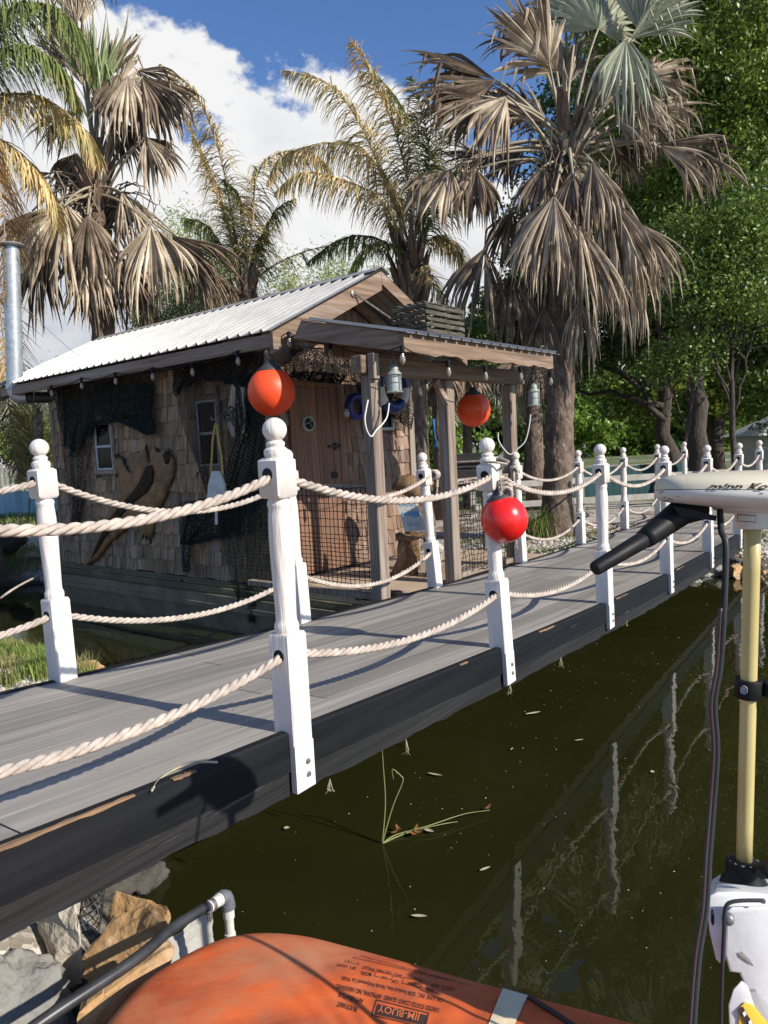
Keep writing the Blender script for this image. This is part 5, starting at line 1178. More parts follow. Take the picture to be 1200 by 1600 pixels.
LP = [(128,120,-.1,97,135,34,D1,.05,{'n':30,'curl':.3,'fold':.6}), (140,150,.1,90,150,30,D2,.05,{'n':20}), (152,150,-.2,80,115,62,M_palegr,.05,{'curl':.08,'n':30}), (150,145,.0,108,110,40,M_palegr,.05,{'curl':.1,'n':20}), (172,120,.0,58,95,60,D1,.2,{'n':24}),
 (200,118,-.5,256,110,110,D1,.6,{'n':38}), (222,120,-.3,308,130,90,D2,.5,{'n':40,'split':.6}), (215,110,-.1,330,90,80,D2,.5), (228,215,-.4,292,95,90,D1,.7), (102,318,-.7,262,175,110,D1,.5,{'n':50}), (100,322,-.8,225,110,80,D1,.5,{'n':34}), (60,400,-.3,262,130,80,D2,.7),
 (235,352,-.6,262,150,70,D1,.6,{'n':38}), (245,358,-.5,285,130,70,D1,.7,{'n':30}), (268,368,-.2,323,140,62,D2,.35,{'n':36,'split':.6}), (150,400,-.2,268,130,90,D2,.8), (130,390,-.6,280,150,60,D1,.8,{'n':30}), (305,400,-.1,285,110,60,D2,.8), (200,400,.2,268,130,80,D2,.8), (50,330,.2,245,130,90,D2,.7),
 (165,420,.0,255,110,80,D2,.8), (80,270,.1,190,70,60,D2,.5), (110,180,.2,200,90,80,D2,.6)]
LP += [(120,40,.1,100,110,50,D1,.1,{'curl':.4}), (108,100,.2,115,110,50,D2,.2), (175,190,.1,300,90,70,D2,.7), (120,240,.1,230,90,80,D2,.7), (190,300,-.3,290,110,70,D1,.8), (140,350,-.5,268,150,70,D1,.8), (70,350,-.4,250,130,80,D1,.7), (330,420,.1,290,90,60,D2,.8)]
hb2 = atY(150, 285, 11.2); bs2 = atY(165, 700, 11.2); bs2.z = .25
fan_palm(bs2, hb2, .2, LP, 'tall brown fan palm behind the cabin left end with one pale green leaf', seed=5, rad=(.20,.16), skirt=5)

def frond(pts, m, leaf_len=.45, n=90, seed=0, droop=1.0, wd=.0085, rach=.012, rm=None, parent=None, gap=0, start=.12):
    """feather frond: rachis through pts, narrow drooping leaflets both sides"""
    rr = random.Random(seed); P = resample([p for p in catmull(pts, 12)], .04); m_ = len(P); V = []; F = []
    n = int(n*1.55)
    for i in range(n):
        f = start+(1-start)*(i+rr.random())/n
        if rr.random() < gap: continue
        k = min(int(f*(m_-1)), m_-2); p = P[k].lerp(P[k+1], f*(m_-1)-k); t = (P[k+1]-P[k]).normalized(); side = t.cross(Vector((0,0,1)))
        if side.length < .2: side = t.orthogonal()
        side.normalize()
        L = 1.2*leaf_len*(sin(pi*min(1, f*.92+.08))**.5)*rr.uniform(.7, 1.15); L = max(L, .08)
        for s in (-1, 1):
            d = (side*s*rr.uniform(.35, 1)+t*rr.uniform(.3, .8)+Vector((rr.uniform(-.2,.2), rr.uniform(-.2,.2), rr.uniform(-.2,.35)))).normalized(); q = p.copy(); K = 6; dr = droop*rr.uniform(.7, 1.3)
            w_ = d.cross(Vector((0,0,1))); w_ = w_.normalized() if w_.length > .05 else side; o = len(V)
            w_ = (w_+Vector((rr.uniform(-.6,.6), rr.uniform(-.6,.6), rr.uniform(-.6,.6)))).normalized()
            for j in range(K+1):
                a = j/K; ww = wd*(1-a**2.5)+.0015; V.append(q-w_*ww); V.append(q+w_*ww); d = (d+Vector((0,0,-1))*dr*.32).normalized(); q = q+d*(L/K)
            for j in range(K): F.append((o+2*j, o+2*j+1, o+2*j+3, o+2*j+2))
    o = obj('frond', (np.array([tuple(v) for v in V]), F), m, parent)
    mb = MB(); R_ = P[::3]+[P[-1]]; mb.tube(R_, [rach*(1.7-1.5*i/(len(R_)-1)) for i in range(len(R_))], 5); obj('rachis', mb, rm or M_pet, o, smooth='full'); return o
def catmull(q, k=8):
    q = [Vector(p) for p in q]; out = []
    for i in range(len(q)-1):
        p0 = q[max(i-1, 0)]; p1 = q[i]; p2 = q[i+1]; p3 = q[min(i+2, len(q)-1)]
        for j in range(k):
            t = j/k; out.append(.5*((2*p1)+(p2-p0)*t+(2*p0-5*p1+4*p2-p3)*t*t+(3*p1-p0-3*p2+p3)*t**3))
    out.append(q[-1]); return out
def feather_palm(base, crown, fr, label, seed=0, rad=.17, bootlen=1.2):
    t = thing('feather_palm', label, 'palm tree', base); base = Vector(base); crown = Vector(crown); rr = random.Random(seed); mb = MB(); rings = []; n = 30
    for i in range(n+1):
        f = i/n; c = base.lerp(crown, f); r = rad*(1.0+.35*max(0, 1-f*8))*(1-.15*f)*(1+.03*(i % 2)); rings.append([c+Vector((r*cos(a), r*sin(a), 0)) for a in [2*pi*k/18 for k in range(18)]])
    mb.loft(rings); obj('trunk', mb, M_trunk, t, smooth=True); mb = MB()
    for k in range(60):
        a = rr.uniform(0, 2*pi); z = rr.uniform(-bootlen, .15); o = crown+Vector((cos(a)*rad*.9, sin(a)*rad*.9, z)); d = Vector((cos(a)*.35, sin(a)*.35, 1)).normalized(); L_ = rr.uniform(.3, .6); mb.tube([o, o+d*L_*.5, o+d*L_], [.05,.035,.012], 5)
    obj('leaf_bases', mb, M_boot, t)
    for i, (pts, m, L_, n, dr, opt) in enumerate(fr):
        q = [atY(u, v, crown.y+dy) for u, v, dy in pts]; frond(q, m, L_, n, seed=seed*50+i, droop=dr, parent=t, **opt)
    return t
T, G = M_frtan, M_frgr
cc = atY(640, 395, 12.0); cb = atY(655, 800, 12.0); cb.z = .3
feather_palm(cb, cc, [
 ([(645,390,0),(640,300,0),(612,190,-.2),(570,100,-.4),(548,62,-.5)], T, .55, 130, .9, {}), ([(640,385,0),(610,290,.3),(560,230,.5),(500,225,.5),(440,245,.4),(418,285,.3)], T, .6, 130, 1.2, {}),
 ([(640,385,0),(600,280,-.3),(560,190,-.6),(510,130,-.8),(440,110,-.9)], T, .5, 110, 1.0, {}), ([(645,390,0),(655,280,.3),(640,190,.6),(600,130,.8),(560,110,.8)], G, .55, 120, 1.0, {}), ([(650,390,0),(680,290,.5),(700,200,.8),(735,150,.8),(790,140,.8)], T, .5, 110, 1.0, {}),
 ([(645,390,0),(670,260,0),(660,180,-.3),(640,120,-.6)], G, .5, 120, .9, {}), ([(640,390,0),(590,310,-.3),(530,280,-.5),(470,270,-.6),(430,300,-.6)], T, .5, 110, 1.2, {}), ([(640,400,0),(580,370,.2),(530,375,.4),(480,410,.4)], G, .4, 80, 1.0, {}),
 ([(650,400,0),(680,370,.0),(715,390,.2),(730,440,.2)], T, .4, 80, 1.0, {}), ([(640,400,0),(590,380,-.4),(550,420,-.5),(545,470,-.5)], G, .4, 80, .6, {}), ([(655,400,0),(670,430,-.3),(690,470,-.4),(700,520,-.4)], T, .4, 60, .4, {}),
 ([(650,390,0),(690,320,-.3),(720,260,-.4),(760,240,-.4)], G, .5, 100, 1.1, {})], 'feather palm rising behind the cabin roof between the two fan palms', seed=2, rad=.20)
cc = atY(382, 455, 13.5); cb = atY(390, 800, 13.5); cb.z = .3
feather_palm(cb, cc, [
 ([(380,450,0),(365,350,0),(340,230,-.2),(300,140,-.4),(250,100,-.5)], T, .55, 130, 1.0, {}), ([(380,450,0),(352,340,.2),(320,250,.3),(290,180,.3)], T, .5, 110, 1.1, {}), ([(385,450,0),(395,350,0),(400,280,0),(425,245,-.2),(480,235,-.3),(520,270,-.3)], T, .6, 130, 1.2, {}),
 ([(385,450,0),(385,370,0),(375,310,0),(350,280,0)], G, .55, 110, 1.1, {}), ([(385,450,0),(410,370,.3),(430,330,.4),(460,310,.4)], G, .5, 100, 1.1, {}), ([(385,455,0),(420,420,0),(480,392,0),(560,380,0),(610,400,0)], G, .35, 60, .8, {'gap': .5}), ([(378,450,0),(350,390,.1),(320,350,.1),(285,340,.1)], G, .5, 90, 1.2, {})],
 'smaller feather palm standing behind the middle of the cabin roof', seed=6, rad=.15)
cc = atY(-95, 150, 9.9); cb = Vector((cc.x, 9.9, .25))
feather_palm(cb, cc, [
 ([(-90,140,0),(-20,40,-.2),(50,5,-.4),(110,30,-.5),(140,110,-.5)], G, .65, 150, 1.2, {}), ([(-90,140,0),(-20,90,-.6),(40,70,-.8),(100,110,-.8),(120,170,-.8)], G, .6, 150, 1.2, {}), ([(-90,150,0),(-20,150,-.3),(60,150,-.5),(130,200,-.5),(150,260,-.5)], T, .6, 140, 1.2, {}),
 ([(-90,140,0),(-30,0,0),(40,-60,.2),(120,-60,.2),(190,-20,.2)], G, .6, 130, 1.2, {}), ([(-90,160,0),(-40,200,-.4),(20,230,-.5),(80,300,-.5),(90,360,-.5)], T, .55, 120, 1.1, {}), ([(-90,160,0),(-50,190,-.8),(-15,240,-1),(5,330,-1),(8,470,-1)], M_gold, .55, 130, .9, {}),
 ([(-90,170,0),(-30,330,-.2),(0,480,-.2),(15,640,-.2),(32,760,-.2)], M_gold, .5, 130, .5, {'start': .5}), ([(-90,160,0),(-60,40,.5),(-20,-60,.6),(60,-110,.6)], G, .6, 100, 1.1, {}), ([(-90,150,0),(-140,60,0),(-200,60,.3),(-260,140,.4)], G, .6, 100, 1.1, {})],
 'feather palm at the left edge with golden dead fronds hanging low', seed=8, rad=.18)

def leaf_cloud(blobs, per, size, seed, hollow=.55, asp=.5):
    """blobs: (cx,cy,cz,rx,ry,rz). leaves as small bent quads clustered on twigs"""
    rr = np.random.default_rng(seed); Vs = []; tot = 0
    for (cx, cy, cz, rx, ry, rz) in blobs:
        n = int(per*(rx*ry*rz)**(2/3)*3); ntw = max(8, n//56)
        d = rr.normal(size=(ntw, 3)); d /= np.linalg.norm(d, axis=1, keepdims=True); rad = hollow+(1-hollow)*rr.random(ntw)**.6; rad *= 1+.28*np.sin(d[:, 0]*5+cx)*np.cos(d[:, 2]*6+cz)
        tw = d*rad[:, None]*np.array([rx, ry, rz])+np.array([cx, cy, cz]); k = n//ntw
        c = np.repeat(tw, k, 0)+rr.normal(size=(ntw*k, 3))*np.array([.19, .19, .12])*(.7+size*5); Vs.append(c)
    C = np.concatenate(Vs); n = len(C); a = rr.normal(size=(n, 3)); a[:, 2] -= .35; a /= np.linalg.norm(a, axis=1, keepdims=True); b = rr.normal(size=(n, 3)); b = np.cross(a, b); b /= np.linalg.norm(b, axis=1, keepdims=True)
    s = size*rr.uniform(.6, 1.25, n)[:, None]; V = np.stack([C-a*s, C+b*s*asp, C+a*s, C-b*s*asp], 1).reshape(-1, 3); F = np.arange(n*4).reshape(-1, 4); return V, F
def limb(mb, a, b, r0, r1, rr, wob=.15, n=7):
    a = Vector(a); b = Vector(b); L_ = (b-a).length; pts = [a.lerp(b, i/n)+Vector((rr.uniform(-1,1), rr.uniform(-1,1), rr.uniform(-.5,.5)))*wob*L_/n*(1 if 0 < i < n else 0) for i in range(n+1)]; mb.tube(pts, [r0+(r1-r0)*i/n for i in range(n+1)], 9); return pts
def tree(base, top, r0, blobs, m, label, per=900, size=.06, seed=0, name='oak_tree', group=None, hollow=.5, lean=None):
    t = thing(name, label, 'tree', base, group); rr = random.Random(seed); mb = MB(); base = Vector(base); top = Vector(top)
    limb(mb, base-Vector((0,0,.2)), top, r0, r0*.45, rr, .25 if r0 > .1 else .1, 9)
    for i, b in enumerate(blobs):
        f = rr.uniform(.35, .95); s = base.lerp(top, f); c = Vector(b[:3]); pts = limb(mb, s, c, r0*.42*(1.1-f*.5), min(.02, r0*.2), rr, .5 if r0 > .1 else .14, 8)
        for k in range(3): q = pts[rr.randint(4, 7)]; limb(mb, q, c+Vector((rr.uniform(-1,1)*b[3], rr.uniform(-1,1)*b[4], rr.uniform(-.8,.8)*b[5])), .022, .006, rr, .6, 5)
    obj('trunk', mb, M_bark, t, smooth='full'); obj('crown', leaf_cloud(blobs, per, size, seed, hollow), m, t); return t
def B(u, v, Y, r, rz=None, ry=None): p = atY(u, v, Y); k = Y/FPX; return (p.x, Y, p.z, r*k, (ry or r)*k, (rz or r)*k)
def gb(u, Y): p = atY(u, 760, Y); p.z = .3; return p
# oaks on the right bank
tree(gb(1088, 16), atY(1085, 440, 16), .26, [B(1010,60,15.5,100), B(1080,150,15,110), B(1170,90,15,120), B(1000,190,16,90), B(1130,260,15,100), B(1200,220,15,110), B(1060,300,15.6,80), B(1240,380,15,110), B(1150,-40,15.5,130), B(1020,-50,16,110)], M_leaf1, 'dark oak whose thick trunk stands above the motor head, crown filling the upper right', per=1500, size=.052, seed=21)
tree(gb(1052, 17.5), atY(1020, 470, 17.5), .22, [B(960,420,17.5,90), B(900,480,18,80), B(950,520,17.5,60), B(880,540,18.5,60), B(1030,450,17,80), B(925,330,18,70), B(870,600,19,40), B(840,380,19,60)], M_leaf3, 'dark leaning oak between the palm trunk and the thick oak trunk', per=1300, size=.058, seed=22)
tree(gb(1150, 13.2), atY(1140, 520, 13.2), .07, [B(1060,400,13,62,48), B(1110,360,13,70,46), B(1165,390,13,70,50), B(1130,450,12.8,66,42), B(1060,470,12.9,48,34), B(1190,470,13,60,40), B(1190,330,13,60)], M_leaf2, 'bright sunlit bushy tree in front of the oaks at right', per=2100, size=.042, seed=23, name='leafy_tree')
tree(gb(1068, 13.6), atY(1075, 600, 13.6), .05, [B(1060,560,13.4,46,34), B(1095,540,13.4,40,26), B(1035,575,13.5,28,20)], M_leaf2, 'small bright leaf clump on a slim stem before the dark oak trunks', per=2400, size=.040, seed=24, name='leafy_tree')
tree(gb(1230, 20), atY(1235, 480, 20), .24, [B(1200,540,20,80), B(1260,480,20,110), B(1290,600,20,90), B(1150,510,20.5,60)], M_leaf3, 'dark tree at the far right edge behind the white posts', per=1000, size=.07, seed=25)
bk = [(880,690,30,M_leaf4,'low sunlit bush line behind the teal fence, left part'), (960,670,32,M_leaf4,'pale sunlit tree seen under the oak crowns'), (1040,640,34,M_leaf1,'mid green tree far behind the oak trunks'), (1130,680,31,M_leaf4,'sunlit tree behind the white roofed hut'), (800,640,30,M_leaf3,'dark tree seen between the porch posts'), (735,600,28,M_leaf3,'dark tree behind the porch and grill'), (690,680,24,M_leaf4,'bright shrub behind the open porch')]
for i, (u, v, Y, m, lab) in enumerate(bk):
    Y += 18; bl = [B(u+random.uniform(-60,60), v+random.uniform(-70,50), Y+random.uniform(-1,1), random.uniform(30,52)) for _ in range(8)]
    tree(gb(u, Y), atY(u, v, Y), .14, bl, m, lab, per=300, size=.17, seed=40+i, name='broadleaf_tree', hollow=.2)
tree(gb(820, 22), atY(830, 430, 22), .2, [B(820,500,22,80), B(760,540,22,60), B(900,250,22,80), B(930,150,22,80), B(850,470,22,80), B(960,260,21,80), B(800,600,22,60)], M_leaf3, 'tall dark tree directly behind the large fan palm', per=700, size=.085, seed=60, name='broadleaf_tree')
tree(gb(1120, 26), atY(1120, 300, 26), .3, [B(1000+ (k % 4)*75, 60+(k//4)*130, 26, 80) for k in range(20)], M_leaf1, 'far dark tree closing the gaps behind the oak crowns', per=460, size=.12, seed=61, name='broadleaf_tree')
# second, slim palm trunk behind the big palm
def slim(u, Y, r, vt, label):
    b = atY(u, 760, Y); b.z = .3; tt = thing('palm_trunk', label, 'palm tree', b); mb = MB(); mb.tube([b, b+Vector((.03,0,.8)), atY(u-3, vt, Y)], [r*1.2, r, r], 12); obj('trunk', mb, M_trunk, tt, smooth='full')
    for k in range(7):
        a = -pi/2+(k-3)*.5; h = atY(u-3, vt, Y)+Vector((.5*sin(k*2.1), .4*cos(k*1.7), -.05)); V, F = fan_leaf(h, (sin(k*2.1)*.5, -.2, -1), (0,-1,.2), .9, spread=90, nseg=26, droop=.8, seed=700+k+int(u)); obj('fan_leaf', (V, F), M_dead2, tt)
slim(835, 14, .16, 560, 'slimmer palm trunk in shade between porch and large palm'); slim(690, 13, .16, 570, 'shaded palm trunk with hanging fan leaves seen through the porch')
# feathery shrubs behind the roof
def bamboo(u, Y, vt, w_, label, seed):
    b = atY(u, 760, Y); b.z = .3; t = thing('feathery_shrub', label, 'shrub', b, 'feathery shrubs behind the roof'); rr = random.Random(seed); mb = MB(); V = []; F = []
    for k in range(16):
        tu = u+rr.uniform(-w_, w_); tv = vt+rr.uniform(-10, 90); e = atY(tu, tv, Y+rr.uniform(-.6, .6)); m_ = b.lerp(e, .5)+Vector((rr.uniform(-.2,.2), 0, .2)); P = [b.lerp(m_, q).lerp(m_.lerp(e, q), q) for q in [i/10 for i in range(11)]]; mb.tube(P, [.016-.0013*i for i in range(11)], 4)
        for j in range(1300):
            f = rr.uniform(.25, 1); i = min(int(f*10), 9); p = P[i].lerp(P[i+1], f*10-i)+Vector((rr.gauss(0,.2), rr.gauss(0,.2), rr.gauss(0,.16))); d = Vector((rr.gauss(0,1), rr.gauss(0,1), rr.gauss(0,.9))).normalized(); s = d.orthogonal().normalized(); L_ = rr.uniform(.06, .14); o = len(V)
            V += [tuple(p), tuple(p+d*L_*.5+s*.013), tuple(p+d*L_), tuple(p+d*L_*.5-s*.013)]; F.append((o, o+1, o+2, o+3))
    obj('stems', mb, M_pet, t); obj('foliage', (np.array(V), F), M_bamb, t)
bamboo(320, 15.5, 330, 60, 'yellow green feathery shrub beside the left fan palm', 1); bamboo(455, 16, 400, 70, 'feathery shrub behind the cabin roof slope', 2); bamboo(250, 16, 430, 50, 'feathery shrub low between hanging palm leaves', 3); bamboo(555, 17, 400, 50, 'sparse feathery shrub left of the middle palm trunk', 4); bamboo(60, 20, 560, 60, 'pale feathery shrub seen beyond the stovepipe', 5)
# left background
tree(gb(30, 24), atY(30, 660, 24), .12, [B(10,700,24,40,28), B(60,690,24,36,26), B(95,710,24,30,22), B(-40,690,24,40,30), B(130,720,25,30)], M_leaf1, 'green bush line far left beyond the lawn', per=700, size=.09, seed=71, name='broadleaf_tree')
def small_palm(u, v, Y, label, seed):
    b = atY(u, 760, Y); b.z = .3; c = atY(u, v, Y); rr = random.Random(seed); t = thing('young_palm', label, 'palm tree', b); mb = MB(); mb.tube([b, c], [.12, .09], 10); obj('trunk', mb, M_trunk, t, smooth='full')
    for k in range(11):
        a = 2*pi*k/11+rr.uniform(-.2,.2); L_ = rr.uniform(1.1, 1.6); q = [c, c+Vector((cos(a)*L_*.4, sin(a)*L_*.4, .5)), c+Vector((cos(a)*L_*.8, sin(a)*L_*.8, .4)), c+Vector((cos(a)*L_*1.1, sin(a)*L_*1.1, -.2))]; frond(q, M_silver, .35, 44, seed=seed*20+k, droop=.5, parent=t)
small_palm(60, 640, 18, 'silvery young palm beyond the stovepipe', 4); small_palm(730, 650, 15, 'young palm in shade behind the porch', 5)
# fences
def plank_fence(name, a, b, zt, zb, pw_, gap, m, label, rails=(.3,.8), top=None):
    a = Vector(a); b = Vector(b); t = thing(name, label, 'fence', (a+b)/2*1.0); L_ = (b-a).length; d = (b-a)/L_; n_ = Vector((-d.y, d.x, 0)); n = int(L_/(pw_+gap)); mb = MB(); rr = random.Random(len(label))
    for i in range(n):
        p = a+d*(i*(pw_+gap)); q = p+d*pw_; h = zt+rr.uniform(-.015, .015)
        vs = [p, q, q+n_*.02, p+n_*.02]; mb.add([Vector((v.x, v.y, z)) for z in (zb, h) for v in vs], [(3,2,1,0),(4,5,6,7),(0,1,5,4),(1,2,6,5),(2,3,7,6),(3,0,4,7)])
    obj('boards', mb, m, t)
    for f in rails:
        z = zb+(zt-zb)*f; mb = MB(); mb.beam(Vector((a.x, a.y, z))+n_*.05, Vector((b.x, b.y, z))+n_*.05, .04, .08); obj('rail', mb, m, t)
    for k in range(int(L_/2.4)+1):
        p = a+d*min(k*2.4, L_-.1)+n_*.11; mb = MB(); mb.cbox(p.x-.045, p.x+.045, p.y-.045, p.y+.045, zb-.2, zt+.03); obj('fence_post', mb, m, t)
    return t
a = atY(870, 740, 16); b = atY(1075, 700, 16.5); plank_fence('board_fence', (a.x, 16, 0), (b.x, 16.5, 0), .98, .28, .14, .006, M_teal, 'teal board fence behind the far railing posts')
def rail_fence(a, b, zs, m, label, step=2.0, ph=1.0):
    a = Vector(a); b = Vector(b); t = thing('rail_fence', label, 'fence', (a+b)/2); d = (b-a).normalized(); L_ = (b-a).length
    for z in zs: mb = MB(); mb.beam((a.x, a.y, z), (b.x, b.y, z), .035, .11); obj('rail', mb, m, t)
    k = 0
    while k*step <= L_:
        p = a+d*(k*step)+Vector((-d.y, d.x, 0))*.08; mb = MB(); mb.cbox(p.x-.05, p.x+.05, p.y-.05, p.y+.05, .1, ph); obj('fence_post', mb, m, t); k += 1
a = atY(740, 760, 13.0); b = atY(1080, 740, 13.6); rail_fence((a.x, 13.0, 0), (b.x+.6, 13.6, 0), (.88, .52), M_wfence, 'low white rail fence behind the palm trunk')
a = atY(-200, 790, 19); b = atY(130, 790, 19); plank_fence('board_fence', (a.x, 19, 0), (b.x, 19, 0), 1.0, .3, .15, .004, M_pblue, 'pale blue board fence beyond the left bank')
a = atY(-150, 740, 34); b = atY(150, 740, 34); plank_fence('picket_fence', (a.x, 34, 0), (b.x, 34, 0), 1.75, .4, .12, .10, M_wfence, 'white picket fence far away beyond the lawn')
# far hut with white roof
c = atY(1185, 672, 22); t = thing('garden_hut', 'small hut with a white roof far behind the last posts', 'hut', (c.x+.9, 22, .3)); x = c.x+.9
mb = MB(); mb.box(x-1.1, x+1.1, 21.3, 23, .2, 1.5); obj('wall', mb, M_wall, t)
mb = MB(); mb.add([(x-1.4,21.0,1.45),(x+1.4,21.0,1.45),(x+1.4,23.4,1.45),(x-1.4,23.4,1.45),(x,22.2,2.2)], [(0,1,4),(1,2,4),(2,3,4),(3,0,4),(3,2,1,0)]); obj('roof', mb, M_wroof, t)
mb = MB(); mb.box(x-.3, x+.2, 21.27, 21.31, .3, 1.3); obj('door', mb, M_doorw, t)
# path at left
mb = MB(); a = atZ(-80, 838, .37); b = atZ(110, 836, .37); c = atZ(110, 862, .37); d = atZ(-80, 866, .37)
N_ = 14; vs = []
for i in range(N_+1):
    f = i/N_; p = a.lerp(b, f); q = d.lerp(c, f)
    for g_ in (0, .5, 1): r = p.lerp(q, g_); vs.append((r.x, r.y, float(ground_z(r.x, r.y))+.03))
mb.add(vs, [(i*3+j, i*3+j+1, (i+1)*3+j+1, (i+1)*3+j) for i in range(N_) for j in range(2)]); obj('path', mb, M_conc, loc=(0,0,0), kind='structure')

# ------------------------------------------------------------------ grass and pebbles
def grass(n, pts_fn, hgt, m, name, seed, wd=.004, **kw):
    rr = np.random.default_rng(seed); X, Y = pts_fn(rr, n); s = pond_sd(X, Y); ok = s > .12; X = X[ok]; Y = Y[ok]; Z = ground_z(X, Y); n = len(X)
    h = hgt*rr.uniform(.4, 1.3, n); a = rr.uniform(0, 2*pi, n); ln = rr.uniform(.15, .8, n)*h; w_ = wd*rr.uniform(.7, 1.4, n); cx, cy = np.cos(a), np.sin(a)
    p0 = np.stack([X-cy*w_, Y+cx*w_, Z-.01], 1); p1 = np.stack([X+cy*w_, Y-cx*w_, Z-.01], 1); m1 = np.stack([X+cy*w_*.7+cx*ln*.35, Y-cx*w_*.7+cy*ln*.35, Z+h*.6], 1); m0 = np.stack([X-cy*w_*.7+cx*ln*.35, Y+cx*w_*.7+cy*ln*.35, Z+h*.6], 1)
    t1 = np.stack([X+cx*ln+cy*w_*.1, Y+cy*ln, Z+h], 1); t0 = np.stack([X+cx*ln-cy*w_*.1, Y+cy*ln, Z+h], 1)
    V = np.stack([p0, p1, m1, m0, t1, t0], 1).reshape(-1, 3); i = np.arange(n)[:, None]*6; F = np.concatenate([i+np.array([[0,1,2,3]]), i+np.array([[3,2,4,5]])]); return obj(name, (V, F), m, **kw)
def clumps(cx, cy, rx, ry, nc, sig, seed):
    r0 = np.random.default_rng(seed); C = np.stack([r0.uniform(cx-rx, cx+rx, nc), r0.uniform(cy-ry, cy+ry, nc)], 1)
    def f(rr, n): k = rr.integers(0, nc, n); return C[k, 0]+rr.normal(0, sig, n), C[k, 1]+rr.normal(0, sig, n)
    return f
grass(15000, clumps(-3.0, 5.35, .7, .6, 34, .09, 1), .075, M_grass, 'grass', 1, kind='stuff', label='green grass tufts on the left bank behind the bridge post')
grass(1400, clumps(-2.2, 4.9, .25, .5, 12, .04, 2), .15, M_grass, 'weeds', 2, wd=.003, kind='stuff', label='thin weeds at the left bank edge')
grass(3000, clumps(3.2, 9.6, 2.2, .9, 40, .07, 3), .05, M_grass, 'grass', 3, kind='stuff', label='short tufts on the gravel at the foot of the large palm')
grass(5000, clumps(5.5, 9.5, 1.6, .7, 40, .12, 4), .14, M_grass, 'grass', 4, kind='stuff', label='grass on the right bank beyond the bridge')
grass(900, clumps(2.15, 10.0, .25, .15, 5, .08, 5), .36, M_grass, 'tall_grass', 5, wd=.005, kind='stuff', label='tall dry grass clump left of the palm trunk base')
grass(26000, clumps(-9, 22, 6, 6, 300, .4, 6), .14, M_grass, 'lawn_grass', 6, wd=.02, kind='stuff', label='sunlit lawn far left')
grass(5000, clumps(-5.6, 11.0, 1.6, .8, 40, .15, 7), .12, M_grass, 'grass', 7, kind='stuff', label='shaded grass on the bank left of the cabin')
def ico(sub=2):
    import bmesh
    b = bmesh.new(); bmesh.ops.create_icosphere(b, subdivisions=sub, radius=1); v = np.array([tuple(x.co) for x in b.verts]); f = np.array([[q.index for q in p.verts] for p in b.faces]); b.free(); return v, f
I1 = ico(1); I3 = ico(5)
def pebbles(n, fn, s0, s1, m, seed, **kw):
    rr = np.random.default_rng(seed); X, Y = fn(rr, n); ok = pond_sd(X, Y) > .05; X = X[ok]; Y = Y[ok]; Z = ground_z(X, Y); n = len(X); v, f = I1; S_ = rr.uniform(s0, s1, n); a = rr.uniform(0, 6.28, n)
    vv = v[None]*np.stack([S_*rr.uniform(.8,1.5,n), S_*rr.uniform(.6,1.1,n), S_*rr.uniform(.35,.8,n)], 1)[:, None]*(1+.12*np.sin(v[None]*5+a[:, None, None])); ca, sa = np.cos(a)[:, None], np.sin(a)[:, None]
    V = np.stack([vv[..., 0]*ca-vv[..., 1]*sa+X[:, None], vv[..., 0]*sa+vv[..., 1]*ca+Y[:, None], vv[..., 2]+Z[:, None]+S_[:, None]*.2], 2).reshape(-1, 3); F = (f[None]+np.arange(n)[:, None, None]*len(v)).reshape(-1, 3); return obj('gravel', (V, F), m, smooth='full', kind='stuff', **kw)
M_peb = mat('pale_pebble', (.50,.46,.40), (.34,.30,.25), scale=9, rough=.85, island=.4)
pebbles(5200, lambda r, n: (r.uniform(-4.0, -1.6, n), r.uniform(3.6, 6.2, n)), .008, .026, M_peb, 1, label='pale gravel on the left bank')
pebbles(7000, lambda r, n: (r.uniform(1.2, 6, n), r.uniform(8.0, 10.8, n)), .008, .028, M_peb, 2, label='pale shell gravel around the large palm')
# rocks
def rock(c, s, m, label, seed, rot=0, planar=5, name='rock', group=None, tilt=(0,0), rough=.10, amp=.08):
    rr = np.random.default_rng(seed); v, f = I3; v = v.copy()
    for k in range(planar*3):                                 # chop with random planes -> faceted stone
        n = nrm(rr.normal(size=3)); d = rr.uniform(.55, .85); h = v@n; v = v-np.outer(np.maximum(h-d, 0), n)
    q = v*4.1; no = np.sin(q[:,0]*1.3+seed)*np.sin(q[:,1]*1.7+2)*np.sin(q[:,2]*1.5+1)+.5*np.sin(q[:,0]*3.3+q[:,2]*2.9)*np.sin(q[:,1]*3.9)+.25*np.sin(q[:,0]*8+q[:,1]*7+q[:,2]*9)+.3*np.abs(np.sin(q[:,0]*5.7-q[:,1]*6.1+seed)*np.sin(q[:,2]*7.3+q[:,1]*4.2))+.12*np.sin(q[:,0]*17+q[:,2]*3)*np.sin(q[:,1]*15-q[:,2]*13); v = v*(1+amp*no[:, None])
    v = v*np.array(s); R_ = (Matrix.Rotation(rot, 3, 'Z') @ Matrix.Rotation(tilt[0], 3, 'X') @ Matrix.Rotation(tilt[1], 3, 'Y')); v = v@np.array(R_).T+np.array(c); return obj(name, (v, f), m, smooth=True, label=label, category='rock', **({'group': group} if group else {}))
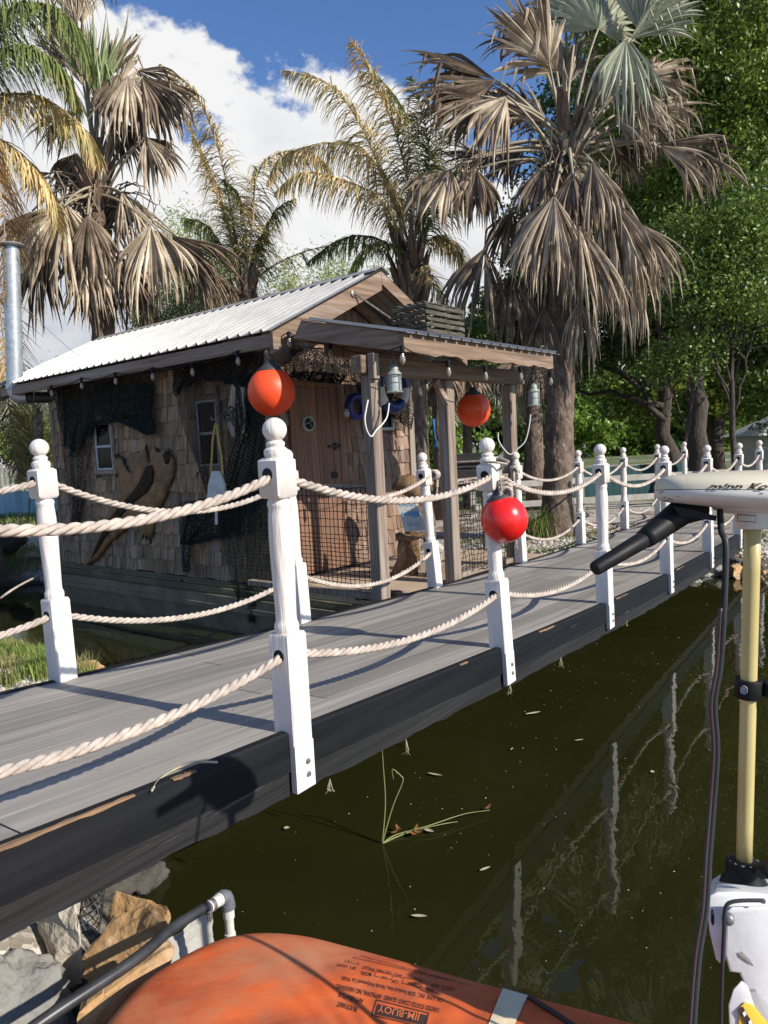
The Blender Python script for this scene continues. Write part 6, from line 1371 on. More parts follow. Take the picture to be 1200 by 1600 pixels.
def slab(pxs, zt, th, m, label, seed, zs=None):
    """angular quarry stone: outline given by its visible top edge, thick, with rough sides"""
    rr = random.Random(seed); top = [atZ(u, v, zs[i] if zs else zt) for i, (u, v) in enumerate(pxs)]
    c = sum(top, Vector())/len(top); dens = []
    for i in range(len(top)):
        a = top[i]; b = top[(i+1) % len(top)]; m_ = max(2, int((b-a).length/.03))
        for k in range(m_): q = a.lerp(b, k/m_); dens.append(q+(q-c).normalized()*rr.uniform(-.009,.006)*(k > 0))
    n = len(dens); steps = [rr.uniform(-.012, .012) for _ in range(8)]; rings = []
    rings.append([c.lerp(q, .45)+Vector((0,0,.012)) for q in dens]); rings.append([c.lerp(q, .80)+Vector((0,0,.010+.003*sin(i*2.3))) for i, q in enumerate(dens)])
    rings.append([c.lerp(q, .955)+Vector((0,0,.005)) for q in dens]); rings.append([q+Vector((0,0,-.006)) for q in dens])
    for k in range(1, 8): rings.append([q+Vector((0,0,-th*k/7-.008*sin(i*.9+k)))+(q-c).normalized()*(steps[k]-.02*k/7+.006*sin(i*1.9+k*.8)) for i, q in enumerate(dens)])
    mb = MB(); mb.loft(rings); o = obj('rock', mb, m, smooth=False, label=label, category='rock'); return o
slab([(345,1498),(362,1482),(380,1392),(428,1408),(500,1432),(535,1450),(520,1475),(470,1490)] if False else [(168,1430),(180,1392),(262,1417),(267,1432),(225,1448),(190,1458)], .22, .28, M_sand, 'tan sandstone rock at the back of the bank pile under the bridge', 1, [.20,.26,.26,.22,.20,.18])
slab([(128,1496),(172,1440),(235,1410),(262,1440),(259,1462),(205,1492),(150,1510)], .30, .14, M_sand, 'angular tan sandstone with layered edge, middle of the bank pile', 2, [.22,.30,.36,.36,.30,.24,.20])
slab([(120,1588),(125,1568),(190,1512),(262,1468),(271,1480),(262,1500),(200,1548),(150,1592),(128,1600)], .33, .16, M_sand, 'long tan sandstone slab below the black pipe', 3, [.28,.28,.33,.36,.36,.34,.30,.27,.26])
slab([(232,1515),(260,1470),(300,1440),(330,1428),(333,1438),(318,1468),(300,1495),(250,1528)], .20, .22, M_slate, 'pointed pale grey limestone slab at the water edge', 4, [.17,.20,.22,.20,.18,.14,.12,.13])
slab([(150,1600),(230,1530),(300,1492),(360,1466),(330,1540),(260,1620)], .10, .2, M_slate, 'flat grey stone half under the orange float', 14)
slab([(58,1440),(90,1420),(119,1410),(124,1460),(122,1480),(86,1498),(70,1470)], .24, .25, M_whiterock, 'pale rectangular block tucked below the bridge edge', 5, [.22,.3,.32,.26,.22,.18,.2])
p = atZ(18, 1530, .26); rock((p.x-.05, p.y+.02, .12), (.165,.16,.24), M_greyrock, 'big grey lumpy concrete rock at the lower left corner', 6, .3, planar=3, amp=.10)
p = atZ(135, 1560, .05); rock((p.x, p.y, .0), (.16,.14,.14), M_darkrock, 'dark wet rock in the gap under the tan stones', 7, .3)
p = atZ(150, 1415, .05); rock((p.x, p.y+.1, .06), (.13,.12,.13), M_darkrock, 'mossy dark rock behind the tan stones under the bridge', 8, 1.0)
p = atZ(210, 1400, .0); rock((p.x, p.y+.05, .02), (.12,.10,.07), M_darkrock, 'small dark stone at the water line below the bridge', 9, .5)
p = atZ(12, 862, .4); rock((p.x-.1, p.y, .50), (.38,.32,.30), M_darkrock, 'dark boulder on the far left bank', 10, .5)
rl = [(135,1040,.2,.16,M_sand,'flat tan rock at the bank edge beside the leftmost post'), (165,1046,.1,.12,M_slate,'small grey rock beside the flat tan bank rock')]
for i, (u, v, z, s, m, lab) in enumerate(rl): p = atZ(u, v, z); rock((p.x, p.y, z-.06), (s*1.3, s, s*.6), m, lab, 30+i, i)
rb = [(1120,882,.12),(1150,888,.10),(1178,880,.16),(1100,893,.04),(1195,895,.10),(1135,866,.2),(1080,905,.02)]
for i, (u, v, z) in enumerate(rb): p = atZ(u, v, z); rock((p.x, p.y, z-.05), (.15+.04*(i % 3), .12, .09), (M_slate, M_sand, M_darkrock)[i % 3], ['grey rock left of the motor shaft on the right bank','tan rock directly behind the yellowed motor shaft','dark rock right of the motor shaft on the bank','pale grey rock at the water under the far bridge end','tan rock at the right picture edge on the bank','dark rock higher up against the bridge end','grey stone half sunk at the foot of the far bridge timbers'][i], 50+i, i, group='bank rocks below the far end of the bridge')
# wire mesh roll in the rocks
p = atZ(143, 1440, .2); G_ = []
for i in range(14): G_.append([p+Vector((.035*cos(a)+.0*i, -.02+.012*i*.6, .035*sin(a)+.01*i)) for a in [2*pi*k/16 for k in range(17)]])
obj('wire_mesh_roll', netgrid(np.array([[tuple(q) for q in r] for r in G_]), .0022, True), M_wire, label='small roll of wire mesh between the block and tan rocks', category='wire mesh')
# pipes
pp_ = thing('drain_pipe', 'black pipe crossing the rocks to a grey elbow and white standpipe', 'pipe', atZ(340, 1470, 0))
e0 = atD(345, 1404, 2.08); e1 = atD(60, 1600, 1.62); e2 = atD(210, 1500, 1.80)
mb = MB(); mb.tube(catmull([e0, e0.lerp(e1, .3)+Vector((0,0,.01)), e2, e1, e1+(e1-e2)*.8+Vector((-.05,0,-.05))], 8), .0145, 16); obj('black_pipe', mb, M_hose, pp_, smooth='full')
d = (e0-e2).normalized(); dn = Vector((0,0,-1))
mb = MB(); mb.tube([e0-d*.05, e0+d*.0], .0165, 18); mb.tube([e0-d*.012, e0+d*.008], .018, 18); obj('pipe_end_sleeve', mb, M_pvcw, pp_, smooth=True)
mb = MB(); mb.tube([e0-d*.045, e0-d*.033], .018, 18); mb.cbox(e0.x-.035, e0.x-.02, e0.y-.035, e0.y-.02, e0.z-.045, e0.z-.015); obj('hose_clamp', mb, M_steel, pp_, smooth=True)
pts = [e0, e0+d*.014, e0+d*.023+dn*.005, e0+d*.028+dn*.015, e0+d*.028+dn*.042]; mb = MB(); mb.tube(pts, .018, 18); mb.tube([pts[-1]+dn*-.016, pts[-1]], .0202, 18); mb.tube([e0-d*.004, e0+d*.012], .0202, 18); obj('grey_elbow', mb, M_pvcg, pp_, smooth=True)
b0 = pts[-1]; mb = MB(); mb.tube([b0, b0+dn*.7], .0128, 18); mb.tube([b0, b0+dn*.028], .0162, 18); mb.tube([b0+dn*.075, b0+dn*.125], .0158, 18); obj('white_standpipe', mb, M_pvcw, pp_, smooth=True)

# ------------------------------------------------------------------ floating bits
def stem(pts, r, label):
    mb = MB(); q = catmull(pts, 8); mb.tube(q, [r*(1.2-.8*i/(len(q)-1)) for i in range(len(q))], 5); return mb
rt_ = atZ(597, 1318, 0); Yr = rt_.y; t = thing('water_reed', 'bent green reed stems rising from the water below the bridge', 'reed', rt_)
for pts in ([rt_, atY(602,1255,Yr), atY(599,1200,Yr), atY(597,1168,Yr)], [rt_, atY(613,1262,Yr), atY(629,1222,Yr), atY(626,1212,Yr), atY(613,1202,Yr), atY(615,1218,Yr)], [rt_, atZ(620,1304,.01), atZ(670,1290,.03), atZ(725,1272,.03), atZ(765,1266,.02)], [rt_, atZ(640,1300,.01), atZ(690,1288,.02), atZ(715,1284,.01)]):
    obj('stem', stem(pts, .0030, ''), M_reed, t, smooth='full')
def leafm(c, L_, W_, ang, m, label, bend=.15, name='floating_leaf', grp='leaves floating on the pond', parent=None):
    mb = MB(); vs = []; n = 6; ca, sa = cos(ang), sin(ang)
    for i in range(n+1):
        f = i/n; w_ = W_*sin(pi*min(1, f*.94+.03))**.8; x = (f-.5)*L_; z = .006+bend*L_*(f-.5)**2
        for s in (-1, 0, 1): y = s*w_; vs.append((c.x+x*ca-y*sa, c.y+x*sa+y*ca, c.z+z+abs(s)*w_*.25))
    for i in range(n):
        for k in range(2): o = i*3+k; mb.add([], []); mb.f.append((o, o+1, o+4, o+3))
    mb.v = vs; kw = {} if parent else {'label': label, 'category': 'leaf', 'group': grp}
    return obj(name, mb, m, parent, **kw)
for k, (u, v, a) in enumerate(((617,1303,.6),(623,1298,2.0),(655,1303,.2),(650,1298,1.2),(648,1306,2.6),(762,1265,.8))):
    leafm(atZ(u, v, .012), .05, .009, a, M_brleaf, '', bend=1, name='dry_leaf', parent=t)
lv = [(833,1116,.10,.012,.3,'pale narrow leaf floating near the bridge, middle'), (680,1212,.08,.008,-.5,'thin pale leaf floating beyond the reed tip'), (655,1434,.055,.008,-.15,'short bleached leaf floating above the orange float'), (758,1360,.05,.007,.5,'small white leaf floating between two post reflections'),
      (800,1172,.03,.005,1.0,'tiny pale leaf just under the bridge reflection'), (448,1296,.025,.012,.2,'small green leaf in the shade under the bridge'), (670,1300,.05,.010,-.6,'pale leaf beside the reed stems'), (905,1158,.05,.006,.2,'pale sliver floating between the right post reflections'), (1020,1208,.02,.012,.2,'small green heart shaped leaf near the motor cable')]
for u, v, L_, W_, a, lab in lv: leafm(atZ(u, v, .004), L_, W_, a, M_litleaf, lab)
rr = np.random.default_rng(5); n = 4200; X = rr.uniform(-2.5, 6, n); Y = 1.2+9*rr.random(n)**1.5; kp = (pond_sd(X, Y) < -.05) & (rr.random(len(X)) < .25+.75*(np.sin(X*2.1+Y)*np.sin(Y*1.7-X*.8) > .05)); X = X[kp]; Y = Y[kp]; n = len(X); s = (.0012+.0024*rr.random(n)**3)*(.8+.09*Y); a = rr.uniform(0, 6.28, n)
Vv = []
for k in range(5): Vv.append(np.stack([X+s*np.cos(a+1.2566*k)*rr.uniform(.6,1.4,n), Y+s*np.sin(a+1.2566*k)*rr.uniform(.6,1.4,n), np.full(n, .0035)], 1))
V = np.stack(Vv, 1).reshape(-1, 3); obj('pollen', (V, np.arange(n*5).reshape(-1, 5)), M_speck, loc=(0,0,0), kind='stuff', label='pale specks of pollen and dust on the dark water')
rr = np.random.default_rng(9); n = 260; t_ = rr.uniform(-2.5, 9, n); yy = rr.uniform(.05, BW-.05, n); L_ = rr.uniform(.003, .011, n); W_ = L_*rr.uniform(.15, .6, n); a = rr.uniform(0, 6.28, n); Vv = []
for k in range(4):
    ex_ = np.array([1, 0, -1, 0])[k]*L_; ey_ = np.array([0, 1, 0, -1])[k]*W_; x_ = t_+ex_*np.cos(a)-ey_*np.sin(a); y_ = yy+ex_*np.sin(a)+ey_*np.cos(a)
    z_ = np.array([dq(q, r_) for q, r_ in zip(x_, y_)])+.003; Vv.append(np.stack([BO.x+x_*cos(BA)-y_*sin(BA), BO.y+x_*sin(BA)+y_*cos(BA), z_], 1))
obj('leaf_litter', (np.stack(Vv, 1).reshape(-1, 3), np.arange(n*4).reshape(-1, 4)), M_litleaf, loc=(0,0,0), kind='stuff', label='dry leaf crumbs scattered on the grey deck boards')
for k, (t, L_) in enumerate(((.62,.05),(1.55,.03),(2.2,.045),(.15,.03),(3.4,.03))):
    p = BM @ Vector((t, -.014, dz(t)-.20)); mb = MB()
    for j in range(4): mb.tube([p+Vector((0,0,.02)), p+Vector((random.uniform(-.012,.012), 0, -L_*.5)), p+Vector((random.uniform(-.02,.02), random.uniform(-.01,.01), -L_*random.uniform(.6,1.1)))], [.0018,.0012,.0006], 4)
    obj('root_strand', mb, M_litleaf, root)
mb = MB(); stq = [atZ(u, v, dq(-.5, .05)+z_) for u, v, z_ in ((237,1236,.01),(250,1217,.006),(280,1199,.008),(310,1191,.02),(340,1191,.012))]; mb.tube(catmull(stq, 6), .0035, 5); obj('straw_twig', mb, M_litleaf, smooth='full', label='curved dry palm strand lying on the deck edge near the nearest post', category='twig')
# ------------------------------------------------------------------ orange buoyant float
ZT = .40
edge = [(150,1625),(185,1578),(230,1530),(290,1492),(340,1469),(385,1459),(430,1457.5),(480,1463),(540,1478),(620,1499.5),(700,1522),(800,1549),(900,1575),(1000,1602),(1080,1624)]
E_ = [atZ(u, v, ZT-.025) for u, v in edge]
far_r = E_[-1]; near = [Vector((far_r.x+.12, far_r.y-.10, ZT)), Vector((far_r.x+.13, far_r.y-.45, ZT)), Vector((far_r.x+.02, far_r.y-.62, ZT)), Vector((E_[0].x+.35, E_[0].y-.62, ZT)), Vector((E_[0].x+.05, E_[0].y-.5, ZT)), Vector((E_[0].x-.05, E_[0].y-.25, ZT))]
out = resample(catmull(E_+near+[E_[0]], 8), .012)[:-1]; n = len(out); cen = sum(out, Vector())/n
def inset(poly, d):
    m = len(poly); res = []
    for i in range(m):
        t = (poly[(i+2) % m]-poly[i-2]); t.z = 0; t.normalize(); nn = Vector((-t.y, t.x, 0)); c = (cen-poly[i]); c.z = 0
        if nn.dot(c) < 0: nn = -nn
        res.append(poly[i]+nn*d)
    return res
rings = []; RR = .075
for z_, d_ in ((-.05,.06),(.0,.02),(.06,.0),(.24,.0)): rings.append([Vector((p.x, p.y, z_)) for p in inset(out, d_-.0)])
for k in range(1, 9):
    a = pi/2*k/8; q = inset(out, RR*(1-cos(a))-.026); rings.append([Vector((p.x, p.y, ZT-.075+.065*sin(a)+.0)) for p in q])
rings[:4] = [[Vector((p.x, p.y, z_)) for p in inset(out, d_-.026)] for z_, d_ in ((-.05,.06),(.0,.02),(.06,.0),(ZT-.085,.0))]
q = inset(out, RR-.026); 
for f in (.06, .15, .3, .5, .75, .97): rings.append([Vector((p.x+(cen.x-p.x)*f, p.y+(cen.y-p.y)*f, ZT-.010+.010*min(1, f*5)+.001*sin(p.x*60)*(f < .9))) for p in q])
mb = MB(); mb.loft(rings); ft = thing('life_float', 'weathered orange buoyant float with black upside down lettering at the bottom of the picture', 'life float', (cen.x, cen.y, 0)); obj('body', mb, M_float, ft, smooth='full')
def ftop(u, v, h=.0015): return atZ(u, v, ZT+h)
bod = [o for o in bpy.data.objects if o.name.startswith('body') and o.parent == ft][0]
from mathutils.bvhtree import BVHTree
bv = BVHTree.FromPolygons([Vector(p) for p in mb.v], mb.f)
def fsurf(u, v, h=.0012):
    d = ray(u, v).normalized(); hit, nn, _, _ = bv.ray_cast(EY, d)
    if hit is None: return atZ(u, v, ZT)
    if nn.dot(d) > 0: nn = -nn
    return hit+nn*h
def ptext(s, a, b, hgt, **k):
    """text running from photo point a to b, cap height hgt px pointing down the picture"""
    a = Vector(a); b = Vector(b); d = (b-a).normalized(); nn = Vector((-d.y, d.x))
    if nn.y < 0: nn = -nn
    lettering(s, lambda x, y: fsurf(*(a+(b-a)*x+nn*hgt*y)), M_ink, ft, **k)
ptext('UNITED STATES COAST GUARD  APPROVAL NO.160.010/4/2', (687,1576), (527,1538), 7.5, bold=.012)
ptext('CAL-JUNE, INC.  5238 Vineland Ave., North Hollywood Cal. 91601', (693,1561), (535,1525.5), 6.5, bold=.010)
ptext('BUOYANT', (559,1574), (528,1565), 8.5, bold=.012); ptext('APPARATUS', (569,1562), (530,1551), 7.5, bold=.012)
ptext('U.S.C.G.  INSP.', (711,1545), (673,1536), 5.5, bold=.01); ptext('SIZE', (678,1546), (667,1543), 5, bold=.01); ptext('CAP', (623,1533), (613,1531), 5, bold=.01); ptext('DATE', (629,1524), (617,1521), 5, bold=.01)
ptext('MODEL', (581,1521), (564,1518), 5.5, bold=.014); ptext('SERIAL/LOT', (587,1515), (568,1509), 5, bold=.01); ptext('1 PHQ', (664,1531), (647,1527), 4.5); ptext('433x48', (661,1540), (638,1535), 4.5); ptext('10', (605,1527), (598,1525), 4.5); ptext('100 MIN', (612,1519), (590,1514), 4.5); ptext('JIM  GUM', (557,1512), (528,1506), 4.5); ptext('O 7 1 8 2', (562,1505), (540,1500), 4.5)
ptext('INSPECTED AND TESTED FOR COMPLIANCE WITH THE REQUIREMENTS OF THE', (700,1530), (552,1495), 2.6); ptext('COAST GUARD REGULATIONS APPLICABLE TO THIS TYPE OF BUOYANT APPARATUS', (727,1537), (565,1493), 2.2)
def fquad(c, m, name, h=.001, nn_=10):
    mb = MB(); c = [Vector(q) for q in c]; vs = []
    for i in range(nn_+1):
        for j in range(5): vs.append(fsurf(*(c[0].lerp(c[1], i/nn_).lerp(c[3].lerp(c[2], i/nn_), j/4)), h))
    mb.add(vs, [(i*5+j, i*5+j+1, (i+1)*5+j+1, (i+1)*5+j) for i in range(nn_) for j in range(4)]); return obj(name, mb, m, ft)
def frame(c, w_, m, name, h=.0012):
    c = [Vector(q) for q in c]; ce = sum(c, Vector((0,0)))/4
    for i in range(4):
        a, b = c[i], c[(i+1) % 4]; n_ = (ce-(a+b)/2).normalized()*w_; fquad([a, b, b+n_, a+n_], m, name, h)
fquad([(590,1569),(668,1587),(663,1603),(585,1585)], M_ink, 'label_panel', .0008)
frame([(588,1562),(671,1583),(665,1607),(580,1587)], 1.6, M_ink, 'label_border')
M_orgtext = mat('orange_lettering', (.62,.16,.06), rough=.6); a = Vector((658,1586)); b = Vector((592,1571))
dd = (b-a).normalized(); nn2 = Vector((-dd.y, dd.x)); nn2 = nn2 if nn2.y > 0 else -nn2
lettering('JIM-BUOY', lambda x, y: fsurf(*(a+(b-a)*x+nn2*11*y), .0016), M_orgtext, ft, name='label_lettering', bold=.01)
frame([(631,1527),(670,1536),(667,1546),(628,1537)], .7, M_ink, 'form_box'); frame([(588,1518),(615,1524),(612,1532),(585,1526)], .7, M_ink, 'form_box')
fquad([(786,1544),(825,1555),(800,1612),(762,1605)], M_tape, 'tape_band', .0025, 16)
mb = MB(); q = [fsurf(u, v, .004) for u, v in ((818,1556),(845,1572),(870,1588),(888,1600),(910,1615))]; mb.tube(catmull(q, 4), .006, 6); obj('strap', mb, M_brown, ft, smooth='full')

# ------------------------------------------------------------------ outboard motor at right
MS = 1.35                                                     # the shaft is 28 mm thick, which puts the motor 1.35 m away
def mD(u, v, D): return atD(u, v, D*MS)
mt = thing('trolling_motor', 'cream electric boat motor with black tiller, yellowed shaft and white mount at right', 'boat motor', mD(1165, 1480, 1.1))
DM = .98
def hsec(u, vt, vm, vb, dep, e=2.6):
    """cross section of the motor head at photo column u: top, seam, bottom rows"""
    c = mD(u, vm, DM); up = mD(u, vt, DM)-c; dn_ = mD(u, vb, DM)-c; fw = FWD*dep*MS; out = []
    for k in range(28):
        a = 2*pi*k/28; ca, sa = cos(a), sin(a); x = abs(ca)**(2/e)*(1 if ca > 0 else -1); y = abs(sa)**(2/e)*(1 if sa > 0 else -1); out.append((x, y, c, up, dn_, fw))
    return out
prof = [(1026,760,766,771,.006),(1029,752,766,777,.016),(1036,746.5,766,782,.028),(1050,743.5,766,785,.038),(1075,740.5,766.5,788,.048),(1105,738,767,791,.056),(1140,736.5,767.5,794,.060),(1180,735.5,768,797,.062),(1225,736,768.5,798,.062),(1270,739,769,796,.055),(1310,746,769.5,788,.040),(1335,760,770,778,.015)]
def half(top):
    mb = MB(); rings = []
    for u, vt, vm, vb, dep in prof:
        S_ = hsec(u, vt, vm, vb, dep); r = []
        for k in range(29):
            a = pi*k/28 if top else pi+pi*k/28; ca, sa = cos(a), sin(a); x = abs(ca)**(2/2.5)*(1 if ca > 0 else -1); y = abs(sa)**(2/2.5); c, up, dn_, fw = S_[0][2:]
            r.append(c+fw*x+(up if top else dn_)*y + (up.normalized()*.0006 if top else dn_.normalized()*.0006))
        rings.append(r)
    mb.loft(rings); return mb
obj('head_cover', half(True), M_cream, mt, smooth=True); obj('head_base', half(False), M_offw, mt, smooth=True)
def lofty(secs, m, name, n=24, smooth=True):
    mb = MB(); R_ = []
    for u, v, ru, D_ in secs:
        c = mD(u, v, D_); R_.append([c+RT*(ru/FPX*D_*MS*cos(a))+FWD*(ru/FPX*D_*MS*sin(a)) for a in [2*pi*k/n for k in range(n)]])
    mb.loft(R_); return obj(name, mb, m, mt, smooth=smooth)
lofty([(1166,790,52,1.0),(1166,797,47,1.0),(1168,802,30,1.0)], M_offw, 'underside_boss'); lofty([(1176,797,27,1.0),(1175.5,812,25,1.0),(1175,824,23,1.0),(1175,827,20,1.0)], M_offw, 'collar')
cb2 = [(1153,804),(1181,806),(1181,816),(1152,814)]; q = [mD(u, v, .968) for u, v in cb2]
mb = MB(); mb.tube([q[0], q[1], q[2], q[3], q[0]], .0007, 4); obj('plate_outline', mb, M_ink, mt)
sh0 = mD(1176, 826, 1.0); sh1 = mD(1162.5, 1352, 1.06)
mb = MB(); mb.tube([sh0.lerp(sh1, i/8) for i in range(9)], .0145, 24); obj('shaft', mb, M_yshaft, mt, smooth='full')
def along(f): return sh0.lerp(sh1, f)
ax_ = (sh1-sh0).normalized(); mb = MB()
mb.lathe([(.0148,0),(.0235,0),(.0245,.002),(.0245,.033),(.0235,.035),(.0148,.035)], c=along(.432), n=26, axis=ax_); obj('depth_collar', mb, M_blkpl, mt, smooth=True)
cc_ = along(.457); mb = MB(); mb.beam(cc_+RT*.020+FWD*-.014, cc_+RT*.066+FWD*-.014, .020, .030, up=ax_); mb.lathe([(.009,0),(.009,.010),(.005,.013)], c=cc_+RT*.055+FWD*-.024, n=12, axis=-FWD); obj('collar_clamp', mb, M_blkpl, mt)
mb = MB(); mb.beam(cc_+RT*-.0225+FWD*-.016, cc_+RT*-.013+FWD*-.0225, .001, .016, up=ax_); obj('collar_plate', mb, M_pipe, mt)
a = mD(1064, 800, .99); b = mD(929, 889, .93); md = mD(1013, 838, .965); md2 = mD(1006, 843, .962)
mb = MB(); mb.tube([mD(1090, 790, 1.0), a, md, md2], [.028, .0245, .0185, .0170], 22); obj('tiller_arm', mb, M_blkpl, mt, smooth='full')
mb = MB(); g0 = md2; dd_ = (b-g0); mb.tube([g0, g0+dd_*.02, g0+dd_*.5, g0+dd_*.97, b], [.0142, .0154, .0140, .0125, .0113], 22)
obj('tiller_grip', mb, M_blkpl, mt, smooth=True)
mb = MB(); mb.loft([[mD(u, v, d_) for u, v in ((1050,790),(1120,806),(1118,814),(1062,806))] for d_ in (.965, 1.01)]); obj('tiller_pivot', mb, M_blkpl, mt)
# lettering on the head
def hside(u, v, h=.0045):
    d = ray(u, v).normalized(); best = None
    hit, nn, _, _ = hbv.ray_cast(EY, d)
    if hit is None: return mD(u, v, DM-.06)
    if nn.dot(d) > 0: nn = -nn
    return hit+nn*h
hm = half(True); hbv = BVHTree.FromPolygons([Vector(p) for p in hm.v], hm.f)
lettering('minn Ko', lambda x, y: hside(1103.5+93*x+3*y, 765-8.6*y-.4*x), M_ink, mt, name='brand_lettering', bold=.034, shear=.4)
bm_ = half(False); hbv2 = BVHTree.FromPolygons([Vector(p) for p in bm_.v], bm_.f)
mb = MB(); rr_ = random.Random(3)
for (u, v) in ((1039,777),(1046,779),(1050,780),(1036,768),(1060,775),(1033,770),(1042,782),(1190,771)):
    d = ray(u, v).normalized(); hit, nn, _, _ = hbv2.ray_cast(EY, d)
    if hit is None: continue
    nn = nn if nn.dot(d) < 0 else -nn; w1 = rr_.uniform(.003, .006); h1 = rr_.uniform(.0008, .0018); c = hit+nn*.0006
    mb.add([c-RT*w1, c-UP*h1, c+RT*w1*.8, c+UP*h1*.8], [(0,1,2,3)])
obj('scuff_mark', mb, M_brown, mt)
# cable
def cabl(pts, r, m, name, off=0):
    q = [mD(u+off, v, D_) for u, v, D_ in pts]; mb = MB(); mb.tube(catmull(q, 10), r, 8); return obj(name, mb, m, mt, smooth='full')
CP = [(1124,797,.97),(1126,830,.95),(1133,855,.94),(1130,950,.93),(1124,1040,.93),(1115,1100,.93),(1119,1170,.93),(1114,1250,.93),(1107,1340,.92),(1102,1420,.91),(1090,1500,.90),(1081,1620,.88)]
cabl([(u, v, D_) for u, v, D_ in CP], .0045, M_grwire, 'battery_cable', 2); cabl(CP[3:], .0038, M_brown, 'battery_cable', -4); cabl(CP[:], .0038, M_blkpl, 'battery_cable', -.5)
# mount
lofty([(1163,1384,36,1.06),(1163,1377,34,1.06),(1163,1368,28,1.06),(1162,1352,26,1.06),(1162,1346,25,1.06),(1162,1343,19,1.06)], M_blkpl, 'pivot_collar')
mb = MB()
for k in range(12): a = 2*pi*k/12; c = sh1+(RT*cos(a)+FWD*sin(a))*.025-ax_*.004; mb.tube([c, c-ax_*.006], .003, 6)
obj('collar_teeth', mb, M_pipe, mt)
mb = MB(); c = mD(1182, 1364, 1.03); mb.beam(c, mD(1215, 1352, 1.02), .02, .026); mb.lathe([(.012,0),(.012,.012),(.007,.015)], c=mD(1199,1360,1.0), n=14, axis=-FWD); obj('clamp_knob', mb, M_blkpl, mt)
def poly_px(pts, d0, d1, name, m, bev=.006, inn=None):
    P0 = [mD(u, v, d0) for u, v in pts]; P1 = [mD(u, v, d1) for u, v in pts]; c0 = sum(P0, Vector())/len(P0); rings = [[c0+(p-c0)*(1-bev/(p-c0).length) for p in P0], [p+(P1[i]-p).normalized()*bev for i, p in enumerate(P0)], P1]
    rings.insert(1, [c0+(p-c0)*(1-.3*bev/(p-c0).length)+(P1[i]-p).normalized()*bev*.3 for i, p in enumerate(P0)])
    mb = MB(); mb.loft(rings); return obj(name, mb, m, mt, smooth=True)
fr_ = [(1104,1412),(1108,1399),(1120,1393),(1150,1392),(1190,1396),(1250,1402),(1252,1430),(1142,1430),(1137,1445),(1134,1500),(1130,1512),(1118,1500),(1108,1455)]
bk_ = [(1110,1388),(1113,1374),(1124,1366),(1150,1362),(1190,1362),(1245,1366),(1250,1420),(1150,1420),(1144,1440),(1142,1470),(1138,1480),(1128,1475),(1114,1440)]
F_ = [mD(u, v, 1.0) for u, v in fr_]; K_ = [mD(u, v, 1.13) for u, v in bk_]; cf_ = sum(F_, Vector())/len(F_); ck_ = sum(K_, Vector())/len(K_); bv_ = .008
mb = MB(); mb.loft([[p+(cf_-p).normalized()*bv_ for p in F_], [p+(cf_-p).normalized()*bv_*.3+(K_[i]-p).normalized()*bv_*.4 for i, p in enumerate(F_)], [p+(K_[i]-p).normalized()*bv_*1.2 for i, p in enumerate(F_)], [p-(p-F_[i]).normalized()*bv_ for i, p in enumerate(K_)], [p+(ck_-p).normalized()*bv_ for p in K_]])
obj('mount_bracket', mb, M_mount, mt, smooth=True)
poly_px([(1136,1424),(1144,1416),(1250,1414),(1290,1640),(1200,1640),(1168,1548),(1155,1520),(1140,1518),(1133,1490)], .985, 1.10, 'mount_arm', M_mount)
poly_px([(1146,1545),(1158,1532),(1180,1540),(1230,1600),(1240,1680),(1150,1680),(1140,1620),(1138,1570)], .985, 1.10, 'mount_foot', M_mount)
poly_px([(1156,1574),(1164,1566),(1176,1570),(1200,1600),(1205,1625),(1165,1625),(1154,1600)], .982, .9845, 'yellow_decal', M_decal, .001)
poly_px([(1153,1580),(1161,1573),(1205,1650),(1194,1655)], .980, .9815, 'black_stripe', M_ink, .0006)
mb = MB()
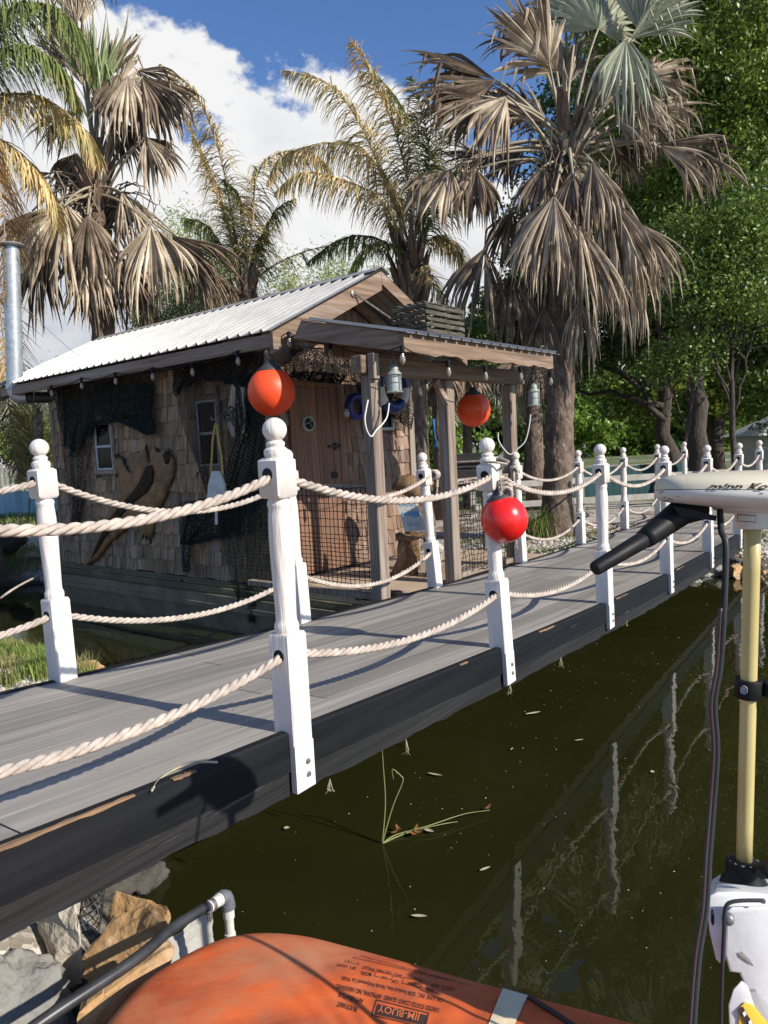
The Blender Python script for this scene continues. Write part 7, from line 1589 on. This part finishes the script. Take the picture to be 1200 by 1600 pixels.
for k in range(3):
    u, v = 1160+k*9, 1583+k*14; q = [mD(u+a_, v+b_, .9788) for a_, b_ in ((0,0),(4,-4),(7,2),(3,6))]; mb.add(q, [(0,1,2,3)])
obj('decal_mark', mb, M_white, mt)
M_slotshade = mat('recess_shade', (.16,.14,.12), (.30,.28,.26), scale=40, rough=.6)  # dark patches on the flat mount faces paint the shade in its slots
poly_px([(1152,1489),(1160,1487),(1172,1499),(1178,1509),(1168,1505),(1155,1496)], .9835, .9848, 'slot_shade', M_slotshade, .001)
poly_px([(1111,1423),(1114,1420),(1116,1432),(1116,1444),(1113.5,1447),(1111,1440)], .9985, .9998, 'slot_shade', M_darkin, .001)
mb = MB(); rp = [(1194,1407),(1165,1407),(1145,1409),(1135,1415),(1132,1430),(1131,1460),(1129,1500),(1127,1560),(1126,1640)]; mb.tube(catmull([mD(u, v, .975) for u, v in rp], 5), .0034, 8); obj('release_wire', mb, M_grwire, mt, smooth='full')
mb = MB(); mb.lathe([(.0105,0),(.0105,.009),(.008,.012),(.002,.0135)], c=mD(1138, 1434, .984), n=18, axis=-FWD+RT*-.6); mb.lathe([(.005,0),(.004,.003)], c=mD(1192,1408,.975), n=10, axis=-FWD); obj('mount_bolt', mb, M_bolt, mt, smooth=True)
# boat bow carrying the motor, below the picture
bt = thing('fishing_boat', 'bow of the flat boat the motor is clamped to, below the picture edge', 'boat', (.45, .1, -.1))
mb = MB(); rings = []
for z, k in ((-.12,.72),(.05,.84),(.30,.95),(.46,1.0),(.50,1.02),(.50,.96)):
    rings.append([Vector((.45+x*k, -.6+y*k, z)) for x, y in ((-.55,1.20),(.55,1.20),(.70,.9),(.78,-.9),(.75,-1.3),(-.75,-1.3),(-.78,-.9),(-.70,.9))])
mb.loft(rings); obj('hull', mb, M_mount, bt, smooth=True)
mb = MB(); pb_ = atD(1215, 1660, 1.05*MS); mb.beam(Vector((pb_.x, .45, .505)), Vector((pb_.x, .59, .505)), .12, .05); mb.tube([Vector((pb_.x, .53, .50)), Vector((pb_.x, pb_.y, pb_.z-.02))], .03, 10); obj('motor_bracket_base', mb, M_mount, bt)
